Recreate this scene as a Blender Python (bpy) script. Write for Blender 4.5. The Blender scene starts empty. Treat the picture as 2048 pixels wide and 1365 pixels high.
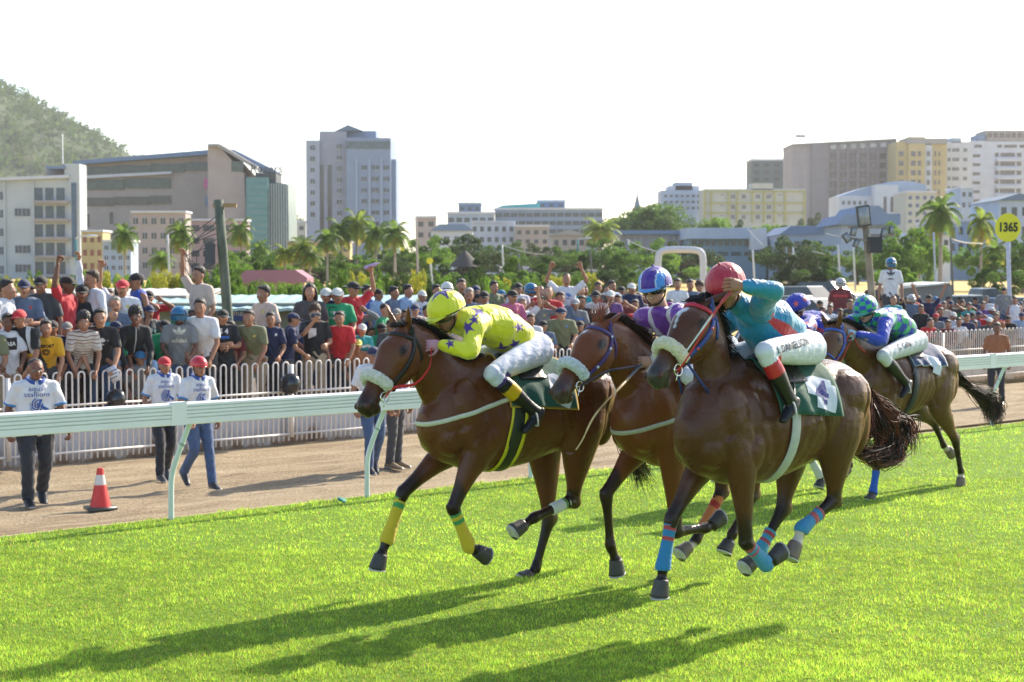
import bpy, bmesh, math, random
import numpy as np
from mathutils import Vector, Matrix, Euler
from mathutils.bvhtree import BVHTree
from math import pi, sin, cos, radians as R

QUICK = ''; GRASSD = 1; HAZE = .00015
# ------------------------------------------------------------------ camera, world, sun, exposure
scn = bpy.context.scene
FPX, CX, CY, CAMH = 3400.0, 1024.0, 682.5, 2.3
PITCH = math.atan(137.5 / FPX)
cam = bpy.data.cameras.new('camera'); camo = bpy.data.objects.new('camera', cam)
scn.collection.objects.link(camo); scn.camera = camo
camo.location = (0, 0, CAMH); camo.rotation_euler = (pi/2 - PITCH, 0, 0)
cam.sensor_width = 36; cam.lens = FPX*36/2048; cam.clip_end = 6000; cam.clip_start = .1
cam.dof.use_dof = True; cam.dof.focus_distance = 12.3; cam.dof.aperture_fstop = 4.5

SUN_AZ = R(42)      # to the right of the viewing direction
SUN_EL = R(32)
w = bpy.data.worlds.new('World'); scn.world = w; w.use_nodes = True
nt = w.node_tree; bg = nt.nodes['Background']
sky = nt.nodes.new('ShaderNodeTexSky'); sky.sky_type = 'NISHITA'; sky.sun_disc = False
sky.sun_elevation = SUN_EL; sky.sun_rotation = SUN_AZ; sky.air_density = 1.0; sky.dust_density = 1.0; sky.ozone_density = 1.0
hs = nt.nodes.new('ShaderNodeHueSaturation'); hs.inputs['Saturation'].default_value = .95
nt.links.new(sky.outputs[0], hs.inputs['Color']); nt.links.new(hs.outputs[0], bg.inputs[0]); bg.inputs[1].default_value = .15
sl = bpy.data.lights.new('sun', 'SUN'); sl.energy = 4.6; sl.angle = R(.6); sl.color = (1, .90, .74)
so = bpy.data.objects.new('sun', sl); scn.collection.objects.link(so)
sd = Vector((sin(SUN_AZ)*cos(SUN_EL), cos(SUN_AZ)*cos(SUN_EL), sin(SUN_EL)))
so.rotation_euler = sd.to_track_quat('Z', 'Y').to_euler(); so.location = (0, 0, 60)
scn.view_settings.view_transform = 'Standard'; scn.view_settings.look = 'None'
scn.view_settings.exposure = 1.0; scn.view_settings.gamma = 1
random.seed(7); rng = np.random.default_rng(7)

# ------------------------------------------------------------------ projection helpers (photo pixel -> place in the world)
CAM = np.array([0, 0, CAMH])
def ray(px, py):
    u = (px-CX)/FPX; v = -(py-CY)/FPX
    return np.array([u, cos(PITCH)+v*sin(PITCH), -sin(PITCH)+v*cos(PITCH)])
def atz(px, py, z=0.):
    d = ray(px, py); return CAM + d*((z-CAMH)/d[2])
def aty(px, py, Y):
    d = ray(px, py); return CAM + d*(Y/d[1])
def px_of(p):
    y, z = p[1], p[2]-CAMH; f = y*cos(PITCH)-z*sin(PITCH); u = y*sin(PITCH)+z*cos(PITCH)
    return CX+FPX*p[0]/f, CY-FPX*u/f

# ------------------------------------------------------------------ scene-graph helpers
def link(o): scn.collection.objects.link(o); return o
def tag(o, label=None, cat=None, group=None, kind=None):
    if label: o['label'] = label
    if cat: o['category'] = cat
    if group: o['group'] = group
    if kind: o['kind'] = kind
    return o
def empty(name, loc=(0, 0, 0), rz=0):
    o = bpy.data.objects.new(name, None); o.empty_display_size = .1; o.location = loc; o.rotation_euler = (0, 0, rz); return link(o)
def mesh_obj(name, verts, faces, mat, parent=None, smooth=False, cols=None, color=None):
    me = bpy.data.meshes.new(name); me.from_pydata([tuple(map(float, v)) for v in verts] if not isinstance(verts, np.ndarray) else verts.tolist(), [], faces if isinstance(faces, list) else faces.tolist())
    if cols is not None:
        a = me.attributes.new('Col', 'FLOAT_COLOR', 'POINT'); a.data.foreach_set('color', np.asarray(cols, dtype=np.float32).ravel())
    for m in (mat if isinstance(mat, (list, tuple)) else [mat]): me.materials.append(m)
    if smooth: me.polygons.foreach_set('use_smooth', [True]*len(me.polygons))
    me.update()
    o = link(bpy.data.objects.new(name, me)); o.parent = parent
    if color: o.color = (*color[:3], 1)
    return o
def copy_tree(o, parent=None):
    c = o.copy(); link(c); c.parent = parent
    for ch in list(o.children): copy_tree(ch, c)
    return c

# ------------------------------------------------------------------ materials
def newmat(name):
    m = bpy.data.materials.new(name); m.use_nodes = True
    return m, m.node_tree, m.node_tree.nodes['Principled BSDF']
def N(t, typ, **kw):
    n = t.nodes.new(typ)
    for k, v in kw.items():
        if k in n.inputs: n.inputs[k].default_value = v
        else: setattr(n, k, v)
    return n
def mixc(t, fac, a, b, mode='MIX'):
    n = t.nodes.new('ShaderNodeMix'); n.data_type = 'RGBA'; n.blend_type = mode
    for i, x in ((0, fac), (6, a), (7, b)):
        if isinstance(x, bpy.types.NodeSocket): t.links.new(x, n.inputs[i])
        elif i == 0: n.inputs[0].default_value = x
        else: n.inputs[i].default_value = (*x[:3], 1)
    return n.outputs[2]
def ramp(t, src, stops):
    r = t.nodes.new('ShaderNodeValToRGB'); e = r.color_ramp.elements
    while len(e) < len(stops): e.new(.5)
    for x, (p, c) in zip(e, stops): x.position = p; x.color = (*c, 1) if len(c) == 3 else c
    t.links.new(src, r.inputs[0]); return r.outputs[0]
def bump(t, b, h, strength=.3, dist=.01):
    n = N(t, 'ShaderNodeBump', Strength=strength, Distance=dist); t.links.new(h, n.inputs['Height']); t.links.new(n.outputs[0], b.inputs['Normal'])
def noise(t, scale, detail=4., rough=.55, vec=None, stretch=None):
    n = N(t, 'ShaderNodeTexNoise', Scale=scale, Detail=detail, Roughness=rough)
    tc = t.nodes.new('ShaderNodeTexCoord'); o = tc.outputs['Object']
    if stretch:
        mp = t.nodes.new('ShaderNodeMapping'); mp.inputs['Scale'].default_value = stretch; t.links.new(o, mp.inputs[0]); o = mp.outputs[0]
    t.links.new(o, n.inputs['Vector']); return n.outputs[0]
def mat(name, color, rough=.6, var=.15, scale=8., metal=0., bmp=0., bs=40., spec=.5, stretch=None, coat=0):
    m, t, b = newmat(name)
    n = noise(t, scale, stretch=stretch); c = ramp(t, n, [(.3, tuple(x*(1-var) for x in color)), (.7, tuple(min(1, x*(1+var)) for x in color))])
    t.links.new(c, b.inputs['Base Color']); b.inputs['Roughness'].default_value = rough; b.inputs['Metallic'].default_value = metal
    b.inputs['Specular IOR Level'].default_value = spec; b.inputs['Coat Weight'].default_value = coat
    if bmp: bump(t, b, noise(t, bs, stretch=stretch), bmp, .01)
    return m
def omat(name, rough=.6, var=.12, scale=9., bmp=0., bs=30., sheen=0., spec=.5, stretch=None, bd=.01, metal=0., sss=0., coat=0.):
    """colour from the object's own colour, overridden where the mesh attribute Col has alpha"""
    m, t, b = newmat(name)
    oi = t.nodes.new('ShaderNodeObjectInfo'); at = t.nodes.new('ShaderNodeAttribute'); at.attribute_name = 'Col'
    c = mixc(t, at.outputs['Alpha'], oi.outputs['Color'], at.outputs['Color'])
    n = ramp(t, noise(t, scale), [(.25, (1-var,)*3), (.75, (1+var,)*3)])
    c = mixc(t, 1., c, n, 'MULTIPLY'); t.links.new(c, b.inputs['Base Color'])
    b.inputs['Roughness'].default_value = rough; b.inputs['Sheen Weight'].default_value = sheen; b.inputs['Specular IOR Level'].default_value = spec
    b.inputs['Metallic'].default_value = metal; b.inputs['Coat Weight'].default_value = coat
    if name == 'horse_coat':
        n1 = noise(t, 7., 5, .6); n2 = noise(t, 130, 3, .6, stretch=(1, 1, .35)); b1 = N(t, 'ShaderNodeBump', Strength=.55, Distance=.03); t.links.new(n1, b1.inputs['Height']); b2 = N(t, 'ShaderNodeBump', Strength=.25, Distance=.004); t.links.new(n2, b2.inputs['Height']); t.links.new(b1.outputs[0], b2.inputs['Normal']); t.links.new(b2.outputs[0], b.inputs['Normal'])
        b.inputs['Sheen Weight'].default_value = .14; b.inputs['Sheen Roughness'].default_value = .35; b.inputs['Sheen Tint'].default_value = (1, .55, .30, 1)
        t.links.new(ramp(t, noise(t, 4., 6), [(.35, (.24,)*3), (.65, (.38,)*3)]), b.inputs['Roughness']); bmp = 0
    if sss: b.inputs['Subsurface Weight'].default_value = sss; b.inputs['Subsurface Radius'].default_value = (.02, .01, .006); b.inputs['Subsurface Scale'].default_value = .5
    if bmp: bump(t, b, noise(t, bs, stretch=stretch, detail=3), bmp, bd)
    return m
M = {}
M['coat'] = omat('horse_coat', .36, .2, 3.0, .1, 90, sheen=0., spec=.33, coat=.02, bd=.003)
M['skin'] = omat('skin', .5, .08, 12, .08, 60, spec=.4)
M['cloth'] = omat('cloth', .8, .08, 10, .7, 11, sheen=.2, stretch=(1, 1, .45), bd=.03)
M['scloth'] = omat('saddle_cloth_fabric', .75, .06, 12, .35, 9, sheen=.1, bd=.02)
M['silk'] = omat('silk', .45, .05, 10, .75, 13, sheen=.3, stretch=(1.5, 1, .6), bd=.03)
M['breeches'] = omat('breeches', .7, .04, 8, .5, 14, stretch=(1, 1, 1.6), bd=.02)
M['hair'] = omat('hair', .6, .3, 30, .8, 60, sheen=.1, bd=.01)
M['gloss'] = omat('gloss_shell', .25, .04, 6, coat=.4)
M['leather'] = omat('leather', .35, .12, 20, .3, 40)
M['strap'] = omat('strap', .5, .1, 30, .2, 80)
M['wool'] = omat('wool', .95, .18, 40, 1., 55, bd=.02, sheen=.5)
M['hoof'] = omat('hoof_horn', .5, .25, 25, .3, 30)
M['metal'] = omat('steel', .25, .05, 20, metal=.9)
M['paint'] = omat('paint', .45, .1, 3)
M['strand'] = omat('strands', .5, .25, 6, spec=.3)

# ------------------------------------------------------------------ shape builders
def cr(P, sub):
    P = np.asarray(P, float); n = len(P)
    if sub <= 1 or n < 3: return P
    out = []
    for i in range(n-1):
        p0, p1, p2, p3 = P[max(i-1, 0)], P[i], P[i+1], P[min(i+2, n-1)]
        for k in range(sub):
            t = k/sub
            out.append(.5*((2*p1)+(-p0+p2)*t+(2*p0-5*p1+4*p2-p3)*t*t+(-p0+3*p1-3*p2+p3)*t**3))
    out.append(P[-1]); return np.array(out)
def rad2(r): return [(x, x) if not hasattr(x, '__len__') else x for x in r]
def loft(pts, rad, side=(0, 1, 0), n=14, sub=3, cap=.5):
    P = cr(pts, sub); Q = np.maximum(cr(rad2(rad), sub), 1e-4); side = np.asarray(side, float)
    T = np.gradient(P, axis=0); T /= np.linalg.norm(T, axis=1)[:, None]+1e-9
    ang = np.arange(n)*2*pi/n; V = []; prev = None
    def ring(p, t, a, b):
        nonlocal prev
        s = side - t*(side@t)
        if np.linalg.norm(s) < .15: s = prev if prev is not None else np.cross(t, [0, 0, 1.])
        s = s - t*(s@t); s /= np.linalg.norm(s)+1e-9
        prev = s; o = np.cross(t, s)
        return p + np.outer(np.cos(ang)*a, s) + np.outer(np.sin(ang)*b, o)
    if cap: V.append(ring(P[0]-T[0]*min(Q[0])*cap*.7, T[0], *(Q[0]*.65)))
    for p, t, q in zip(P, T, Q): V.append(ring(p, t, *q))
    if cap: V.append(ring(P[-1]+T[-1]*min(Q[-1])*cap*.7, T[-1], *(Q[-1]*.65)))
    k = len(V); V = np.concatenate(V); V = np.vstack([V, P[0]-T[0]*min(Q[0])*cap, P[-1]+T[-1]*min(Q[-1])*cap])
    Fc = [[i*n+j, i*n+(j+1) % n, (i+1)*n+(j+1) % n, (i+1)*n+j] for i in range(k-1) for j in range(n)]
    c0, c1 = k*n, k*n+1
    Fc += [[c0, (j+1) % n, j] for j in range(n)] + [[c1, (k-1)*n+j, (k-1)*n+(j+1) % n] for j in range(n)]
    return V, Fc
def ellip(c, r, M3=None, nu=14, nv=9):
    V = [(0, 0, 1)] + [(sin(pi*i/nv)*cos(2*pi*j/nu), sin(pi*i/nv)*sin(2*pi*j/nu), cos(pi*i/nv)) for i in range(1, nv) for j in range(nu)] + [(0, 0, -1)]
    V = np.array(V)*np.array(r if hasattr(r, '__len__') else (r,)*3)
    if M3 is not None: V = V@np.array(M3).T
    Fc = [[0, 1+j, 1+(j+1) % nu] for j in range(nu)]
    for i in range(nv-2): Fc += [[1+i*nu+j, 1+(i+1)*nu+j, 1+(i+1)*nu+(j+1) % nu, 1+i*nu+(j+1) % nu] for j in range(nu)]
    b = 1+(nv-2)*nu; L = len(V)-1
    Fc += [[L, b+(j+1) % nu, b+j] for j in range(nu)]
    return V+np.array(c), Fc
def box(c, s, M3=None):
    V = np.array([(x, y, z) for x in (-.5, .5) for y in (-.5, .5) for z in (-.5, .5)])*np.array(s)
    if M3 is not None: V = V@np.array(M3).T
    return V+np.array(c), [[0, 1, 3, 2], [4, 6, 7, 5], [0, 4, 5, 1], [2, 3, 7, 6], [0, 2, 6, 4], [1, 5, 7, 3]]
def unit(v): v = np.asarray(v, float); return v/(np.linalg.norm(v)+1e-9)
def basis(f, u):
    """columns: right, forward, up"""
    f = unit(f); r = unit(np.cross(f, u)); u = np.cross(r, f); return np.column_stack([r, f, u])
class Blob:
    def __init__(s): s.V = []; s.F = []; s.n = 0
    def add(s, vf):
        V, Fc = vf; s.V.append(np.asarray(V, float)); s.F += [[i+s.n for i in f] for f in Fc]; s.n += len(V); return s
    def remesh(s, voxel, sm=4, fac=.5):
        me = bpy.data.meshes.new('t'); me.from_pydata(np.concatenate(s.V).tolist(), [], s.F)
        o = bpy.data.objects.new('t', me); link(o)
        m = o.modifiers.new('r', 'REMESH'); m.mode = 'VOXEL'; m.voxel_size = voxel
        if sm: q = o.modifiers.new('s', 'SMOOTH'); q.iterations = sm; q.factor = fac
        dg = bpy.context.evaluated_depsgraph_get(); e = o.evaluated_get(dg); r = e.to_mesh()
        V = np.empty(len(r.vertices)*3); r.vertices.foreach_get('co', V); V = V.reshape(-1, 3)
        Fc = [list(p.vertices) for p in r.polygons]
        e.to_mesh_clear(); bpy.data.objects.remove(o); bpy.data.meshes.remove(me)
        return V, Fc
class Part:
    def __init__(s): s.V = []; s.F = []; s.C = []; s.n = 0
    def add(s, vf, col=None, paint=None):
        V, Fc = vf; V = np.asarray(V, float)
        if paint is not None: C = paint(V)
        else: C = np.tile((*col[:3], 1.) if col is not None else (0, 0, 0, 0.), (len(V), 1))
        s.V.append(V); s.F += [[i+s.n for i in f] for f in Fc]; s.C.append(C); s.n += len(V); return s
    def build(s, name, m, parent=None, color=None, smooth=True):
        return mesh_obj(name, np.concatenate(s.V), s.F, m, parent, smooth, np.concatenate(s.C), color)
    def bvh(s): return BVHTree.FromPolygons(np.concatenate(s.V).tolist(), s.F)
def segd(P, a, b):
    a = np.asarray(a, float); b = np.asarray(b, float); d = b-a; t = np.clip(((P-a)@d)/(d@d+1e-9), 0, 1)
    return np.linalg.norm(P-(a+t[:, None]*d), axis=1), t
def sm(x, a, b): t = np.clip((x-a)/(b-a+1e-9), 0, 1); return t*t*(3-2*t)
def lay(C, mask, col):
    mask = np.asarray(mask, float)[:, None]; A = C[:, 3:4]; c = np.array(col[:3])
    C[:, :3] = np.where(A > 0, C[:, :3]*(1-mask)+c*mask, c); C[:, 3:4] = np.maximum(A, mask); return C
def star2(u, v, r):
    a = np.arctan2(u, v) % (2*pi/5); a = np.abs(a-pi/5); rr = np.hypot(u, v)
    # outline of a five-pointed star: tip at a=pi/5 offset
    ri = r*.40; x = rr*np.cos(pi/5-a); y = rr*np.sin(pi/5-a)   # tip along x at angle 0
    ex, ey = ri*cos(pi/5)-r, ri*sin(pi/5); return ((x-r)*ey - y*ex < 0)*1.
def strap_loop(bvh, c, nrm, up, width, off=.006, n=48, R0=1.2, th=.006, arc=None):
    nrm = unit(nrm); a = unit(np.asarray(up, float)-nrm*(nrm@np.asarray(up, float))); b = np.cross(nrm, a); pts = []
    for i in range(n):
        t = 2*pi*i/n if arc is None else arc[0]+(arc[1]-arc[0])*i/(n-1)
        d = a*cos(t)+b*sin(t); o = np.asarray(c)+d*R0; h = bvh.ray_cast(Vector(o), Vector(-d))
        if h[0] is None: continue
        pts.append(np.array(h[0])+d*off)
    return ribbon(pts, [nrm]*len(pts), width, th, arc is None, c)
def ribbon(pts, wdir, width, th=.005, closed=False, c=None, nors=None):
    P = np.array(pts); n = len(P); V = []
    T = (np.roll(P, -1, 0)-np.roll(P, 1, 0)) if closed else np.gradient(P, axis=0)
    for i in range(n):
        w = unit(wdir[i]); t = unit(T[i]); nn = unit(nors[i]) if nors is not None else unit(np.cross(t, w))
        if c is not None and nn@(P[i]-np.asarray(c)) < 0: nn = -nn
        ww = width if not hasattr(width, '__len__') else width[i]
        V += [P[i]-w*ww/2, P[i]+w*ww/2, P[i]+w*ww/2*.9+nn*th, P[i]-w*ww/2*.9+nn*th]
    m = n if closed else n-1
    Fc = [[i*4+j, i*4+(j+1) % 4, ((i+1) % n)*4+(j+1) % 4, ((i+1) % n)*4+j] for i in range(m) for j in range(4)]
    if not closed: Fc += [[3, 2, 1, 0], [(n-1)*4+k for k in range(4)]]
    return np.array(V), Fc
def tube(pts, r, n=6, sub=3): return loft(pts, [r]*len(pts) if not hasattr(r, '__len__') else r, side=(.31, .52, .79), n=n, sub=sub, cap=.3)

# writing: text as thin solid letters laid on a surface
A3 = lambda *a: np.array(a, float)
def text_vf(s, size, th=.003, bold=0., font=None, grid=None):
    cu = bpy.data.curves.new('t', 'FONT'); cu.body = s; cu.size = size; cu.align_x = 'CENTER'; cu.align_y = 'CENTER'; cu.offset = bold; cu.resolution_u = 3
    o = link(bpy.data.objects.new('t', cu)); dg = bpy.context.evaluated_depsgraph_get(); me = o.evaluated_get(dg).to_mesh()
    bm = bmesh.new(); bm.from_mesh(me); o.evaluated_get(dg).to_mesh_clear(); bpy.data.objects.remove(o)
    if grid:
        bmesh.ops.triangulate(bm, faces=bm.faces)
        for _ in range(3):
            es = [e for e in bm.edges if e.calc_length() > grid]
            if es: bmesh.ops.subdivide_edges(bm, edges=es, cuts=1); bmesh.ops.triangulate(bm, faces=bm.faces)
    V = np.array([v.co[:] for v in bm.verts]); Fc = [[v.index for v in f.verts] for f in bm.faces]; bm.free()
    return V, Fc
def decal(vf, bvh, O, u, v, off=.004, mirror=False):
    """lay a flat shape (x,y) on a surface: origin O, axes u,v, cast along -(u x v)"""
    V, Fc = vf; u = unit(u); v = unit(v); n = unit(np.cross(u, v)); out = []
    for p in V:
        q = np.asarray(O)+u*p[0]+v*p[1]; h = bvh.ray_cast(Vector(q+n*.35), Vector(-n), .6)
        out.append(np.array(h[0])+n*off if h[0] is not None else q)
    return np.array(out), Fc
def gridpoly(f, w, h, nx=30, ny=30):
    """cells of a grid for which f(x,y) is true"""
    xs = np.linspace(-w/2, w/2, nx+1); ys = np.linspace(-h/2, h/2, ny+1)
    V = [(x, y, 0) for y in ys for x in xs]
    Fc = [[j*(nx+1)+i, j*(nx+1)+i+1, (j+1)*(nx+1)+i+1, (j+1)*(nx+1)+i] for j in range(ny) for i in range(nx) if f((xs[i]+xs[i+1])/2, (ys[j]+ys[j+1])/2)]
    return np.array(V), Fc
# ------------------------------------------------------------------ ground
RA, RB = np.array([-3.1575, 15.73]), np.array([7.159, 25.256]); RD = (RB-RA)/np.linalg.norm(RB-RA); RN = np.array([-RD[1], RD[0]])   # along the rail; RN points away from the turf
def rail_xy(s, o=0.): return RA+RD*s+RN*o
FA, FB = np.array([-6.7287, 22.2546]), np.array([-2.602, 26.405]); FD = (FB-FA)/np.linalg.norm(FB-FA); FN = np.array([-FD[1], FD[0]])
def fence_xy(s, o=0.): return FA+FD*s+FN*o
LOW = -.3
def GZ(Z): t = min(max((Z-48)/190., 0), 1); return LOW-.25+1.75*t*t*(3-2*t)
def offr(x, y): return (x-RA[0])*RN[0]+(y-RA[1])*RN[1]
def gh(x, y):
    o = offr(x, y); t = np.clip((o-.15)/1.1, 0, 1); return LOW*(t*t*(3-2*t))
# turf, dirt and the plain behind them: one sheet of terrain, fine near the track
def grid_sheet(name, xs, ys, zf, m, kind='structure'):
    X, Y = np.meshgrid(xs, ys); Z = zf(X, Y); V = np.stack([X, Y, Z], -1).reshape(-1, 3); nx = len(xs)
    Fc = [[j*nx+i, j*nx+i+1, (j+1)*nx+i+1, (j+1)*nx+i] for j in range(len(ys)-1) for i in range(nx-1)]
    return tag(mesh_obj(name, V, Fc, m, smooth=True), kind=kind)
def turfmat():
    m, t, b = newmat('turf_soil'); n = noise(t, 2.2); n2 = noise(t, 34, 6)
    c = mixc(t, n, (.13, .25, .03), (.20, .33, .045)); c = mixc(t, ramp(t, n2, [(.35, (0, 0, 0)), (.65, (1, 1, 1))]), mixc(t, .5, c, (.10, .13, .02)), c); t.links.new(c, b.inputs['Base Color']); b.inputs['Roughness'].default_value = .9; b.inputs['Specular IOR Level'].default_value = .1
    bump(t, b, n2, .8, .02); return m
def dirtmat():
    m, t, b = newmat('dirt'); tc = t.nodes.new('ShaderNodeTexCoord'); mp = t.nodes.new('ShaderNodeMapping'); mp.inputs['Rotation'].default_value = (0, 0, -math.atan2(RD[1], RD[0])); t.links.new(tc.outputs['Object'], mp.inputs[0])
    mp2 = t.nodes.new('ShaderNodeMapping'); mp2.inputs['Scale'].default_value = (.35, 2.2, 1); t.links.new(mp.outputs[0], mp2.inputs[0])
    a = N(t, 'ShaderNodeTexNoise', Scale=1.6, Detail=8., Roughness=.65); t.links.new(mp2.outputs[0], a.inputs['Vector']); f = N(t, 'ShaderNodeTexNoise', Scale=26., Detail=8., Roughness=.7); t.links.new(mp.outputs[0], f.inputs['Vector'])
    sx = t.nodes.new('ShaderNodeSeparateXYZ'); t.links.new(mp.outputs[0], sx.inputs[0]); off = RN@RA
    mr = N(t, 'ShaderNodeMapRange'); mr.inputs[1].default_value = off+.7; mr.inputs[2].default_value = off+1.7; t.links.new(sx.outputs[1], mr.inputs[0])
    c = ramp(t, a.outputs[0], [(.3, (.28, .20, .13)), (.5, (.45, .35, .23)), (.72, (.58, .47, .32))]); c = mixc(t, mr.outputs[0], (.62, .48, .31), c); c = mixc(t, .75, c, ramp(t, f.outputs[0], [(.3, (.45,)*3), (.6, (1.1,)*3)]), 'MULTIPLY')
    t.links.new(c, b.inputs['Base Color']); b.inputs['Roughness'].default_value = .95; b.inputs['Specular IOR Level'].default_value = .1; bump(t, b, f.outputs[0], .9, .06); return m
def plainmat():
    m, t, b = newmat('dry_field'); n = noise(t, .06, 6); n2 = noise(t, 1.5, 6)
    c = ramp(t, n, [(.3, (.52, .36, .11)), (.6, (.62, .44, .14)), (.8, (.40, .37, .13))]); c = mixc(t, .5, c, ramp(t, n2, [(.3, (.7,)*3), (.7, (1.15,)*3)]), 'MULTIPLY'); t.links.new(c, b.inputs['Base Color']); b.inputs['Roughness'].default_value = 1; return m
TURF, DIRT = turfmat(), dirtmat()
fr_n = lambda s, o: rail_xy(s, o)
def strip(name, s0, s1, ns, os_, zf, m, kind='structure', along=rail_xy):
    V = []; 
    for s in np.linspace(s0, s1, ns):
        for o in os_: p = along(s, o); V.append((p[0], p[1], zf(p[0], p[1], s, o)))
    k = len(os_); Fc = [[i*k+j, (i+1)*k+j, (i+1)*k+j+1, i*k+j+1] for i in range(ns-1) for j in range(k-1)]
    return tag(mesh_obj(name, np.array(V), Fc, m, smooth=True), kind=kind)
strip('turf_track', -45, 60, 40, [-60, -20, -10, -5, -2, -.5, 0, .12], lambda x, y, s, o: 0., TURF)
r2 = np.random.default_rng(3); ds, do = 460, 96; dn = r2.normal(size=(ds, do))
for _ in range(2): dn = (dn+np.roll(dn, 1, 0)+np.roll(dn, -1, 0)+np.roll(dn, 1, 1)+np.roll(dn, -1, 1))/5
ss = np.linspace(-16, 44, ds); oo = np.linspace(.10, 7.6, do)
V = []
for i, s in enumerate(ss):
    for j, o in enumerate(oo):
        p = rail_xy(s, o); t = min(max((o-.15)/1.0, 0), 1); z = LOW*t*t*(3-2*t)-.004+(dn[i, j]*.03+.012*math.sin(o*7+math.sin(s*.7)*1.5))*min(1, max(0, (o-.5)*1.2))*(1 if o < 6.7 else .3); V.append((p[0], p[1], z))
tag(mesh_obj('dirt_track', np.array(V), [[i*do+j, (i+1)*do+j, (i+1)*do+j+1, i*do+j+1] for i in range(ds-1) for j in range(do-1)], DIRT, smooth=True), kind='structure')
chalk = mat('kerb_paint', (.72, .70, .66), .8, .12, 4)
strip('kerb_strip', 8.5, 44, 30, [.30, .62], lambda x, y, s, o: gh(x, y)+.035, chalk)
plain = grid_sheet('field', np.array([-1600, -300, -60, -20, 0, 20, 60, 300, 1600.]), np.concatenate([[-80, -5, 20], np.arange(44, 250, 8.), [600, 3200.]]), lambda X, Y: np.vectorize(GZ)(Y), plainmat())
emb = mat('embankment_soil', (.16, .13, .10), .95, .3, 3, bmp=.5)
strip('embankment', -8, 34, 12, [.12, .3, 1.2, 2.4, 3.2], lambda x, y, s, o: .12+max(0, o-.9)*.16, emb, along=fence_xy)

# ------------------------------------------------------------------ grass blades
def grass():
    pts = []
    for s0, s1, o0, o1, dens, hh, ww in ((-16, 16, -12.5, .1, 0, 0, 0),): pass
    g = np.random.default_rng(11); zones = [((7.7, 10.6), 7200, .85), ((10.6, 14), 4300, 1.0), ((14, 19), 1900, 1.3), ((19, 27), 700, 1.7)]
    VV, CC = [], []
    for (y0, y1), dn_, sc in zones:
        W = y1*.315+.3; n = int((y1-y0)*2*W*dn_*GRASSD); x = g.uniform(-W, W, n); y = g.uniform(y0, y1, n); o = offr(x, y); k = (o < .10+.05*np.sin(x*9)+.03*np.sin(x*31))*(np.abs(x) < y*.312+.2); x, y, o = x[k], y[k], o[k]; n = len(x)
        cl = np.sin(x*3.1+np.sin(y*2.3)*2)*np.sin(y*3.7+np.sin(x*1.7)*2); cl2 = np.sin(x*11+np.sin(y*9)*2)*np.sin(y*13+np.sin(x*7)*2)
        cl3 = np.sin(x*37+np.sin(y*29)*2)*np.sin(y*41+np.sin(x*23)*2); h = (.017+.008*cl2+.005*cl+.006*cl3)*.78*g.uniform(.5, 1.35, n)*np.where(o > -.25, 1.7, 1.)+.006; wd = .0032*sc*g.uniform(.7, 1.4, n); a = g.uniform(0, 2*pi, n); le = g.uniform(.1, 1.0, n)*h; la = g.uniform(0, 2*pi, n)
        b = np.stack([x, y, np.zeros(n)], 1); dx = np.stack([np.cos(a)*wd, np.sin(a)*wd, 0*a], 1); top = b+np.stack([np.cos(la)*le, np.sin(la)*le, h], 1)
        VV.append(np.stack([b-dx, b+dx, top], 1).reshape(-1, 3)); v = g.uniform(.55, 1.35, n)*(1+.22*cl2+.16*cl+.2*cl3+.10*np.sin(x*.9+y*.6)); dry = (g.uniform(0, 1, n) < .055+.05*(cl2 > .5))
        c = np.stack([.315*v, .47*v, .055*v, np.ones(n)], 1); c[g.uniform(0, 1, n) < .3] *= (1.35, 1.08, 1.2, 1); c[dry] = (.42, .30, .12, 1); CC.append(np.repeat(c, 3, 0))
    V = np.concatenate(VV); C = np.concatenate(CC); n = len(V)//3
    me = bpy.data.meshes.new('grass'); me.vertices.add(len(V)); me.vertices.foreach_set('co', V.astype(np.float32).ravel()); me.loops.add(n*3); me.loops.foreach_set('vertex_index', np.arange(n*3, dtype=np.int32)); me.polygons.add(n); me.polygons.foreach_set('loop_start', np.arange(0, n*3, 3, dtype=np.int32)); me.update(calc_edges=True)
    at = me.attributes.new('Col', 'FLOAT_COLOR', 'POINT'); at.data.foreach_set('color', C.astype(np.float32).ravel())
    m, t, b = newmat('grass_blade'); a = t.nodes.new('ShaderNodeAttribute'); a.attribute_name = 'Col'; t.links.new(a.outputs['Color'], b.inputs['Base Color']); b.inputs['Roughness'].default_value = .6; b.inputs['Specular IOR Level'].default_value = .15
    tr = t.nodes.new('ShaderNodeBsdfTranslucent'); hsv = N(t, 'ShaderNodeHueSaturation', Value=1.25, Hue=.497); t.links.new(a.outputs['Color'], hsv.inputs['Color']); t.links.new(hsv.outputs[0], tr.inputs[0]); mx = N(t, 'ShaderNodeMixShader', Fac=.5); t.links.new(b.outputs[0], mx.inputs[1]); t.links.new(tr.outputs[0], mx.inputs[2]); t.links.new(mx.outputs[0], t.nodes['Material Output'].inputs[0])
    me.materials.append(m); o = link(bpy.data.objects.new('grass', me)); tag(o, 'short bright green turf grass of the racecourse', 'grass', kind='stuff'); print('blades', n)
grass()

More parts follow.
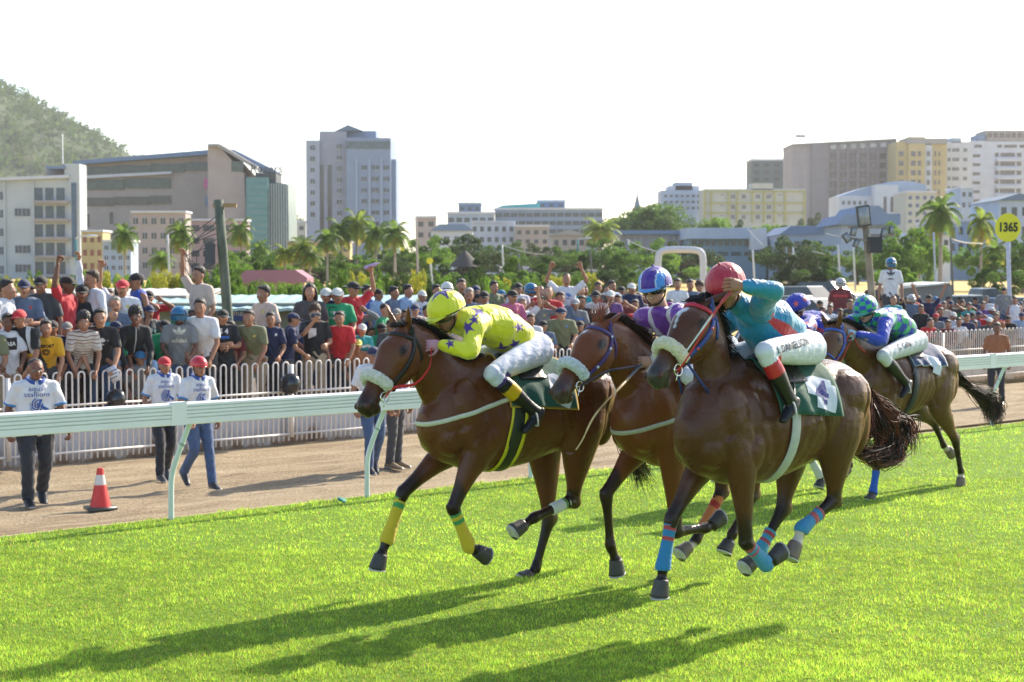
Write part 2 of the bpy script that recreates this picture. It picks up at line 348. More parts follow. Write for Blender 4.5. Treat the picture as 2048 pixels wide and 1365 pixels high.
# ------------------------------------------------------------------ running rail
WHITE = mat('white_aluminium', (.80, .78, .81), .35, .05, 2, spec=.5)
SEAM = mat('rail_joint_line', (.50, .57, .47), .7)  # grey-green of the joint lines along each rail board
def running_rail():
    rt = tag(empty('running_rail', (*rail_xy(0), 0), math.atan2(RD[1], RD[0])), 'white running rail with curved posts along the edge of the turf', 'rail')
    # profile in (y away from turf, z); long axis x
    prof = [(-.035, .90), (-.035, .925)]
    for k in range(1, 5): z = .925+k*.034; prof += [(-.035, z-.006), (-.027, z-.004), (-.027, z+.002), (-.035, z+.004)]
    prof += [(-.034, 1.085), (-.022, 1.098), (.0, 1.103), (.022, 1.098), (.034, 1.085), (.035, .90), (.02, .893), (-.02, .893)]
    off = -.13; n = len(prof)
    for i in range(-3, 19):
        x0, x1 = i*2.3-.02+.003, (i+1)*2.3-.02-.003; V = [(x, y+off, z) for x in (x0, x1) for y, z in prof]
        Fc = [[j, (j+1) % n, n+(j+1) % n, n+j] for j in range(n)]+[list(range(n))[::-1], list(range(n, 2*n))]
        mesh_obj('rail_board', np.array(V), Fc, WHITE, rt)
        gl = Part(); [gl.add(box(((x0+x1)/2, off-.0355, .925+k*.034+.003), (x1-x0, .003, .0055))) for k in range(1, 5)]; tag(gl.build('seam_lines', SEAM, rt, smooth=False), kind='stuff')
        sl = Part(); sl.add(box((x1+.003, off, 1.0), (.16, .076, .214))); sl.build('joint_sleeve', WHITE, rt, smooth=False)
    for i in range(-3, 19):
        p = Part(); x = i*2.3 if i != 6 else 14.05
        p.add(loft([A3(x, .02, -.05), A3(x, .02, .22), A3(x+.008, .015, .42), A3(x+.05, -.03, .62), A3(x+.10, -.09, .82), A3(x+.12, -.12, .90)], [(.027, .024)]*6, side=(1, 0, 0), n=12, sub=4)); p.build('post', M['paint'], rt, (.58, .66, .64))
        p = Part(); p.add(loft([A3(x+.072, -.055, .70), A3(x+.076, -.06, .716)], [(.030, .027)]*2, side=(1, 0, 0), n=12, sub=1)); p.build('post_collar', M['paint'], rt, (.3, .38, .36))
    return rt
running_rail()

# ------------------------------------------------------------------ picket fence with its low wall
def picket_fence():
    rt = tag(empty('hoop_top_fence', (*fence_xy(0), LOW), math.atan2(FD[1], FD[0])), 'white hoop topped metal fence holding back the crowd', 'fence')
    def panel():
        p = Part(); pitch = .19
        for k in range(12):
            x = .1+k*pitch; a = .048; h = 1.25
            pts = [A3(x-a, 0, .06), A3(x-a, 0, h-a)]+[A3(x-a*cos(t), 0, h-a+a*sin(t)) for t in np.linspace(.4, pi-.4, 5)]+[A3(x+a, 0, h-a), A3(x+a, 0, .06)]
            p.add(loft(pts, [.0135]*len(pts), side=(0, 1, 0), n=6, sub=1))
        for z in (.80, .16): p.add(box((1.14, .0, z), (2.28, .03, .03)))
        p.add(box((2.29, 0, .66), (.06, .06, 1.10)))
        return p
    pm = mat('fence_paint', (.74, .68, .64), .55, .12, 3)
    o0 = panel().build('fence_panel', pm, rt, smooth=True); o0.location = (-9.2, -.02, 0)
    for i in range(1, 19): c = o0.copy(); link(c); c.parent = rt; c.location = (-9.2+i*2.34, -.02, 0)
    return rt
picket_fence()
def plinth():
    m, t, b = newmat('stained_whitewash'); n = noise(t, 3.5, 8, .65, stretch=(1, 1, .5)); tc = t.nodes.new('ShaderNodeTexCoord'); sx = t.nodes.new('ShaderNodeSeparateXYZ'); t.links.new(tc.outputs['Object'], sx.inputs[0])
    ad = N(t, 'ShaderNodeMath', operation='MULTIPLY_ADD'); ad.inputs[1].default_value = -.9; t.links.new(sx.outputs[2], ad.inputs[0]); t.links.new(n, ad.inputs[2])
    c = ramp(t, ad.outputs[0], [(.18, (.62, .62, .66)), (.36, (.52, .50, .50)), (.46, (.30, .20, .13)), (.62, (.14, .10, .08))]); t.links.new(c, b.inputs['Base Color']); b.inputs['Roughness'].default_value = .9; bump(t, b, n, .4, .02)
    o = mesh_obj('plinth_wall', *box((12, .16, .235), (42, .14, .47)), m); o.location = (*fence_xy(0), LOW); o.rotation_euler = (0, 0, math.atan2(FD[1], FD[0])); tag(o, 'low whitewashed wall stained brown at its foot behind the hoop fence', 'wall')
plinth()
# ------------------------------------------------------------------ horses
class Frame:
    def __init__(s, px, py, hd):
        s.O = atz(px, py, 0.); s.a = R(hd); s.h = np.array([cos(s.a), sin(s.a), 0]); s.n = np.array([-sin(s.a), cos(s.a), 0])
    def loc(s, px, py, lat=0.):
        d = ray(px, py); t = (lat-(CAM-s.O)@s.n)/(d@s.n); p = CAM+d*t; return np.array([(p-s.O)@s.h, lat, p[2]])
    def world(s, p): return s.O+s.h*p[0]+s.n*p[1]+np.array([0, 0, p[2]])
def horse(sp):
    fr = Frame(*sp['O'], sp['hd']); s = sp.get('s', 1.03); dz = sp.get('dz', 0.); dx = sp.get('dx', 0.)
    def T(x, y, z): return A3(x*s+dx, y*s, (z)*s+dz)
    root = tag(empty('racehorse', tuple(fr.O), fr.a), sp['label'], 'horse', 'racehorses galloping on the turf track')
    poll = fr.loc(*sp['poll']); hl = sp.get('hl', 1.09)*s/1.04
    # the head has its real length: turn it towards the camera side by whatever the photo shows foreshortened
    best = min(np.linspace(-.05, .42, 95), key=lambda l: abs(np.linalg.norm(fr.loc(sp['muz'][0], sp['muz'][1], l)-poll)-.62*hl)-.02*l); muz = fr.loc(sp['muz'][0], sp['muz'][1], best)
    hx = unit(muz-poll); hy = unit(A3(0, 1, 0)-hx*hx[1]); hz = np.cross(hx, hy)
    def Hd(x, y, z): return poll+(hx*x+hy*y+hz*z)*hl
    HM = np.column_stack([hx, hy, hz])
    B = Blob()
    tor = [(-.84, 1.20, .10, .10), (-.78, 1.22, .22, .19), (-.64, 1.245, .30, .255), (-.45, 1.25, .325, .275), (-.22, 1.205, .335, .285), (0, 1.17, .355, .29), (.2, 1.165, .37, .275), (.38, 1.185, .385, .24), (.55, 1.17, .35, .21), (.68, 1.14, .27, .18), (.76, 1.13, .17, .13)]
    B.add(loft([T(x, 0, z) for x, z, a, b in tor], [(b*s*.93, a*s*.985) for x, z, a, b in tor], n=28, sub=4))
    # neck
    nb = T(.42, 0, 1.30); pe = poll-hx*.0+hz*(-.07)*hl
    nv = sp.get('nk', 0.); pts = [nb-A3(.12, 0, .02), nb+A3(.08, 0, .06+nv*.4)*s, nb*.52+pe*.48+A3(.0, 0, .0+nv), nb*.2+pe*.8+A3(-.01, 0, .015+nv*.5), pe+hx*.03]
    B.add(loft(pts, [(.17*s, .34*s), (.15*s, .28*s), (.105*s, sp.get('nkb', .20)*s), (.088*s, sp.get('nkb', .20)*.78*s), (.075*s, .125*s)], n=22, sub=4))
    B.add(loft([T(.60, 0, 1.12), nb+A3(.22, 0, -.04)], [(.13*s, .16*s), (.1*s, .16*s)], n=16, sub=1))
    # head
    hs_ = [(-.04, -.075, .08, .06), (.03, -.075, .105, .085), (.10, -.092, .145, .108), (.18, -.102, .160, .112), (.26, -.096, .144, .094), (.34, -.082, .108, .072), (.42, -.070, .080, .056), (.50, -.068, .070, .055), (.56, -.072, .070, .058), (.605, -.078, .056, .05)]
    B.add(loft([Hd(x, 0, z) for x, z, a, b in hs_], [(b*hl, a*hl) for x, z, a, b in hs_], side=hy, n=20, sub=4, cap=.6))
    for y in (-1, 1):
        B.add(ellip(Hd(.165, .062*y, -.145), A3(.115, .042, .085)*hl, HM)); B.add(ellip(Hd(.150, .083*y, -.042), A3(.052, .026, .024)*hl, HM))
        B.add(loft([Hd(.24, .074*y, -.075), Hd(.40, .052*y, -.06)], [(.012*hl,)*2, (.01*hl,)*2], n=8, sub=1))
        B.add(ellip(Hd(.572, .043*y, -.048), A3(.034, .018, .026)*hl, HM))
        e0 = Hd(-.005, .062*y, -.02); er = sp.get('ear', A3(.25, .36, 1.)); er = unit(A3(er[0], er[1]*y, er[2])); L = .165*hl
        B.add(loft([e0-er*.03, e0+er*L*.35, e0+er*L*.7, e0+er*L], [(.026, .022), (.034, .02), (.022, .012), (.006, .005)], side=hy, n=10, sub=3))
    B.add(ellip(Hd(.545, 0, -.150), A3(.042, .036, .026)*hl, HM)); B.add(ellip(Hd(.60, 0, -.112), A3(.03, .042, .03)*hl, HM))
    # shoulder, chest, croup and stifle muscle
    for y in (-1, 1):
        B.add(ellip(T(.47, .145*y, 1.18), A3(.15, .085, .30)*s, Matrix.Rotation(R(22), 3, 'Y'))); B.add(ellip(T(.63, .09*y, 1.06), A3(.13, .09, .13)*s))
        B.add(ellip(T(-.55, .14*y, 1.32), A3(.25, .13, .19)*s)); B.add(ellip(T(-.72, .10*y, 1.16), A3(.12, .10, .24)*s))
        B.add(ellip(T(.36, .155*y, 1.05), A3(.12, .085, .17)*s, Matrix.Rotation(R(-20), 3, 'Y'))); B.add(ellip(T(-.44, .16*y, 1.10), A3(.16, .10, .20)*s, Matrix.Rotation(R(15), 3, 'Y')))
    B.add(loft([T(.05, 0, 1.47), T(.30, 0, 1.535), T(.48, 0, 1.48)], [(.05, .06), (.055, .065), (.06, .06)], n=12))
    B.add(loft([T(-.74, 0, 1.42), T(-.86, 0, 1.36)], [(.06, .055), (.035, .035)], n=10, sub=1))
    mk = []; hoofs = []; bands = []; hocks = []
    for nm in ('LF', 'RF', 'LH', 'RH'):
        y = .145*s if nm[0] == 'L' else -.145*s; fore = nm[1] == 'F'
        P = [fr.loc(px, py, y) for px, py in sp[nm]]; K, Fk, Cr, So = P
        if fore:
            E = T(.44, 0, .98)+A3(0, y*1.02, 0); Mi = E*.5+K*.5
            B.add(loft([T(.50, 0, 1.15)+A3(0, y*.95, 0), E, E*.62+K*.38, E*.28+K*.72, K], [(.085*s, .15*s), (.082*s, .135*s), (.062*s, .088*s), (.044*s, .058*s), (.043*s, .05*s)], n=16, sub=4))
            kn = [(.042, .048), (.046, .052), (.034, .041), (.026, .035), (.026, .036), (.036, .044), (.028, .033), (.035, .038), (.044, .048)]
        else:
            sx, sz = sp.get('st'+nm[0], (-.42, .96)); S = T(sx, 0, sz)+A3(0, y*1.12, 0)
            B.add(loft([T(-.52, 0, 1.28)+A3(0, y*.9, 0), (T(-.52, 0, 1.28)+A3(0, y*.9, 0))*.45+S*.55, S, S*.62+K*.38, S*.25+K*.75, K], [(.13*s, .23*s), (.125*s, .22*s), (.095*s, .165*s), (.07*s, .115*s), (.045*s, .068*s), (.04*s, .058*s)], n=18, sub=4))
            kn = [(.04, .054), (.042, .056), (.034, .045), (.028, .038), (.028, .038), (.038, .045), (.029, .034), (.036, .039), (.044, .048)]
            back = unit(np.cross(unit(Fk-K), [0, 1, 0])); back = back if back@(S-Fk) < 0 else -back
            B.add(loft([S*.3+K*.7+back*.03, K+back*.045+unit(K-Fk)*.035, K+back*.035-unit(K-Fk)*.03], [.02, .03, .026], n=10, sub=3)); hocks.append(K)
        d = Fk-K
        pts = [K-unit(d)*.03, K+d*.06, K+d*.22, K+d*.5, K+d*.8, Fk, Fk*.5+Cr*.5, Fk*.2+Cr*.8, Cr]
        B.add(loft(pts, [(a*s, b*s) for a, b in kn], n=14, sub=3)); mk.append((K, Fk, Cr, fore, nm))
        ax = unit(So-Cr); toe = unit(np.cross([0, 1, 0], ax)); toe = toe if toe@A3(1, 0, 0.2) > 0 else -toe
        if sp.get('flip', '') and nm in sp['flip']: toe = -toe
        L = min(max(np.linalg.norm(So-Cr), .06), .098)
        hoofs.append((Cr, ax, toe, L, nm))
    VF = B.remesh(.0115, 4)
    V = VF[0]; q = (V-A3(dx, 0, dz))/s; sgn = np.abs(q[:, 1]); onb = sm(sgn, .10, .2)*(q[:, 2] > .85)   # muscle and rib relief
    rib = np.sin((q[:, 0]+(q[:, 2]-1.2)*.35)*62)*.0022*sm(q[:, 0], -.3, -.2)*(1-sm(q[:, 0], .18, .28))*(1-sm(q[:, 2], 1.25, 1.4))
    gro = -.010*np.exp(-((q[:, 0]-.24-(q[:, 2]-1.1)*.28)/.035)**2)*(q[:, 2] > .95)*(q[:, 2] < 1.4)-.006*np.exp(-((q[:, 0]-.50+(q[:, 2]-1.1)*.3)/.035)**2)*sm(q[:, 2], .95, 1.05)*(1-sm(q[:, 2], 1.2, 1.35))-.012*np.exp(-((q[:, 0]+.30-(q[:, 2]-1.)*.35)/.022)**2)*(q[:, 2] > .9)*(q[:, 2] < 1.42)-.010*np.exp(-((q[:, 0]+.66+(q[:, 2]-1.2)*.15)/.016)**2)*(q[:, 2] > .95)*(q[:, 2] < 1.4)
    V[:, 1] += np.sign(V[:, 1])*onb*(rib+gro)
    coat_d = sp.get('dark', (.012, .008, .006))
    def paint(V):
        C = np.zeros((len(V), 4)); n3 = np.sin(V[:, 0]*9+V[:, 2]*7)*.012
        for K, Fk, Cr, fore, nm in mk:
            up = K-(Fk-K)*(1.0 if fore else .5)
            dd, t = segd(V, up, Cr+(Cr-Fk)*.6); C = lay(C, (1-sm(dd, .085, .13))*sm(t+n3, .04, .36)*.93, coat_d)
            if nm in sp.get('sock', ()):
                dd, t = segd(V, Fk-(Fk-K)*-.25, Cr+(Cr-Fk)*.5); C = lay(C, (1-sm(dd, .07, .09)), (.55, .48, .42))
        L = (V-poll)@HM/hl
        inh = (L[:, 0] > -.1)*(L[:, 0] < .70)*(np.abs(L[:, 1]) < .13)*(L[:, 2] > -.28)*(L[:, 2] < .14)
        C = lay(C, inh*sm(L[:, 0], .42, .58)*.9, sp.get('muzc', (.02, .016, .015)))
        for y in (-1, 1):
            C = lay(C, inh*(1-sm(np.hypot((L[:, 0]-.155)/1.5, L[:, 2]+.045), .014, .038))*(L[:, 1]*y > .05), (.010, .007, .005)); C = lay(C, inh*(np.abs(L[:, 2]+.128+(L[:, 0]-.5)*.1) < .006)*(L[:, 0] > .47)*.9, (.006, .004, .004))
            C = lay(C, inh*(1-sm(np.hypot(L[:, 0]-.585, (L[:, 2]+.05)), .012, .022))*(L[:, 1]*y > .028), (.06, .02, .018))
        if 'blaze' in sp:
            for (a, b, r) in sp['blaze']:
                dd, t = segd(L*A3(1, 1, 0), A3(*a), A3(*b)); C = lay(C, inh*(L[:, 2] > -.03)*(1-sm(dd+np.sin(L[:, 0]*160)*.003, r, r+.006)), (.5, .52, .55))
        # soft lighter flank and inner legs of the bay coat, darker topline
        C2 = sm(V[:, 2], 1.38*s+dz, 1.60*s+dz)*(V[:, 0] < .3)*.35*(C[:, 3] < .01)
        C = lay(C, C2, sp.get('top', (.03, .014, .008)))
        return C
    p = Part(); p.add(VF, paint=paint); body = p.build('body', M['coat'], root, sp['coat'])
    bv = p.bvh(); fr.bv = bv
    # eyes
    for y in (-1, 1):
        e = Part(); e.add(ellip(Hd(.155, .091*y, -.045), A3(.025, .015, .020)*hl, HM), (.012, .008, .006)); e.build('eye', M['gloss'], root, (.01, .01, .01))
        e = Part(); e.add(ellip(Hd(.586, .054*y, -.046), A3(.026, .013, .019)*hl, HM), (.07, .025, .022)); e.build('nostril', M['skin'], root)
    # hooves with shoe
    for Cr, ax, toe, L, nm in hoofs:
        h = Part(); lt = np.cross(toe, ax)
        h.add(loft([Cr-ax*.012, Cr+ax*L*.45+toe*.014, Cr+ax*L+toe*.030], [(.043*s, .047*s), (.049*s, .056*s), (.055*s, .064*s)], side=lt, n=18, sub=3, cap=.05))
        hc = (.16, .12, .09) if nm in sp.get('sock', ()) else (.05, .045, .043)
        h.add(loft([Cr+ax*L+toe*.026, Cr+ax*(L+.009)+toe*.027], [(.0552*s, .0625*s)]*2, side=lt, n=18, sub=1, cap=.02), (.45, .45, .45)); h.build('hoof', M['hoof'], root, hc)
    # bandages
    for K, Fk, Cr, fore, nm in mk:
        if nm in sp.get('band', {}):
            col, st, sc, (t0, t1) = sp['band'][nm]; d = Fk-K; b = Part()
            r = [(.039, .046), (.033, .042), (.032, .042), (.036, .047), (.044, .052), (.041, .047)] if t1 > 1 else [(.039, .046), (.034, .043), (.033, .043), (.033, .043)]
            ts = np.linspace(t0, min(t1, 1.0), len(r)-(1 if t1 > 1 else 0)); pts = [K+d*t for t in ts]
            if t1 > 1: pts.append(Fk+(Cr-Fk)*.22)
            def pb(V):
                C = np.zeros((len(V), 4)); t = (V-K)@d/(d@d)+np.sin(np.arctan2((V-K)[:, 1], (V-K)[:, 0])*2)*.008
                for a, bb in st: C = lay(C, ((t > a)*(t < bb))*1., sc)
                return C
            vb = loft(pts, [(x*s*1.04, y*s*1.04) for x, y in r], n=20, sub=9, cap=.1); tq = (vb[0]-K)@d/(d@d); cq = K+np.outer(tq, d); b.add((vb[0]+(vb[0]-cq)*(np.sin(tq*85+np.sin(tq*13)*3)*.035)[:, None], vb[1]), paint=pb); b.build('leg_bandage', M['cloth'], root, col)
    # mane
    mn = Part(); crest = [T(.34, 0, 1.56), nb*.52+pe*.48+hz*0+A3(-.08, 0, .185)*s, nb*.22+pe*.78+A3(-.06, 0, .15)*s, poll+A3(-.02, 0, .035)]
    crest = cr(crest, 12); cs = []
    for c in crest:
        h = bv.ray_cast(Vector((c[0], 0, c[2]+.4)), Vector((0, 0, -1)), .8); cs.append(np.array(h[0])-A3(0, 0, .006) if h[0] is not None else c)
    crest = np.array(cs)
    mcol = sp.get('mane', (.012, .009, .008)); mn.add(loft(crest, [(.018, .026)]*len(crest), sub=1, n=8), mcol)
    rr = random.Random(sp['seed'])
    for i in range(sp.get('nmane', 420)):
        t = rr.random()*(len(crest)-1); k = int(t); b0 = crest[k]*(1-(t-k))+crest[min(k+1, len(crest)-1)]*(t-k)
        fl = rr.uniform(.07, .17)*sp.get('mfl', 1.); sd_ = rr.choice((-1, 1, 1)); li = rr.uniform(-.3, .55)
        p1 = b0+A3(-.3*fl, .012*sd_+rr.gauss(0, .008), .35*fl*li+.02); p2 = b0+A3(-fl*.9, .035*sd_*rr.random()+rr.gauss(0, .012), .45*fl*li-.02); p3 = p2+A3(-fl*.5, rr.gauss(0, .02), -.25*fl+rr.gauss(0, .02))
        mn.add(loft([b0, p1, p2, p3], [(.0042,)*2, (.0038,)*2, (.0026,)*2, (.001,)*2], n=3, sub=2, cap=0), tuple(c*rr.uniform(.8, 2.2) for c in mcol))
    up_ = sp.get('foreup', .3)
    for i in range(90):   # forelock
        a = rr.gauss(0, .022); b0 = Hd(-.02, a, .005); L = rr.uniform(.06, .15)
        q = sp.get('fore', .2)
        mn.add(loft([b0, b0+hz*.03+hx*L*.3*q, Hd(L*.7*q, a*1.6+rr.gauss(0, .02), .02+rr.random()*.02*up_), Hd(L*q*1.2-.03, a*2+rr.gauss(0, .03), .018+rr.random()*.07*up_)], [(.004,)*2, (.0035,)*2, (.002,)*2, (.001,)*2], n=3, sub=2, cap=0), tuple(c*rr.uniform(.8, 2.) for c in sp.get('forec', mcol)))
    mn.build('mane', M['strand'], root)
    # tail
    if 'tail' in sp:
        tl = Part(); dock = T(-.84, 0, 1.38); P0 = [fr.loc(px, py, lat) for px, py, lat in sp['tail'][0]]
        tl.add(loft([dock]+P0, [(.04,)*2]+[(.032,)*2]*(len(P0)-1)+[(.02,)*2], n=8, sub=4), mcol)
        for i in range(sp.get('ntail', 520)):
            g = rr.choice(sp['tail'][1:]); e = [fr.loc(px+rr.gauss(0, sg), py+rr.gauss(0, sg), lat+rr.gauss(0, .05)) for px, py, lat, sg in g]
            st = dock*(1-.3)+P0[0]*.3+A3(*(rr.gauss(0, .015) for _ in range(3)))
            pts = [st, P0[0]+A3(*(rr.gauss(0, .02) for _ in range(3)))]+e
            c = rr.uniform(.7, 3.); tl.add(loft(pts, [(.0038,)*2]+[(.0034,)*2]*(len(pts)-2)+[(.0008,)*2], n=3, sub=6, cap=0), tuple(x*c for x in (mcol if rr.random() > sp.get('red', .1) else (.10, .030, .016))))
        tl.build('tail', M['strand'], root)
    # ---- tack
    bc = sp.get('bridle', (.01, .01, .01)); br = Part(); wd = .032
    def side(pts, y):   # project head-frame points sideways on to the head
        o = []
        for x, z in pts:
            q = Hd(x, .3*y, z); h = bv.ray_cast(Vector(q), Vector(-hy*y), .6*hl)
            o.append(np.array(h[0])+hy*y*.005 if h[0] is not None else Hd(x, .07*y, z))
        return cr(o, 4)
    acc = sp.get('bridle2', None)
    for y in (-1, 1):
        for path, ww in (([(-.02, -.01), (.03, -.07), (.10, -.105), (.22, -.125), (.34, -.125), (.43, -.115)], wd), ([(.01, -.02), (.03, -.10), (.06, -.16), (.10, -.215)], wd*.8)):
            q = side(path, y); br.add(ribbon(q, [hx+hz*.2 if ww == wd*.8 else np.cross(unit(q[-1]-q[0]), hy)]*len(q), ww, .006, c=Hd(.2, 0, -.1)))
            if acc and ww == wd:
                for k in (5, 9, 14, 18): br.add(ellip(q[min(k, len(q)-1)]+hy*y*.006, .011, nu=8, nv=5), acc)
    br.add(strap_loop(bv, Hd(.045, 0, -.07), hx*.95-hz*.25, hz, .026, .005, 24, arc=(-1.55, 1.55), R0=.4), sp.get('brow', bc))
    br.add(strap_loop(bv, Hd(.36, 0, -.08), hx, hz, .018, .005, 32, R0=.4))
    br.build('bridle', M['strap'], root, bc)
    if sp.get('sheep', True):
        wl = Part(); c = Hd(.40, 0, -.085); aa = np.linspace(-1.75, 1.75, 22); pp = []
        for t in aa:
            d = hz*cos(t)+hy*sin(t); h = bv.ray_cast(Vector(c+d*.4), Vector(-d)); pp.append(np.array(h[0])+d*.026)
        b = Blob(); b.add(loft(pp, [(.043, .036)]*len(pp), side=hx, n=14, sub=2)); V, Fc = b.remesh(.008, 2)
        V = V+np.stack([np.sin(V[:, 0]*310+V[:, 2]*140)*np.cos(V[:, 1]*290), np.sin(V[:, 1]*330+V[:, 0]*120), np.cos(V[:, 2]*300+V[:, 1]*170)], 1)*.004
        wl.add((V, Fc)); wl.build('sheepskin_noseband', M['wool'], root, sp.get('sheepc', (.68, .66, .55)))
    bits = Part()
    for y in (-1, 1):
        c = Hd(.47, .068*y, -.118); rg = [c+(hx*cos(t)+hz*sin(t))*.036 for t in np.linspace(0, 2*pi, 13)]; bits.add(tube(rg, .0055, n=6, sub=2)); bits.add(tube([c, Hd(.53, .074*y, -.145)], .004))
    bits.add(tube([Hd(.47, -.07, -.118), Hd(.47, .07, -.118)], .007)); bits.build('bit', M['metal'], root, (.75, .73, .68))
    # reins
    if 'rein' in sp:
        for y, path in sp['rein']:
            rn = Part(); pts = [Hd(.47, .07*y, -.118)]+[fr.loc(*q) for q in path]; pts = cr(pts, 6)
            rn.add(ribbon(pts, [A3(0, 0, 1)]*len(pts), .020, .006)); rn.build('rein', M['strap'], root, sp.get('reinc', (.55, .02, .015)))
    # breast girth, girth
    if 'breast' in sp:
        g = Part(); z0, tilt, col = sp['breast']; g.add(strap_loop(bv, T(.25, 0, z0), A3(sin(tilt), 0, cos(tilt)), A3(1, 0, 0), .034, .004, 60, arc=(-2.1, 2.1), R0=1.)); g.build('breast_girth', M['strap'], root, col)
    gx = sp.get('gx', .22); g = Part(); gw, col, edge = sp.get('girth', (.10, (.02, .025, .02), None))
    if edge:
        g.add(strap_loop(bv, T(gx, 0, 1.2), A3(1, 0, .12), A3(0, 0, 1), gw, .005, 60)); e = Part()
        for o in (-.5, .5): g.add(strap_loop(bv, T(gx+o*gw, 0, 1.2), A3(1, 0, .12), A3(0, 0, 1), gw*.28, .008, 60), edge)
    else: g.add(strap_loop(bv, T(gx, 0, 1.2), A3(1, 0, .1), A3(0, 0, 1), gw, .006, 60))
    g.build('girth', M['strap'], root, col)
    # saddle cloth
    cx0, cx1, ext = sp.get('cloth', (-.34, .24, 1.42)); nx, nt_ = 26, 36; V = []; 
    for i in range(nx+1):
        x = cx0+(cx1-cx0)*i/nx
        for j in range(nt_+1):
            u = -1+2*j/nt_; th = u*ext*(1+.12*(1-i/nx)); d = A3(0, sin(th), cos(th)); c = T(x, 0, 1.22); h = bv.ray_cast(Vector(c+d), Vector(-d))
            wav = .016+.012*abs(u)**3*(1+sin(i*.9+j*.2)); V.append(np.array(h[0])+d*wav)
    Fc = [[i*(nt_+1)+j, i*(nt_+1)+j+1, (i+1)*(nt_+1)+j+1, (i+1)*(nt_+1)+j] for i in range(nx) for j in range(nt_)]
    V = np.array(V); cl = Part(); ec = sp.get('clothedge', (.02, .12, .07)); rim = [k for k in range(len(V)) if k//(nt_+1) in (0, nx) or k % (nt_+1) in (0, nt_)]
    Cc = np.zeros((len(V), 4)); Cc[rim] = (*ec, 1)
    cl.add((V, Fc)); cl.C[0] = Cc; inner = V+unit(A3(0, 0, -1))*0; co = cl.build('saddle_cloth', M['scloth'], root, sp.get('clothc', (.004, .075, .045)))
    md = co.modifiers.new('thick', 'SOLIDIFY'); md.thickness = .008
    cb = BVHTree.FromPolygons(V.tolist(), Fc)
    if 'num' in sp:
        dg_, (qx, qz), (pw, ph), nc, tt = sp['num']; O = T(qx, .28, qz); u = A3(-cos(tt), 0, -sin(tt)); v = A3(-sin(tt), 0, cos(tt))
        pn = Part(); hw, hh = pw/2, ph/2
        pn.add(decal(gridpoly(lambda x, y: not (x < -hw*.45 and y < -hh*.35) and not (x > hw*.7 and y > hh*.75), pw, ph, 14, 14), cb, O, u, v, .012)); pn.build('number_patch', M['scloth'], root, (.62, .64, .72))
        if dg_: dn = Part(); dn.add(decal(text_vf(dg_, ph*1.0, bold=.006, grid=.04), cb, O, u, v, .017)); dn.build('number', M['scloth'], root, nc)
    sd0 = Part(); b = Blob(); b.add(loft([T(-.22, 0, 1.575), T(-.10, 0, 1.56), T(.05, 0, 1.56), T(.16, 0, 1.60)], [(.12, .03), (.12, .028), (.10, .026), (.06, .03)], n=14)); b.add(loft([T(-.02, -.2, 1.44), T(-.02, 0, 1.575), T(-.02, .2, 1.44)], [(.14, .02)]*3, side=(1, 0, 0), n=12)); sd0.add(b.remesh(.012, 3)); sd0.build('saddle', M['leather'], root, (.012, .012, .014))
    fr.root = root; fr.T = T; fr.Hd = Hd; fr.cb = cb; fr.s = s
    return fr
# ------------------------------------------------------------------ people
def hand(p, W, d, palm, curl=.5, side=1, col=None, s=1., spread=.12, th=.6):
    """palm and five bent fingers from wrist W along d; 'palm' = direction the palm faces; side=+1: thumb on the cross(d,palm) side"""
    d = unit(d); palm = unit(np.asarray(palm, float)-d*(d@palm)); l = np.cross(d, palm)*side
    p.add(loft([W, W+d*.035*s, W+d*.085*s], [(.024*s, .017*s), (.038*s, .017*s), (.040*s, .014*s)], side=l, n=10, sub=2), col)
    for i, (off, L) in enumerate(((.030, .070), (.010, .080), (-.011, .074), (-.031, .058))):
        b = W+d*.086*s+l*off*s; a = curl*1.3; q = [b]; d0 = unit(d+l*off*spread*30)
        for k in range(3): q.append(q[-1]+(d0*cos(a*(k+.6))+palm*sin(a*(k+.6)))*L*s*(.45, .32, .23)[k])
        p.add(loft(q, [(.0095*s,)*2, (.009*s,)*2, (.0082*s,)*2, (.007*s,)*2], side=l, n=7, sub=2), col)
    b = W+d*.028*s+l*.030*s; t1 = b+unit(l*.8+d*.7+palm*.3*th)*.042*s; t2 = t1+unit(d+palm*th*1.4*curl+l*.1)*.036*s
    p.add(loft([b, t1, t2], [(.013*s,)*2, (.0105*s,)*2, (.008*s,)*2], side=palm, n=7, sub=2), col)
def head_blob(B, c, HM, s=1.):
    q = lambda x, y, z: c+HM@A3(x, y, z)*s
    B.add(ellip(q(0, -.012, .025), A3(.075, .095, .092)*s, HM)); B.add(ellip(q(0, .018, -.03), A3(.062, .072, .085)*s, HM)); B.add(ellip(q(0, .052, -.082), A3(.032, .03, .026)*s, HM))
    B.add(loft([q(0, .088, .012), q(0, .108, -.022), q(0, .098, -.034)], [(.010*s,)*2, (.017*s, .013*s), (.016*s, .010*s)], side=HM[:, 0], n=8, sub=2))
    B.add(ellip(q(0, .078, -.056), A3(.026, .017, .013)*s, HM))
    for x in (-1, 1):
        B.add(ellip(q(.073*x, -.008, -.012), A3(.012, .019, .032)*s, HM)); B.add(ellip(q(.036*x, .062, -.018), A3(.024, .022, .020)*s, HM)); B.add(ellip(q(.03*x, .078, .030), A3(.028, .014, .010)*s, HM))
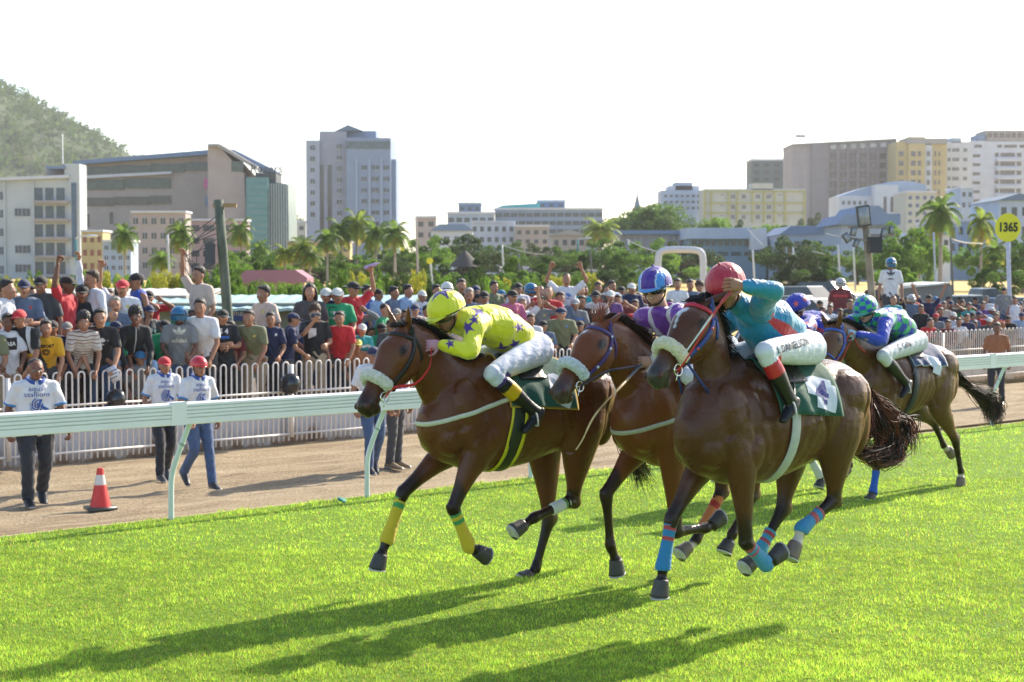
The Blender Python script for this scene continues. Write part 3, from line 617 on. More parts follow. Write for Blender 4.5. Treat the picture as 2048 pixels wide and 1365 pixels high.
def face_paint(c, HM, s=1., beard=None, teeth=False, skin=None):
    def f(V):
        C = np.zeros((len(V), 4)); L = (V-c)@HM/s; fr = (L[:, 1] > .04)*(np.abs(L[:, 2]) < .13)*(np.abs(L[:, 0]) < .09)
        for x in (-1, 1):
            e = np.hypot((L[:, 0]-.032*x)/1.5, (L[:, 2]-.006))
            C = lay(C, fr*(1-sm(e, .008, .014)), (.10, .05, .035)); C = lay(C, fr*(1-sm(e, .005, .009)), (.45, .42, .4)); C = lay(C, fr*(1-sm(np.hypot(L[:, 0]-.032*x, L[:, 2]-.006), .004, .008)), (.01, .008, .006))
            C = lay(C, fr*(1-sm(np.hypot((L[:, 0]-.034*x)/3.4, L[:, 2]-.034), .003, .008))*.8, (.015, .01, .008))
        C = lay(C, fr*(1-sm(np.hypot(L[:, 0]/2.1, L[:, 2]+.055), .007, .013))*.8, (.20, .06, .05))
        if teeth: C = lay(C, fr*(1-sm(np.hypot(L[:, 0]/2.2, L[:, 2]+.056), .005, .009)), (.6, .58, .52))
        else: C = lay(C, fr*(1-sm(np.hypot(L[:, 0]/5., L[:, 2]+.055), .0015, .004)), (.05, .015, .012))
        if beard: C = lay(C, (L[:, 1] > -.02)*(np.abs(L[:, 2]) < .14)*sm(-L[:, 2], .052, .075)*(np.hypot(L[:, 0], L[:, 2]+.05) > .02), beard)
        return C
    return f
def dome(c, HM, r, zlow=-.2, n=28, m=12, k=2.):
    """upper part of an ellipsoid shell"""
    V = []; a0 = math.acos(max(-1, min(1, zlow)))
    for i in range(m+1):
        t = a0*i/m
        for j in range(n): V.append(c+HM@(A3(sin(t)*cos(2*pi*j/n), sin(t)*sin(2*pi*j/n), cos(t))*np.array(r)))
    Fc = [[i*n+j, (i+1)*n+j, (i+1)*n+(j+1) % n, i*n+(j+1) % n] for i in range(m) for j in range(n)]
    # inner wall
    return np.array(V), Fc
def brim(c, HM, r0, r1, a=1.15, drop=.0, n=14, th=.005):
    V = []
    for j in range(n+1):
        t = pi/2-a+2*a*j/n; e = cos((j/n-.5)*pi)**.6
        for k, rr_ in enumerate((1., None)):
            if k == 0: q = A3(cos(t)*r0[0], sin(t)*r0[1], 0)
            else: q = A3(cos(t)*r0[0], sin(t)*r0[1]+r1*e, -drop*e)
            V += [c+HM@q, c+HM@(q+A3(0, 0, th))]
    Fc = []
    for j in range(n):
        b = j*4; Fc += [[b, b+4, b+6, b+2], [b+1, b+3, b+7, b+5], [b+2, b+6, b+7, b+3], [b, b+1, b+5, b+4]]
    return np.array(V), Fc
SK = dict(a=(.44, .23, .145), b=(.34, .165, .10), c=(.18, .08, .05), d=(.52, .32, .24), e=(.36, .2, .13))
def jockey(fr, sp):
    root = tag(empty('person', tuple(fr.O), fr.a), sp['label'], 'jockey', 'jockeys riding in the race')
    def Lc(q): return Lc(sp[q[1]])*A3(1, -1, 1)+A3(*q[2]) if q[0] == 'm' else fr.loc(*q)
    hc = Lc(sp['head']); HM = basis(sp['face'], sp['up']); sk = SK[sp.get('sk', 'b')]; hs_ = sp.get('hs', 1.)
    sh = {1: Lc(sp['shL']), -1: Lc(sp['shR'])}; el = {1: Lc(sp['elL']), -1: Lc(sp['elR'])}; wr = {1: Lc(sp['wrL']), -1: Lc(sp['wrR'])}
    chest, waist, pel = Lc(sp['chest']), Lc(sp['waist']), Lc(sp['pel']); kn = {1: Lc(sp['knL']), -1: Lc(sp['knR'])}; an = {1: Lc(sp['anL']), -1: Lc(sp['anR'])}; toe = {1: Lc(sp['toL']), -1: Lc(sp['toR'])}
    hip = {y: pel+A3(0, .10*y, -.02) for y in (1, -1)}; nk = (sh[1]+sh[-1])/2
    B = Blob(); head_blob(B, hc, HM, hs_); B.add(loft([nk*.8+chest*.2, nk*.3+hc*.7-HM[:, 2]*.02, hc-HM[:, 2]*.06-HM[:, 1]*.02], [(.06, .06), (.052, .052), (.05, .055)], n=12))
    B.add(loft([pel, waist, chest, nk*.7+chest*.3], [(.11, .08), (.10, .08), (.12, .09), (.10, .06)], n=12))
    for y in (1, -1):
        B.add(loft([sh[y], el[y], wr[y]], [.04, .035, .025], n=8, sub=2)); B.add(loft([hip[y], kn[y], an[y]], [.06, .04, .026], n=8, sub=1)); B.add(loft([nk*.6+chest*.4, sh[y]], [.05, .045], n=8, sub=1))
    p = Part(); p.add(B.remesh(.009, 3), paint=face_paint(hc, HM, hs_, teeth=sp.get('teeth', False), beard=sp.get('beard')))
    for y in (1, -1):
        g = sp.get('glove'); d = sp['hd'][0 if y == 1 else 1]; hand(p, wr[y]-unit(d)*.01, d, sp['palm'][0 if y == 1 else 1], .85, y*sp.get('thumb', 1), g, 1.05)
    p.build('body', M['skin'], root, sk)
    # silks
    B = Blob(); bw = sp.get('bw', .175); tk = sp.get('tk', 1.); kc = sp.get('kc', .38)
    B.add(loft([pel*.55+waist*.45, waist, waist*.45+chest*.55, chest, nk*.6+chest*.4, nk, nk*(1-kc)+hc*kc-HM[:, 2]*.03], [(.135, .115*tk), (.16, .135*tk), (.18, .148*tk), (bw+.01, .15*tk), (.155, .12*tk), (.095, .09), (.07, .07)], n=22, sub=4))
    for y in (1, -1):
        d = wr[y]-el[y]; B.add(ellip(sh[y]*.75+chest*.25, (.085, .085, .085))); 
        B.add(loft([sh[y]*.8+chest*.2, sh[y]*.85+el[y]*.15, sh[y]*.4+el[y]*.6, el[y], el[y]+d*.35, el[y]+d*.8, el[y]+d*.95], [.082, .078, .068, .064, .058, .046, .035], n=16, sub=4))
    VF = B.remesh(.0075, 4); 
    tx = unit(nk-pel); ty = A3(0, 1, 0); tz = np.cross(tx, ty); V = VF[0]
    # folds: real ripples of the cloth, stretched across the body
    q = (V-pel); a_, b_, c_ = q@tx, q@ty, q@tz
    amp = .0055; rip = np.sin(a_*34+b_*16+np.sin(b_*21)*1.6)*amp+np.sin(a_*19-b_*37+c_*26)*amp*.7+np.sin(c_*60+a_*22)*amp*.4
    cen = pel+np.outer(np.clip(a_, 0, .5), tx); V = V+(V-cen)/(np.linalg.norm(V-cen, axis=1)[:, None]+1e-6)*rip[:, None]; VF = (V, VF[1])
    env = dict(pel=pel, chest=chest, nk=nk, tx=tx, ty=ty, tz=tz, sh=sh, el=el, wr=wr, fr=fr, waist=waist)
    p = Part(); p.add(VF, paint=(lambda V: sp['silks'](V, env))); p.build('silks', M['silk'], root, sp['silkc']); sb = p.bvh()
    for nm, vf, O, u, v, c in sp.get('marks', lambda e: [])(env):
        d = Part(); d.add(decal(vf, sb, O, u, v, .005)); d.build(nm, M['cloth'], root, c)
    # breeches
    B = Blob(); B.add(ellip(pel+A3(-.02, 0, -.02), (.155, .165, .13))); B.add(loft([pel, waist*.7+pel*.3], [(.14, .115), (.125, .10)], n=16, sub=1))
    for y in (1, -1):
        d = an[y]-kn[y]; B.add(loft([hip[y]+A3(-.03, 0, 0), hip[y]*.6+kn[y]*.4, kn[y]+(hip[y]-kn[y])*.12, kn[y]+d*.06, kn[y]+d*.3], [(.10, .115), (.092, .102), (.07, .078), (.06, .068), (.052, .056)], n=18, sub=4)); B.add(ellip(kn[y], .068))
    VF = B.remesh(.009, 4); V = VF[0]; V = V+np.stack([np.sin(V[:, 2]*70+V[:, 0]*40)*.002, np.cos(V[:, 0]*60+V[:, 2]*30)*.002, 0*V[:, 0]], 1)
    p = Part(); p.add((V, VF[1]), paint=(lambda V: sp['brp'](V, kn, an)) if 'brp' in sp else None); p.build('breeches', M['breeches'], root, sp.get('brc', (.66, .68, .74))); pb = p.bvh()
    for s_, (px, py), sz, tilt in sp.get('words', []):
        O = fr.loc(px, py, .30); u = A3(-cos(tilt), 0, -sin(tilt)); v = A3(-sin(tilt)*1., 0, cos(tilt)); d = Part(); d.add(decal(text_vf(s_, sz, bold=.001, grid=.03), pb, O, u, v, .004)); d.build('name_lettering', M['cloth'], root, (.015, .015, .03))
    # boots
    for y in (1, -1):
        d = an[y]-kn[y]; f = unit(toe[y]-an[y]); heel = an[y]-f*.05+unit(d)*.035; B = Blob()
        B.add(loft([kn[y]+d*.22, kn[y]+d*.45, kn[y]+d*.8, an[y], heel*.3+an[y]*.7+unit(d)*.02], [(.057, .06), (.058, .064), (.044, .048), (.042, .05), (.036, .045)], n=16, sub=4))
        B.add(loft([heel+unit(d)*.01, an[y]+unit(d)*.045, toe[y]*.6+an[y]*.4+unit(d)*.03, toe[y]+f*.03+unit(d)*.015], [(.034, .03), (.04, .042), (.043, .032), (.03, .02)], n=14, sub=3))
        def pbt(V):
            C = np.zeros((len(V), 4)); t = (V-kn[y])@d/(d@d)
            for a, b, c in sp.get('cuff', []): C = lay(C, (t > a)*(t < b)*1., c)
            return C
        p = Part(); p.add(B.remesh(.008, 3), paint=pbt); p.build('boot', M['leather'], root, sp.get('bootc', (.008, .009, .012)))
    # helmet with silk cover
    q = lambda x, y, z: hc+HM@A3(x, y, z)*hs_
    H = Part(); rr_ = A3(.122, .148, .128)*hs_; hv = dome(q(0, -.012, .032), HM, rr_, -.18, 84, 44)
    H.add(hv, paint=lambda V: sp['helm']((V-q(0, -.012, .032))@HM/hs_)); H.add(brim(q(0, -.012, .018), HM, (.115*hs_, .135*hs_), .065*hs_, 1.0, .02, th=.006), sp.get('peak', sp['helmc']))
    H.add(loft([q(0, -.01, .012), q(0, -.01, .020)], [(.124*hs_, .150*hs_), (.122*hs_, .147*hs_)], side=HM[:, 0], n=30, sub=1, cap=.02), sp.get('bandc', (.01, .01, .015)))
    H.add(ellip(q(0, -.012, .163), .010*hs_), sp['helmc']); ho = H.build('helmet', M['silk'], root, sp['helmc'])
    gl = Part(); g = sp.get('gog', (.01, .012, .015))
    pth = [q(.09*sin(t)*1.0, .012+.098*cos(t)-.01, -.004) for t in np.linspace(-1.15, 1.15, 15)]
    gl.add(loft(pth, [(.012*hs_, .024*hs_)]*15, side=HM[:, 1], n=10, sub=1), g); gl.add(loft(pth, [(.009*hs_, .029*hs_)]*15, side=HM[:, 1], n=10, sub=1), sp.get('gogf', (.01, .03, .03)))
    gl.add(tube([q(.082, .03, -.004), q(.092, -.03, .004), q(.075, -.09, .01)], .007)); gl.add(tube([q(-.082, .03, -.004), q(-.092, -.03, .004), q(-.075, -.09, .01)], .007)); gl.build('goggles', M['gloss'], root)
    cs = Part(); cs.add(tube([q(.085, .01, .01), q(.078, .015, -.05), q(.04, .04, -.105), q(0, .055, -.115), q(-.04, .04, -.105), q(-.078, .015, -.05), q(-.085, .01, .01)], .006, n=6)); cs.build('chin_strap', M['strap'], root, (.01, .01, .012))
    # stirrups hang from the saddle: they belong to the horse
    for y in (1, -1):
        st = Part(); top = fr.T(-.02, .17*y, 1.50); a = an[y]*.45+toe[y]*.55+unit(an[y]-kn[y])*.055
        st.add(ribbon([top, top*.5+a*.5+A3(0, .03*y, 0), a+A3(0, 0, .10)], [A3(1, 0, 0)]*3, .018, .004)); arc = [a+A3(0, .055*cos(t), .105*sin(t)-.005) for t in np.linspace(0, pi, 11)]; st.add(tube(arc+[arc[0]], .006, sub=1), (.5, .5, .5)); st.build('stirrup', M['strap'], fr.root, (.015, .013, .012))
    return root
def whip(name, pts, cols, label, root_group=None):
    p = Part(); P = cr(pts, 6); n = len(P)
    p.add(loft(P, [.011]*(n//3)+[.007]*(n//3)+[.005]*(n-2*(n//3)), side=(.3, .5, .8), n=8, sub=1), paint=lambda V: cols(V, pts))
    o = p.build(name, M['strap'], None, (.02, .02, .02)); tag(o, label, 'whip'); return o
# ------------------------------------------------------------------ the five horses and their riders
def starsilk(base, stars, extra=None):
    def f(V, e):
        C = np.zeros((len(V), 4)); 
        if extra: C = extra(V, e, C)
        for (px, py, lat, r, rot, col) in stars:
            fr = e['fr']; c = fr.loc(px, py, lat); w_ = CAM-fr.world(c); n = unit(A3(w_@fr.h, w_@fr.n, w_[2])); u = unit(np.cross(A3(0, 0, 1), n)); v = np.cross(n, u); L = V-c; a, b = L@u, L@v
            a, b = a*cos(rot)+b*sin(rot), -a*sin(rot)+b*cos(rot)
            C = lay(C, star2(a, b, r)*(np.abs(L@n) < .13), col)
        return C
    return f
def helm_star(col, r=.085, rim=None):
    def f(L):
        C = np.zeros((len(L), 4)); 
        if rim: C = lay(C, (L[:, 2] < -.012)*1., rim)
        a = np.arctan2(L[:, 0], L[:, 1]); rr_ = np.hypot(L[:, 0], L[:, 1])
        return lay(C, star2(rr_*np.sin(a), rr_*np.cos(a), r)*(L[:, 2] > 0), col)
    return f
YEL, PUR = (.72, .72, .012), (.07, .02, .23)
def stripes_brp(bands):
    def f(V, kn, an):
        C = np.zeros((len(V), 4))
        for y in (1, -1):
            dd, t = segd(V, kn[y], an[y])
            for a, b, c in bands: C = lay(C, (t > a)*(t < b)*(dd < .085), c)
        return C
    return f

H1 = dict(seed=1, O=(1030, 1165), hd=218, s=1.04, dz=.02, poll=(800, 656, 0), muz=(710, 812, 0), coat=(.118, .036, .012), label='bay racehorse with black bridle and red rein under the jockey in yellow', nk=-.06, mfl=.75, fore=.1, muzc=(.02, .013, .012),
    LF=[(906, 1016), (938, 1092), (955, 1102), (990, 1108)], RF=[(806, 985), (774, 1080), (762, 1112), (760, 1147)], LH=[(1146, 1000), (1068, 1036), (1046, 1052), (1022, 1078)], RH=[(1098, 1040), (1071, 1138), (1058, 1152), (1047, 1166)],
    stL=(-.46, .95), stR=(-.40, .93), band=dict(RF=((.62, .47, .02), [(.06, .15), (.24, .33)], (.05, .30, .08), (.02, 1.1)), LF=((.62, .47, .02), [(.10, .19), (.28, .37)], (.05, .30, .08), (.06, 1.1)), LH=((.66, .68, .66), [(.16, .26)], (.10, .25, .06), (.02, .55))),
    breast=(1.31, .26, (.60, .60, .52)), girth=(.11, (.02, .028, .02), (.62, .55, .02)), gx=.16, num=('1', (-.21, 1.36), (.20, .22), (.05, .06, .28), .35), clothc=(.005, .075, .05), clothedge=(.6, .35, .02),
    rein=[(1, [(790, 775, .16), (830, 768, .19), (858, 735, .18), (862, 700, .12), (872, 690, .10)]), (-1, [(800, 760, -.15), (850, 705, -.1), (874, 690, -.08)])], reinc=(.55, .012, .015), tail=[[(1215, 800, -.1), (1240, 840, -.2)], [(1262, 900, -.25, 10), (1285, 960, -.3, 16)]], ntail=200)
J1 = dict(label='jockey in yellow silks with purple stars crouched over the leading bay horse', sk='b', head=(893, 627, 0), face=A3(1, .12, -.42), up=A3(.3, 0, 1), hs=1.04, shL=(952, 645, .18), shR=('m', 'shL', (.05, 0, 0)), elL=(940, 703, .29), elR=('m', 'elL', (.05, 0, .02)), wrL=(878, 689, .12), wrR=('m', 'wrL', (.03, 0, .03)),
    chest=(985, 652, 0), waist=(1030, 674, 0), pel=(1062, 692, 0), knL=(985, 748, .26), knR=('m', 'knL', (.05, 0, 0)), anL=(1068, 822, .30), anR=('m', 'anL', (0, 0, 0)), toL=(1048, 856, .31), toR=('m', 'toL', (0, 0, 0)),
    hd=[A3(1, -.35, -.1), A3(1, .35, -.1)], palm=[A3(0, -1, -.3), A3(0, 1, -.3)], silkc=YEL, silks=starsilk(YEL, [(958, 620, .17, .066, .1, PUR), (935, 655, .27, .058, .5, PUR), (948, 640, .26, .04, .2, PUR), (1003, 700, .17, .066, .1, PUR), (964, 688, .18, .055, .7, PUR), (1038, 655, .14, .045, .3, PUR), (900, 688, .2, .04, .3, PUR), (1030, 690, .16, .05, .4, PUR)]),
    helmc=YEL, helm=helm_star(PUR, .105), bandc=(.01, .012, .01), gog=(.10, .05, .03), gogf=(.01, .12, .06), glove=(.5, .25, .3), cuff=[(.2, .34, (.01, .01, .014)), (.34, .56, (.70, .42, .01))], brp=stripes_brp([(.16, .45, (.05, .02, .17))]), brc=(.62, .65, .78))
H3 = dict(seed=3, O=(1492, 1250), hd=220, s=1.03, dz=.10, dx=-.225, poll=(1396, 602, 0), muz=(1294, 746, 0), nk=-.20, nkb=.165, mfl=.5, coat=(.085, .029, .011), label='dark bay racehorse with white star and red white bridle nearest the camera', muzc=(.035, .036, .038), ear=A3(-.9, .25, .45), fore=.4,
    LF=[(1492, 1085), (1532, 1128), (1545, 1120), (1572, 1108)], RF=[(1343, 1038), (1326, 1134), (1323, 1163), (1326, 1196)], LH=[(1668, 1000), (1604, 1058), (1592, 1090), (1584, 1122)], RH=[(1566, 1018), (1521, 1100), (1508, 1122), (1488, 1148)], sock=('LH',),
    stL=(-.46, .98), stR=(-.40, .95), blaze=[((.13, .005, .0), (.16, -.008, .0), .022), ((.15, 0, 0), (.27, .006, 0), .006)], band=dict(RF=((.02, .20, .42), [(.16, .24), (.38, .46)], (.42, .05, .05), (.04, 1.1)), LF=((.05, .25, .42), [(.10, .22), (.34, .42)], (.42, .08, .08), (.04, 1.1)), LH=((.03, .22, .42), [(.40, .5), (.6, .7)], (.42, .08, .08), (.45, 1.15)), RH=((.05, .3, .45), [(.60, .68), (.78, .86)], (.42, .06, .08), (.55, 1.05))),
    girth=(.085, (.42, .44, .42), None), gx=.06, num=('4', (-.20, 1.37), (.25, .21), (.03, .03, .20), .28), cloth=(-.36, .20, 1.42), bridle=(.02, .05, .25), bridle2=(.6, .1, .08), brow=(.5, .02, .05), sheepc=(.70, .66, .48),
    rein=[(1, [(1358, 740, .16), (1385, 700, .22), (1420, 640, .26), (1455, 590, .28), (1470, 578, .30)]), (-1, [(1350, 740, -.12), (1405, 690, -.1), (1445, 685, -.13)])], reinc=(.50, .02, .02), mane=(.010, .008, .008),
    tail=[[(1733, 785, -.02), (1752, 830, -.02)], [(1775, 850, 0, 8), (1795, 900, 0, 10), (1760, 925, 0, 10)], [(1785, 830, 0, 9), (1815, 850, 0, 10), (1818, 890, .05, 12)], [(1740, 850, 0, 7), (1712, 888, 0, 9), (1755, 928, 0, 9)], [(1762, 855, 0, 9), (1775, 890, 0, 10), (1735, 908, .1, 11)], [(1770, 865, 0, 10), (1755, 922, 0, 7), (1805, 915, 0, 8)]], ntail=760, red=.5)
def j3_silks(V, e):
    C = np.zeros((len(V), 4)); q = V-e['pel']; a, b, c = q@e['tx'], q@e['ty'], q@e['tz']
    L = np.linalg.norm(e['nk']-e['pel']); t = a/L
    return lay(C, (b > 0)*(t > .22)*(t < 1.02)*(c > -.30)*(np.abs(c-(-.02-.07*(1-t))) < (.075*np.clip((1.02-t), 0, 1)+.012))*(c < .03), (.45, .02, .03))
J3 = dict(label='jockey in turquoise silks and red helmet with one arm raised across his face', sk='b', head=(1452, 578, 0), face=A3(1, .30, -.5), up=A3(.4, 0, 1), hs=1.04, kc=.62, shL=(1522, 608, .18), shR=(1470, 636, -.19), elL=(1548, 582, .40), elR=(1430, 668, -.27), wrL=(1484, 572, .32), wrR=(1444, 694, -.13),
    tk=1.22, chest=(1532, 648, 0), waist=(1566, 672, 0), pel=(1598, 690, 0), knL=(1530, 704, .27), knR=(1452, 716, -.24), anL=(1580, 800, .31), anR=('m', 'anL', (0, 0, 0)), toL=(1566, 832, .32), toR=('m', 'toL', (0, 0, 0)),
    hd=[A3(.8, -.2, .1), A3(1, .3, -.2)], palm=[A3(.1, -1, -.2), A3(0, 1, -.3)], silkc=(.006, .23, .40), silks=j3_silks, helmc=(.42, .012, .035), helm=lambda L: np.zeros((len(L), 4)), bandc=(.02, .03, .16), peak=(.3, .01, .03), gog=(.35, .30, .12), gogf=(.3, .27, .12), cuff=[(.2, .46, (.50, .02, .03))], brp=stripes_brp([(.2, .5, (.5, .02, .03))]), brc=(.66, .68, .76),
    words=[('I. DANIELSON', (1592, 692), .066, -.12)], marks=lambda e: [('sleeve_lettering', text_vf('RI', .10, bold=.004, grid=.03), e['el'][1]*.45+e['wr'][1]*.55+A3(0, 0, .02), A3(-1, .1, 0), A3(-.05, -.8, .6), (.7, .75, .8))])
H2 = dict(seed=2, O=(1300, 1172), hd=219, s=1.05, dz=.02, dx=-.52, poll=(1196, 648, 0), muz=(1102, 780, 0), coat=(.15, .043, .012), label='reddish bay racehorse with purple bridle in the middle of the front three', fore=-.9, foreup=1.0, forec=(.16, .05, .025), ear=A3(-.85, .2, .6), muzc=(.05, .04, .04),
    LF=[(1352, 1064), (1412, 1056), (1426, 1050), (1448, 1040)], RF=[(1212, 988), (1221, 1092), (1232, 1122), (1242, 1152)], LH=[(1505, 990), (1464, 1070), (1458, 1086), (1453, 1106)], RH=[(1443, 985), (1392, 1080), (1376, 1096), (1363, 1114)], sock=('RH',), stL=(-.40, .95), stR=(-.40, .95),
    blaze=[((.12, 0, 0), (.14, 0, 0), .008)], band=dict(RH=((.60, .20, .07), [(.22, .34), (.72, .80)], (.42, .03, .03), (.08, .82))), breast=(1.22, .26, (.38, .38, .30)), gx=.1, bridle=(.05, .025, .14), bridle2=(.7, .7, .7), brow=(.06, .04, .16), sheepc=(.60, .66, .66), mane=(.03, .013, .008), rein=[(1, [(1210, 745, .17), (1240, 738, .19), (1280, 732, .16)]), (-1, [(1190, 745, -.15), (1250, 690, -.1)])], reinc=(.05, .03, .05), clothc=(.05, .02, .15))
PU2 = (.16, .035, .30)
def j2_silks(V, e):
    C = np.zeros((len(V), 4)); q = V-e['nk']; 
    for y in (-1, 1): C = lay(C, (np.abs(V[:, 1]-.10*y-.04) < .045)*(V[:, 0] > e['chest'][0]-.05), (.60, .55, .66))
    return C
J2 = dict(label='smiling jockey in purple and white silks with purple and blue helmet', sk='a', head=(1310, 577, 0), face=A3(1, .42, -.18), up=A3(.15, 0, 1), hs=1.0, teeth=True, shL=(1356, 622, .19), shR=(1288, 632, -.19), elL=(1372, 682, .28), elR=(1280, 676, -.30), wrL=(1302, 722, .14), wrR=(1246, 668, -.12), chest=(1352, 650, 0), waist=(1392, 668, 0), pel=(1432, 690, 0), knL=(1378, 752, .27), knR=('m', 'knL', (0, 0, 0)), anL=(1440, 830, .3), anR=('m', 'anL', (0, 0, 0)), toL=(1420, 858, .3), toR=('m', 'toL', (0, 0, 0)),
    hd=[A3(1, -.3, -.1), A3(1, .3, -.1)], palm=[A3(0, -1, -.3), A3(0, 1, -.3)], silkc=PU2, silks=j2_silks, helmc=(.055, .015, .26), peak=(.05, .25, .6), bandc=(.01, .01, .03), helm=lambda L: lay(lay(np.zeros((len(L), 4)), (np.abs(np.abs(L[:, 0])-.082-.02*(L[:, 2] > .09)) < .024)*(L[:, 2] < .10), (.05, .25, .65)), (np.abs(np.abs(L[:, 0])-.060) < .004)*(L[:, 2] < .11), (.5, .6, .8)), gog=(.015, .02, .01), gogf=(.008, .008, .008))
H4 = dict(seed=4, O=(1800, 984), hd=222, s=.98, dz=.0, dx=-.02, poll=(1664, 652, 0), muz=(1634, 752, 0), coat=(.105, .042, .017), label='brown racehorse with blue bridle following behind under the jockey in checked silks', fore=-.3, sheep=False, bridle=(.01, .06, .35), brow=(.02, .09, .45), lod=1, top=(.03, .016, .01),
    LF=[(1755, 925), (1746, 985), (1744, 992), (1742, 1001)], RF=[(1700, 905), (1684, 930), (1676, 938), (1668, 946)], LH=[(1911, 882), (1922, 944), (1922, 956), (1924, 973)], RH=[(1868, 846), (1888, 892), (1896, 899), (1908, 906)], sock=('LH', 'RH'), stL=(-.46, .9), stR=(-.44, .9),
    band=dict(LF=((.01, .09, .42), [], (0, 0, 0), (.28, 1.05)), RF=((.01, .09, .42), [], (0, 0, 0), (.3, 1.05))), girth=(.10, (.01, .015, .03), None), gx=.12, cloth=(-.42, .12, 1.05), clothc=(.03, .05, .14), clothedge=(.6, .62, .66), num=('', (-.22, 1.36), (.20, .18), (0, 0, 0), .3),
    rein=[(1, [(1672, 742, .14), (1690, 705, .14), (1704, 676, .10)]), (1, [(1700, 668, .12), (1715, 690, .17), (1730, 705, .19)])], reinc=(.42, .03, .02), tail=[[(1925, 765, 0), (1958, 782, 0)], [(1980, 805, 0, 6), (1990, 835, 0, 8)], [(1975, 790, 0, 6), (1995, 810, 0, 8), (1993, 845, 0, 10)], [(1965, 800, 0, 6), (1980, 838, 0, 8)]], ntail=420)
GR, BL = (.02, .42, .14), (.012, .045, .42)
def j4_silks(V, e):
    C = np.zeros((len(V), 4)); q = V-e['pel']; a, b, c = q@e['tx'], q@e['ty'], q@e['tz']; k = (np.floor(a/.085)+np.floor((np.arctan2(b, c)+pi)/.55)) % 2
    arm = np.zeros(len(V), bool)
    for y in (1, -1):
        for p0, p1 in ((e['sh'][y]*.75+e['el'][y]*.25, e['el'][y]), (e['el'][y], e['wr'][y])):
            dd, t = segd(V, p0, p1); arm |= dd < .088
    return lay(C, (k > .5)*~arm, GR)
J4 = dict(label='jockey in blue and green checked silks on the trailing brown horse', sk='d', head=(1731, 622, 0), face=A3(1, .18, -.34), up=A3(.25, 0, 1), hs=1.0, shL=(1772, 640, .18), shR=('m', 'shL', (.04, 0, 0)), elL=(1762, 682, .28), elR=('m', 'elL', (.05, 0, .02)), wrL=(1711, 668, .11), wrR=('m', 'wrL', (.03, 0, .03)), chest=(1785, 645, 0), waist=(1806, 662, 0), pel=(1820, 678, 0), knL=(1766, 712, .26), knR=('m', 'knL', (.04, 0, 0)), anL=(1812, 766, .29), anR=('m', 'anL', (0, 0, 0)), toL=(1803, 788, .3), toR=('m', 'toL', (0, 0, 0)),
    hd=[A3(1, -.35, .1), A3(1, .35, .1)], palm=[A3(0, -1, -.3), A3(0, 1, -.3)], glove=(.35, .5, .55), silkc=BL, silks=j4_silks, helmc=BL, peak=(.02, .30, .25), bandc=(.01, .012, .02), helm=lambda L: lay(np.zeros((len(L), 4)), ((np.floor(np.arctan2(L[:, 0], L[:, 1])/(pi/6))+np.floor(np.arccos(np.clip(L[:, 2]/.128, -1, 1))/.36)) % 2 > .5), GR), gog=(.01, .10, .07), gogf=(.008, .01, .008), brc=(.55, .57, .62), words=[('C. Collis', (1814, 692), .078, -.12)])
H5 = dict(seed=5, O=(1608, 984), hd=220, s=.98, dz=.0, dx=-.1, poll=(1500, 652, 0), muz=(1446, 722, .0), coat=(.05, .022, .012), label='dark racehorse with white blaze almost hidden behind the nearest horse', sheepc=(.62, .66, .66), blaze=[((.06, 0, 0), (.16, .01, 0), .018), ((.16, .01, 0), (.34, 0, 0), .01)], bridle=(.55, .12, .03), brow=(.6, .6, .6),
    LF=[(1500, 900), (1540, 940), (1550, 944), (1562, 948)], RF=[(1460, 880), (1440, 940), (1438, 952), (1436, 965)], LH=[(1606, 890), (1640, 952), (1643, 962), (1641, 975)], RH=[(1690, 880), (1700, 930), (1696, 940), (1690, 950)], stL=(-.30, .9), stR=(-.46, .9), band=dict(LH=((.62, .64, .6), [(.20, .30), (.42, .5)], (.03, .04, .03), (.1, 1.05))), clothc=(.30, .38, .62), mane=(.012, .009, .008))
OR = (.75, .10, .03)
def j5_silks(V, e):
    C = np.zeros((len(V), 4)); q = V-e['pel']; a = q@e['tx']; c = q@e['tz']
    C = lay(C, (np.abs(((c+.02)/.085) % 1-.5) < .26)*(c < .03)*(V[:, 1] > -.3), (.50, .02, .03))
    d = V-e['fr'].loc(1662, 630, 0); return lay(C, star2(d[:, 0], d[:, 2], .07), OR)
def h5(L):
    C = np.zeros((len(L), 4))
    for a0 in np.arange(0, 2*pi, 1.05):
        u = (np.arctan2(L[:, 0], L[:, 1])-a0+pi) % (2*pi)-pi; C = lay(C, star2(u*.12, L[:, 2]-.055, .034)*(np.abs(u) < .5), OR)
    return C
J5 = dict(label='jockey in blue and red hooped silks with orange stars, half hidden behind turquoise rider', sk='b', head=(1594, 618, 0), face=A3(1, -.35, -.45), up=A3(.3, 0, 1), hs=1.0, shL=(1616, 652, .18), shR=('m', 'shL', (.05, 0, 0)), elL=(1590, 690, .28), elR=('m', 'elL', (.05, 0, 0)), wrL=(1556, 684, .1), wrR=('m', 'wrL', (0, 0, 0)), chest=(1628, 650, 0), waist=(1646, 664, 0), pel=(1660, 680, 0), knL=(1616, 716, .2), knR=('m', 'knL', (0, 0, 0)), anL=(1655, 772, .25), anR=('m', 'anL', (0, 0, 0)), toL=(1644, 796, .25), toR=('m', 'toL', (0, 0, 0)),
    hd=[A3(1, -.3, -.1), A3(1, .3, -.1)], palm=[A3(0, -1, -.3), A3(0, 1, -.3)], silkc=(.02, .035, .40), silks=j5_silks, helmc=(.02, .035, .38), helm=h5, brc=(.35, .42, .7))
FR = {}
for k, (h, j) in dict(a=(H1, J1), b=(H2, J2), c=(H3, J3), d=(H4, J4), e=(H5, J5)).items():
    if QUICK and k not in QUICK: continue
    FR[k] = horse(h); jockey(FR[k], j)
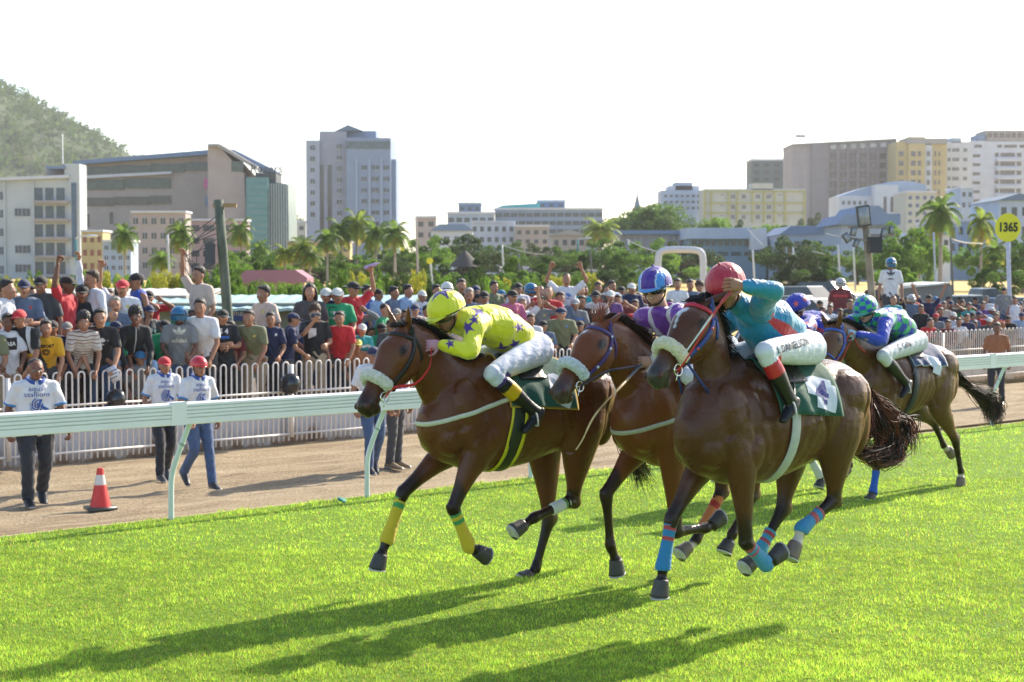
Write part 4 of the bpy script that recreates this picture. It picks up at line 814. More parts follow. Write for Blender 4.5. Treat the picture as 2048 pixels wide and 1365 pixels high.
def wcol(a, b, c0, c1, c2):
    def f(V, pts):
        d = np.asarray(pts[-1])-np.asarray(pts[0]); t = (V-np.asarray(pts[0]))@d/(d@d); C = np.tile((*c1, 1.), (len(V), 1)); C = lay(C, t < a, c0); return lay(C, t > b, c2)
    return f
if 'a' in FR:
    f = FR['b']; L = lambda x, y, l: f.world(f.loc(x, y, l))
    whip('whip', [L(1282, 730, .16), L(1245, 770, .42), L(1192, 828, .50), L(1165, 880, .52), L(1152, 900, .52)], wcol(.35, .74, (.03, .05, .07), (.30, .18, .06), (.60, .45, .20)), 'slim riding whip with pale padded end hanging beside the middle horse')
    f = FR['c']; L = lambda x, y, l: f.world(f.loc(x, y, l))
    whip('whip', [L(1470, 575, .30), L(1440, 610, .30), L(1400, 665, .26), L(1366, 712, .24)], wcol(.2, .45, (.35, .04, .03), (.45, .05, .04), (.66, .66, .6)), 'red and white riding whip held up by the jockey in turquoise')
# ------------------------------------------------------------------ crowd and marshals
COL = dict(white=(.62, .63, .68), red=(.50, .02, .03), maroon=(.16, .03, .035), black=(.012, .013, .016), grey=(.20, .21, .22), navy=(.014, .02, .07), mustard=(.62, .33, .01), olive=(.16, .17, .09), blue=(.02, .07, .35), teal=(.02, .28, .32), green=(.01, .28, .12), beige=(.50, .40, .34), purple=(.12, .05, .2), pink=(.45, .10, .20), lightblue=(.25, .38, .58), brown=(.28, .11, .05), jeans=(.05, .09, .19), khaki=(.36, .28, .19), dark=(.02, .022, .03), charcoal=(.06, .06, .065), striped=(.55, .52, .48), slate=(.10, .14, .22))
PF = lambda r, f, u: A3(-r, -f, u)
STAND = {1: ((.10, .02, .50), (.11, -.02, .09)), -1: ((-.10, .0, .50), (-.12, -.03, .09))}
WALK = {1: ((.10, .16, .52), (.10, .14, .10)), -1: ((-.09, .04, .50), (-.10, -.22, .16))}
WALK2 = {1: ((.09, .10, .52), (.11, -.18, .22)), -1: ((-.10, .12, .52), (-.11, .20, .09))}
POSES = dict(
    rail=dict(lean=10, R=((.06, .06, -.26), (-.02, .24, -.40)), L=((-.06, .06, -.26), (.02, .24, -.40)), t='with hands on the fence'),
    lean=dict(lean=30, R=((.05, .04, -.27), (-.02, .16, -.50)), L=((-.05, .04, -.27), (.02, .18, -.50)), t='leaning over the fence'),
    stand=dict(lean=2, R=((.07, -.03, -.27), (.09, .06, -.52)), L=((-.07, -.03, -.27), (-.09, .06, -.52)), t='standing'),
    fist=dict(lean=3, R=((.13, .03, .22), (.10, .06, .47)), L=((-.07, .0, -.27), (-.05, .15, -.46)), t='with one fist raised'),
    fistl=dict(lean=3, L=((-.15, .05, .18), (-.10, .08, .44)), R=((.07, .0, -.27), (.05, .15, -.46)), t='with one fist raised'),
    both=dict(lean=2, R=((.20, .02, .18), (.12, .08, .42)), L=((-.20, .02, .18), (-.10, .08, .42)), t='with both arms raised'),
    vee=dict(lean=2, R=((.14, .02, .24), (.24, .04, .50)), L=((-.14, .02, .24), (-.24, .04, .50)), t='with both arms raised wide'),
    phone=dict(lean=3, R=((.05, .22, -.14), (-.10, .36, .08)), L=((-.07, .05, -.26), (.02, .22, -.30)), t='holding up a phone'),
    shade=dict(lean=2, R=((.22, .14, .02), (.02, .18, .14)), L=((-.22, .14, .02), (-.02, .18, .14)), t='with hands up at the face'),
    fold=dict(lean=4, R=((.06, .10, -.25), (-.16, .24, -.22)), L=((-.06, .10, -.25), (.14, .25, -.26)), t='with arms folded'),
    walk=dict(lean=4, R=((.08, -.06, -.26), (.10, .08, -.50)), L=((-.08, .02, -.27), (-.12, .14, -.50)), legs=WALK, t='walking'),
    walk2=dict(lean=3, R=((.08, .04, -.26), (.06, .20, -.46)), L=((-.10, -.06, -.26), (-.12, -.02, -.50)), legs=WALK2, t='walking'))
MC = {}
def skel(pose):
    P = POSES[pose]; th = R(P['lean']); sp = lambda h, r=0., f=0.: PF(r, sin(th)*h+f*cos(th), .95+cos(th)*h-f*sin(th)*.0)
    d = dict(pel=PF(0, 0, .94), chest=sp(.32), nk=sp(.50), th=th); hb = sp(.50)+PF(0, .03+sin(th)*.05, .125); d['head'] = hb
    for y, k in ((1, 'R'), (-1, 'L')):
        s0 = sp(.435, .168*y); e, w_ = P[k]; d['sh', y] = s0; d['el', y] = s0+PF(*e); d['wr', y] = s0+PF(*w_)
        kn, an = P.get('legs', STAND)[y]; d['hip', y] = PF(.095*y, 0, .92); d['kn', y] = PF(*kn); d['an', y] = PF(*an)
    d['HM'] = np.column_stack([A3(-1, 0, 0), A3(0, -cos(.08), -sin(.08)), A3(0, -sin(.08), cos(.08))]); return d
def pmesh(kind, pose, sl='tee', fat=1., hi=False, mouth=False):
    k = (kind, pose, sl, fat, hi, mouth)
    if k in MC: return MC[k]
    d = skel(pose); vx = .011 if hi else .016; B = Blob(); p = Part()
    if kind == 'body':
        head_blob(B, d['head'], d['HM'], 1.0); B.add(loft([d['nk']*.85+d['chest']*.15, d['nk']*.4+d['head']*.6, d['head']+A3(0, .01, -.05)], [(.056,)*2, (.050,)*2, (.050,)*2], n=12)); B.add(loft([d['pel'], d['chest'], d['nk']*.9+d['chest']*.1], [(.13, .09), (.14, .10), (.10, .07)], side=(1, 0, 0), n=14))
        for y in (1, -1):
            B.add(loft([d['nk']*.7+d['chest']*.3, d['sh', y]], [.045, .042], n=8, sub=1)); B.add(loft([d['sh', y], (d['sh', y]+d['el', y])/2, d['el', y], d['el', y]*.6+d['wr', y]*.4, d['wr', y]], [.045, .044, .038, .038, .027], n=10, sub=3)); B.add(loft([d['hip', y], d['kn', y], d['an', y]], [.07, .05, .035], n=10, sub=2))
        if mouth: pass
        fp = face_paint(d['head'], d['HM'], 1., teeth=mouth); p.add(B.remesh(vx, 3), paint=fp)
        for y in (1, -1):
            f = d['wr', y]-d['el', y]; up = unit(f)[2] > .3; hand(p, d['wr', y]-unit(f)*.012, f, A3(0, -1, 0) if up else A3(y*.9, 0, -.4), 1.25 if pose in ('fist', 'fistl', 'rail', 'lean') else (.25 if pose == 'vee' else .7), (1 if up else -1)*y, None, 1.05)
    if kind == 'shirt':
        B.add(loft([PF(0, .0, .86), d['pel']+A3(0, 0, .06), d['chest'], d['chest']*.35+d['nk']*.65, d['nk']], [(.165*fat, .12*fat), (.16*fat, .12*fat), (.178, .125), (.16, .105), (.082, .075)], side=(1, 0, 0), n=22, sub=4))
        for y in (1, -1):
            s0, e0, w0 = d['sh', y], d['el', y], d['wr', y]
            if sl != 'tank': B.add(ellip(s0, .068)); B.add(ellip(s0*.55+d['nk']*.45, A3(.085, .07, .055)))
            if sl == 'tee': B.add(loft([s0, s0*.55+e0*.45, s0*.2+e0*.8], [.066, .066, .062], n=14, sub=2, cap=.1))
            if sl == 'long': B.add(loft([s0, s0*.5+e0*.5, e0, e0*.5+w0*.5, w0*.92+e0*.08], [.066, .06, .052, .047, .038], n=14, sub=3, cap=.1))
        V, Fc = B.remesh(vx, 3); rip = np.sin(V[:, 2]*38+V[:, 0]*17+np.sin(V[:, 0]*25)*2)*.005+np.sin(V[:, 0]*45-V[:, 2]*14)*.004; V = V+np.stack([rip*0, np.sign(V[:, 1])*rip, 0*rip], 1); p.add((V, Fc))
    if kind == 'trousers':
        B.add(loft([PF(0, 0, .98), PF(0, 0, .84)], [(.155, .115), (.16, .12)], side=(1, 0, 0), n=18, sub=1))
        for y in (1, -1):
            if sl == 'shorts': B.add(loft([d['hip', y], d['kn', y]], [.10, .085], n=14, sub=3, cap=.1))
            else: B.add(loft([d['hip', y], d['hip', y]*.5+d['kn', y]*.5, d['kn', y], d['kn', y]*.5+d['an', y]*.5, d['an', y]+A3(0, 0, -.01)], [.105, .09, .07, .064, .062], n=14, sub=3, cap=.1))
        V, Fc = B.remesh(vx, 3); rip = np.sin(V[:, 2]*52+np.sin(V[:, 0]*30)*2)*.004; p.add((V+np.stack([rip, rip, 0*rip], 1), Fc))
    if kind == 'shoes':
        for y in (1 if sl == 'R' else -1,):
            a = d['an', y]; f = A3(0, -1, 0); back_up = a[2] > .13
            f = A3(0, -.8, -.6) if back_up else A3(0, -1, -.02); f = unit(f); dn = A3(0, 0, -1) if not back_up else unit(A3(0, .6, -.8))
            p.add(loft([a-f*.06+dn*.035, a+dn*.02+f*.02, a+f*.12+dn*.05, a+f*.20+dn*.062], [(.036, .035), (.045, .048), (.046, .032), (.036, .02)], side=(1, 0, 0), n=12, sub=3)); p.add(loft([a-f*.075+dn*.062, a+f*.06+dn*.066, a+f*.215+dn*.068], [(.036, .012), (.044, .012), (.034, .01)], side=(1, 0, 0), n=12, sub=2), (.35, .34, .32))
    o = p.build(kind, M[dict(body='skin', shirt='cloth', trousers='cloth', shoes='leather')[kind]]); me = o.data; bpy.data.objects.remove(o); MC[k] = me; return me
def headmesh(kind):
    k = ('head', kind)
    if k in MC: return MC[k]
    p = Part(); I = np.eye(3); O = A3(0, 0, 0); m = 'hair'
    if kind in ('short', 'curly', 'long', 'bald'):
        B = Blob(); g = .010 if kind in ('short', 'long') else (.030 if kind == 'curly' else .0015)
        B.add(ellip((0, -.034, .056+g*.6), A3(.073+g, .080+g, .072+g))); 
        if kind != 'bald': B.add(ellip((0, -.062, .01), A3(.064+g*.6, .045+g, .055)))
        if kind == 'short': B.add(ellip((0, .025, .108), A3(.052, .045, .020)))
        if kind == 'long':
            for x in (-1, 1): B.add(loft([A3(.06*x, -.02, .07), A3(.085*x, -.02, .0), A3(.088*x, -.02, -.12)], [.03, .03, .028], n=8))
            B.add(ellip((0, -.07, -.06), A3(.075, .04, .10)))
        V, Fc = B.remesh(.010, 1 if kind == 'curly' else 2); V = V+np.stack([np.sin(V[:, 1]*130+V[:, 2]*80), np.sin(V[:, 2]*150+V[:, 0]*90), np.cos(V[:, 0]*140+V[:, 1]*60)], 1)*(.006 if kind == 'curly' else .002); p.add((V, Fc))
    if kind in ('cap', 'capback', 'wide'):
        m = 'cloth'; s_ = -1 if kind == 'capback' else 1
        p.add(dome(A3(0, -.012, .03), I, A3(.089, .108, .088), -.08, 24, 10)); p.add(brim(A3(0, -.012*s_, .032), np.diag([1, s_, 1.]), (.075, .095), .075, 1.05, .02))
        if kind == 'wide': p.add(loft([A3(0, -.01, .03), A3(0, -.01, .036)], [(.15, .17), (.15, .17)], side=(1, 0, 0), n=24, sub=1, cap=.02))
        p.add(ellip((0, -.012, .118), .008)); B = Blob(); B.add(ellip((0, -.045, .0), A3(.072, .06, .06))); p.add(B.remesh(.011, 2), (.012, .01, .008))
    if kind == 'helm':
        m = 'gloss'; p.add(dome(A3(0, -.02, .02), I, A3(.125, .148, .135), -.55, 28, 16)); p.add(brim(A3(0, -.01, .055), I, (.10, .12), .05, 1.0, .01)); p.add(loft([A3(.115*sin(t), -.01+.125*cos(t), .035) for t in np.linspace(-1.1, 1.1, 11)], [(.010, .030)]*11, side=(0, 0, 1), n=8, sub=1), (.02, .025, .03))
        for x in (-1, 1): p.add(tube([A3(.095*x, .0, -.03), A3(.07*x, .03, -.09), A3(0, .05, -.12)], .007), (.01, .01, .01))
    if kind == 'ridehelm':
        m = 'gloss'; p.add(dome(A3(0, -.015, .035), I, A3(.112, .135, .118), -.12, 36, 18)); p.add(brim(A3(0, -.01, .03), I, (.10, .118), .035, .9, .01))
        for x in (-1, 1): p.add(tube([A3(.085*x, .0, .02), A3(.072*x, .03, -.07), A3(0, .05, -.12)], .006), (.01, .01, .01))
    if kind == 'fullhelm':
        m = 'gloss'; p.add(dome(A3(0, -.02, .0), I, A3(.13, .155, .16), -.75, 28, 18))
    o = p.build({'cap': 'cap', 'capback': 'cap', 'wide': 'hat', 'helm': 'helmet', 'ridehelm': 'helmet', 'fullhelm': 'helmet'}.get(kind, 'hair'), M[m]); me = o.data; bpy.data.objects.remove(o); MC[k] = me; return me
NM = dict(cap='cap', capback='cap', wide='hat', helm='helmet', ridehelm='helmet')
def person(x, y, z, rz, s, pose, sl, shirt, head, hcol, skin, label, group, turn=0., tr='dark', leg='trousers', fat=1., hi=False, mouth=False, shoes=(.02, .02, .022), wid=1., cat='man'):
    b = link(bpy.data.objects.new('person', pmesh('body', pose, hi=hi, mouth=mouth))); b.location = (x, y, z); b.rotation_euler = (0, 0, rz); b.scale = (s*wid, s, s); b.color = (*(np.array(SK[skin])*rng.uniform(.85, 1.1)), 1)
    tag(b, label, cat, group)
    def ch(name, me, col): o = link(bpy.data.objects.new(name, me)); o.parent = b; o.color = (*np.array(col)[:3], 1); return o
    so_ = ch('shirt', pmesh('shirt', pose, sl, fat, hi), COL.get(shirt, shirt) if isinstance(shirt, str) else shirt)
    ch('trousers', pmesh('trousers', pose, leg, hi=hi), COL[tr]); [ch('shoe', pmesh('shoes', pose, k_), shoes) for k_ in 'RL']
    d = skel(pose)
    if head != 'none':
        h = ch(NM.get(head, 'hair'), headmesh(head), hcol); HM = Matrix([list(r) for r in d['HM']]); h.matrix_local = Matrix.Translation(Vector(d['head'])) @ HM.to_4x4()
    return b, so_, d
HC = dict(k=(.012, .009, .008), g=(.22, .21, .20), n=(.014, .02, .07), r=(.5, .02, .03), w=(.6, .6, .56), b=(.02, .14, .28), s=(.35, .36, .38), y=(.6, .55, .12), br=(.05, .025, .012), u=(.05, .10, .35))
HN = dict(k='black', g='grey', n='navy', r='red', w='white', b='blue', s='silver', y='yellow', br='brown', u='blue')
def headdesc(h, c):
    return {'short': f'short {"dark" if c in "k" else HN[c]} hair', 'curly': 'curly dark hair', 'long': 'long dark hair', 'bald': 'shaved head', 'cap': f'{HN[c]} cap', 'capback': f'{HN[c]} cap', 'wide': 'black brimmed hat', 'helm': f'{HN[c]} helmet'}[h]
ROW = [(.36, .12), (1.0, .22), (1.65, .50), (2.4, .62)]
TY = dict(tee='t-shirt', long='long sleeved top', tank='vest')
def place(px, py, o):
    d = ray(px, py)[:2]; t = ((FA+FN*o)@FN)/(d@FN); p3 = ray(px, py)*t; return p3[0], p3[1], p3[2]+CAMH
C_ = """
12 628 0 rail tee white short k c 10 the boy at the left edge
62 617 0 lean tee black cap r b -30 near the left edge
88 640 0 lean tee mustard short k b 5 x
160 622 0 lean tee striped curly k b 10 x
196 618 0 lean tee black short k a 5 holding a folded paper
262 612 0 lean long black curly k c 12 x
292 608 1 rail tee charcoal cap n b 20 x
358 612 0 rail tee grey helm b c 0 bearded
406 598 0 lean tee white short k b -8 x
274 700 0 lean tee grey cap b b 10 crouching low behind the fence
444 618 0 fold tee black cap k b 10 shouting
507 620 0 lean tee olive short k b -15 x
541 625 0 rail tee navy short k b 0 x
572 625 0 rail tee navy cap n b 95 seen from the side
628 608 0 phone tee black curly br a 10 x
682 623 0 lean tee red short k b -5 x
716 646 0 lean tee teal cap w a 15 x
740 655 1 rail tee slate short k b 20 laughing
706 676 0 lean tee brown cap y b 15 resting arms on the fence
8 560 1 stand long white short k b 60 x
48 557 1 fold tee slate cap n a 0 holding a bottle
84 550 1 stand tee charcoal cap k b -20 x
127 551 1 fist tee red cap k c 60 x
163 568 1 fold tee black cap k b 5 in sunglasses
190 542 1 fist long white short br b -60 x
246 558 1 fist tee white cap r b -10 x
228 594 1 rail tee slate short g b 5 bearded
279 545 1 stand tank blue cap k b -65 x
402 534 1 fist tee beige short k b -40 x
76 598 1 rail tee white bald k b 80 x
12 606 1 rail tee navy cap k b 5 in sunglasses
212 614 1 rail tee teal short g a 50 x
298 690 0 lean tee lightblue cap k c -20 x
531 572 1 stand tee beige short k b -50 x
620 569 1 stand tee charcoal long k b 0 x
652 575 1 rail tee slate cap w a 0 x
672 575 1 rail tee green cap w b 10 x
703 562 1 fistl tee red wide k b 30 x
730 571 2 stand tee blue short k b 60 x
752 577 2 stand tee lightblue cap k b 60 x
656 600 1 rail tee maroon helm n a 30 x
600 614 1 rail tee white short k b 35 x
709 600 1 shade long grey cap k b 0 x
758 608 1 rail tee green bald k a 70 x
784 574 2 stand tee slate short k b 60 x
812 570 2 stand tee lightblue short k b 60 x
838 580 2 rail tee white cap w b 30 x
796 616 1 rail tee olive cap g a -10 x
830 607 1 rail tee beige cap n a 0 x
850 612 1 rail tee purple short k b 20 x
870 570 2 stand tee black short k b 40 x
893 564 2 stand tee lightblue helm w b 20 x
922 559 2 stand tee charcoal short k b 10 x
938 577 1 rail tee slate short g b 0 x
952 570 2 stand tee lightblue cap n b 0 x
966 581 1 rail tee white cap k b 10 x
986 563 2 stand tee olive short k b 30 x
1018 579 1 rail tee pink cap k b 30 x
1036 565 2 stand tee white cap k b 10 x
1060 566 2 stand tee white helm b b 30 x
1080 572 2 stand long red bald k a 20 x
1096 573 1 stand tee red bald k a 0 x
1083 592 1 shade tee grey short k b -10 x
1043 597 1 fistl tee white short g a 20 x
1133 547 2 both tee white bald k b 0 bearded
1162 570 2 stand tee teal short g a 10 x
1120 614 0 rail tee olive cap n a 10 heavy set
1166 592 1 rail tee black short k b -10 x
1196 565 2 stand tee charcoal short k b 10 x
1222 562 2 stand tee lightblue short k b 30 x
1192 580 1 rail tee white cap k b 0 x
1220 580 1 stand tee purple cap w b 10 x
1214 596 1 rail tee red cap k b 0 x
1246 604 1 rail tee red short k b 20 x
1262 566 2 stand tee navy cap w b 20 x
1236 590 1 shade tee maroon short k b 0 x
993 612 1 rail tee teal cap w b 10 x
880 652 0 lean tee white short br a 20 x
1355 558 2 stand tee white short k b 0 x
1380 560 2 stand tee slate short k b 10 x
1399 562 2 stand tee brown curly br b 0 x
776 640 0 lean tee charcoal short k b 10 x
812 650 0 rail tee red short k b 0 x
842 655 0 rail tee blue cap g b -10 x
1000 640 0 rail tee charcoal short k b 0 x
1030 630 0 rail tee lightblue short g b 10 x
1062 628 0 lean tee white short k b 0 x
1085 640 0 rail tee slate cap k b 10 x
1160 640 0 lean tee black cap k b 0 x
1190 632 0 rail tee beige short k b 10 x
1215 640 0 rail tee maroon short k b 0 x
1245 640 0 rail tee charcoal short k b 0 x
1270 600 1 rail tee slate short k b 0 x
1120 585 1 stand tee slate short k b 10 x
905 600 1 rail tee grey short k b 0 x
1150 596 1 rail tee grey cap s b 0 x
1681 556 2 stand tee maroon helm s b 5 standing tall
1782 515 2 stand tee white helm b b 0 standing above the crowd
1746 562 3 stand tee charcoal cap k b 0 behind the lighting pole
1792 579 2 stand tee black short k b 10 x
1784 592 1 rail tee teal bald k a 20 x
1822 589 2 stand tee slate helm s b 20 x
1858 589 2 vee tee navy cap k b 0 x
1842 610 1 rail tee black short k b 0 x
1881 616 1 rail tee navy short k b 0 x
1905 624 1 shade tee white cap w b 30 x
1930 628 0 lean tee navy short k b 10 x
1945 624 1 rail tee slate cap k b 0 x
1958 622 1 shade tee red cap n b 0 x
1975 634 0 lean tee charcoal cap w b 10 x
2008 574 2 stand tee grey cap k a 0 x
2030 594 1 stand tank white short k b 0 in sunglasses
1825 644 0 lean tee navy cap r b 0 x
2044 624 0 lean tee lightblue cap n b 0 x
1896 640 0 lean tee maroon short k b 0 x
1862 640 0 lean tee black short k b 0 x
1914 636 0 lean tee white short k b 10 x
1950 642 0 lean tee black short k c 0 x
1992 626 0 lean tee brown short k b 0 x
2016 630 0 lean tee black cap k b 0 x
1800 632 1 rail tee lightblue short k b 0 x
1700 600 1 rail tee charcoal short k b 0 x
1660 610 1 rail tee white short k b 0 x
1640 600 2 stand tee slate cap k b 0 x
1420 600 1 rail tee slate short k b 0 x
1340 600 1 rail tee black short k b 0 x
1700 640 0 lean tee slate short k b 0 x
1872 626 1 rail tee grey cap r b 0 x
1888 604 2 stand tee beige short k b 0 x
1938 606 2 stand tee teal short k b 0 x
1966 604 2 stand tee purple short k b 0 x
""".strip().split('\n')
PEOPLE = {}
def crowd():
    for ln in C_:
        a = ln.split(); px, py, row = float(a[0]), float(a[1]), int(a[2]); pose, sl, sc, hd, hc, sk = a[3:9]; turn = float(a[9]); ex = ' '.join(a[10:])
        o, fl = ROW[row]; o += rng.uniform(-.08, .12)*(row > 0); x, y, zt = place(px, py, o); top = skel(pose)['head'][2]+.125+(.03 if hd in ('helm', 'curly') else 0)
        s = min(max((zt-fl)/top, .86), 1.10); z = zt-top*s
        rz = math.atan2(-x, y)+R(turn*1.0); g = TY[sl]; sname = {'striped': 'brown and white striped', 'lightblue': 'light blue', 'slate': 'slate blue'}.get(sc, sc)
        if sc == 'white' and sl == 'long': g = 'hooded top'
        if sc == 'black' and sl == 'long': g = 'jacket'
        lab = f"man in {sname} {g} with {headdesc(hd, hc)} {POSES[pose]['t']}" if ex == 'x' else f"{'boy' if 'boy' in ex else 'man'} in {sname} {g} with {headdesc(hd, hc)}, {ex.replace('the boy ', '')}"
        b, so_, d = person(x, y, z, rz, s, pose, sl, sc, hd, HC[hc], sk, lab, 'spectators crowding behind the fence', tr=rng.choice(['jeans', 'dark', 'khaki', 'charcoal']), fat=1.0 if row else rng.choice([1., 1.12]), mouth=bool(rng.random() < .35), wid=rng.uniform(.94, 1.1)*(1.15 if 'heavy' in ex else 1))
        PEOPLE[(int(px), int(py))] = (b, so_, d)
        if 'bearded' in ex or rng.random() < .12:
            pass
crowd()
def filler():
    g = random.Random(31); taken = [(float(l.split()[0]), int(l.split()[2])) for l in C_]; n = 0
    zones = [(0, -20, 470, 632, 645, 22), (1, -15, 470, 606, 622, 22), (2, 0, 330, 572, 588, 27), (1, 470, 800, 612, 628, 26), (2, 560, 800, 588, 600, 28), (1, 760, 1300, 606, 622, 24), (2, 860, 1300, 582, 594, 26), (0, 760, 1260, 640, 655, 30), (1, 1640, 2070, 612, 626, 21), (2, 1790, 2070, 596, 606, 23), (0, 1690, 2070, 634, 646, 20), (3, 1000, 1290, 572, 580, 24), (3, 1790, 2070, 590, 596, 26)]
    for row, x0, x1, y0, y1, st in zones:
        x = x0
        while x < x1:
            px = x+g.uniform(-4, 4); x += st
            if any(abs(px-t) < 13 and r_ == row for t, r_ in taken) or (row >= 1 and (300 < px < 352 or 440 < px < 600)): continue
            py = g.uniform(y0, y1); o, fl = ROW[row]; o += g.uniform(.0, .35); X, Y, zt = place(px, py, o); pose = g.choice(['rail', 'stand', 'lean', 'rail', 'stand', 'fold', 'shade'] if row else ['lean', 'rail']); hd = g.choice(['short', 'short', 'cap', 'short', 'curly', 'cap', 'bald']); hc = 'k' if hd == 'curly' else g.choice('kkkkngwbr' if hd == 'cap' else 'kkkg'); sc = g.choice(['black', 'white', 'grey', 'navy', 'charcoal', 'slate', 'red', 'teal', 'olive', 'beige', 'lightblue', 'maroon', 'white', 'green', 'dark'])
            if hd == 'bald': hc = 'k'
            top = skel(pose)['head'][2]+.125; s = min(max((zt-fl)/top, .86), 1.08); person(X, Y, zt-top*s, math.atan2(-X, Y)+R(g.uniform(-20, 45)), s, pose, 'tee', sc, hd, HC[hc], g.choice('abbbc'), f"man in {dict(lightblue='light blue', slate='slate blue').get(sc, sc)} t-shirt with {headdesc(hd, hc)} {POSES[pose]['t']}", 'spectators crowding behind the fence', tr=g.choice(['jeans', 'dark', 'khaki', 'charcoal']), wid=g.uniform(.94, 1.12), mouth=g.random() < .3); n += 1
    print('fillers', n)
filler()
def shirtmark(key, items):
    b, so_, d = PEOPLE[key]; me = so_.data; V = np.empty(len(me.vertices)*3); me.vertices.foreach_get('co', V); bv = BVHTree.FromPolygons(V.reshape(-1, 3).tolist(), [list(p.vertices) for p in me.polygons]); th = d['th']
    for nm, vf, (ox, oz), c, off in items:
        O = d['chest']+A3(ox, -.02-oz*sin(th), oz*cos(th)); p = Part(); V2, F2 = decal(vf, bv, O, A3(1, 0, 0), A3(0, -sin(th), cos(th)), off); p.add((V2, F2)); o = p.build(nm, M['scloth'], b, c)
def leaf(ang, L, w, y0=0.):
    def f(x, y):
        y = y-y0; a = x*cos(ang)+y*sin(ang); p = -x*sin(ang)+y*cos(ang); return 0 < a < L and abs(p) < w*sin(pi*min(max(a/L, 0), 1))**.7
    return f
def trefoil(x, y):
    if abs((y+.012) % .022-.011) < .0035 and y < .012: return False
    return (leaf(pi/2, .11, .026)(x, y+.02) or leaf(R(38), .115, .024)(x, y+.02) or leaf(R(142), .115, .024)(x, y+.02))
shirtmark((358, 612), [('trefoil_emblem', gridpoly(trefoil, .24, .2, 60, 50), (0, .08), (.62, .60, .50), .006), ('shirt_lettering', text_vf('adidas', .085, bold=.002, grid=.03), (0, -.035), (.62, .60, .50), .006)])
shirtmark((1782, 515), [('trefoil_emblem', gridpoly(trefoil, .24, .2, 60, 50), (0, .09), (.05, .05, .06), .006), ('shirt_lettering', text_vf('adidas', .05, bold=.002, grid=.03), (0, .0), (.05, .05, .06), .006)])
shirtmark((12, 628), [('shirt_panel', gridpoly(lambda x, y: True, .24, .17, 12, 8), (0, .03), (.02, .02, .02), .004), ('shirt_lettering', text_vf('NASA', .075, bold=.003, grid=.03), (0, .03), (.7, .7, .7), .008)])
shirtmark((444, 618), [('shirt_lettering', text_vf('S 4', .11, bold=.003, grid=.03), (0, .09), (.65, .65, .7), .006), ('shirt_lettering', text_vf('ALPINE', .05, bold=.003, grid=.03), (0, .0), (.03, .15, .6), .006)])
shirtmark((88, 640), [('shirt_lettering', text_vf('ASPORT', .06, bold=.003, grid=.03), (0, .09), (.04, .02, .01), .006), ('shirt_emblem', gridpoly(lambda x, y: .02 < math.hypot(x, y) < .055 and abs(math.sin(4*math.atan2(y, x))) > .35, .12, .12, 30, 30), (0, .0), (.04, .02, .01), .006)])
shirtmark((160, 622), [('shirt_stripe', gridpoly(lambda x, y: abs((y % .045)-.0225) < .0042, .46, .56, 30, 110), (0, -.02), (.22, .07, .05), .004)])
shirtmark((628, 608), [('shirt_panel', gridpoly(lambda x, y: y > -.06+x*.5, .12, .16, 12, 12), (-.05, .0), (.6, .6, .6), .005)])
shirtmark((62, 617), [('shirt_panel', gridpoly(lambda x, y: abs(x) < .03, .08, .40, 8, 24), (.12, .0), (.55, .58, .65), .005)])
shirtmark((262, 612), [('jacket_zip', gridpoly(lambda x, y: abs(x) < .006, .02, .42, 6, 40), (0, .02), (.5, .5, .5), .005)])
shirtmark((541, 625), [('shirt_badge', gridpoly(lambda x, y: math.hypot(x, y) < .022, .05, .05, 12, 12), (.09, .08), (.6, .6, .62), .005)])
shirtmark((758, 608), [('shirt_emblem', gridpoly(lambda x, y: True, .12, .08, 8, 6), (0, .05), (.2, .5, .4), .005)])
gm = random.Random(4)
for ln in C_:   # small prints and badges on some of the shirts
    a = ln.split(); k = (int(a[0]), int(a[1]))
    if a[4] != 'tee' or k in ((358, 612), (1782, 515), (12, 628), (444, 618), (88, 640), (160, 622), (628, 608), (62, 617), (262, 612), (541, 625), (758, 608)) or gm.random() > .42: continue
    c = gm.choice([(.6, .6, .6), (.05, .05, .06), (.5, .05, .05), (.1, .2, .5), (.6, .5, .1)]); t = gm.random()
    if t < .4: shirtmark(k, [('shirt_badge', gridpoly(lambda x, y: math.hypot(x, y) < .02, .045, .045, 10, 10), (.08, .07), c, .006)])
    elif t < .75: wv = gm.uniform(.5, 1.6); shirtmark(k, [('shirt_print', gridpoly(lambda x, y: math.sin(x*60*wv)+math.sin(y*75+x*20) > .2, .20, .12, 20, 14), (0, .03), c, .006)])
    else: shirtmark(k, [('shirt_stripe', gridpoly(lambda x, y: abs(y) < .025, .34, .06, 30, 6), (0, .04), c, .006)])
# things held or hung
def hold(name, label, cat, loc, build): p = Part(); build(p); o = p.build(name, M['gloss']); o.location = loc; tag(o, label, cat); return o
def wpt(key, k, d_=(0, 0, 0)):
    b, s_, d = PEOPLE[key]; bpy.context.view_layer.update(); return np.array(b.matrix_world @ Vector(d[k]+A3(*d_)))
p = hold('phone', 'pale phone held up by curly haired man in black t-shirt', 'phone', wpt((628, 608), ('wr', 1), (.02, -.03, .09)), lambda p: (p.add(box((0, 0, 0), (.15, .012, .075)), (.5, .6, .55)), p.add(box((0, -.007, 0), (.14, .004, .066)), (.05, .06, .07))))
p = hold('bottle', 'plastic bottle held up over the crowd by man in black hat', 'bottle', wpt((703, 562), ('wr', -1), (.0, -.03, .10)), lambda p: (p.add(loft([A3(-.12, 0, -.04), A3(.05, 0, .02), A3(.08, 0, .03), A3(.12, 0, .045)], [.032, .032, .014, .014], side=(0, 1, 0)), (.45, .30, .50)),))
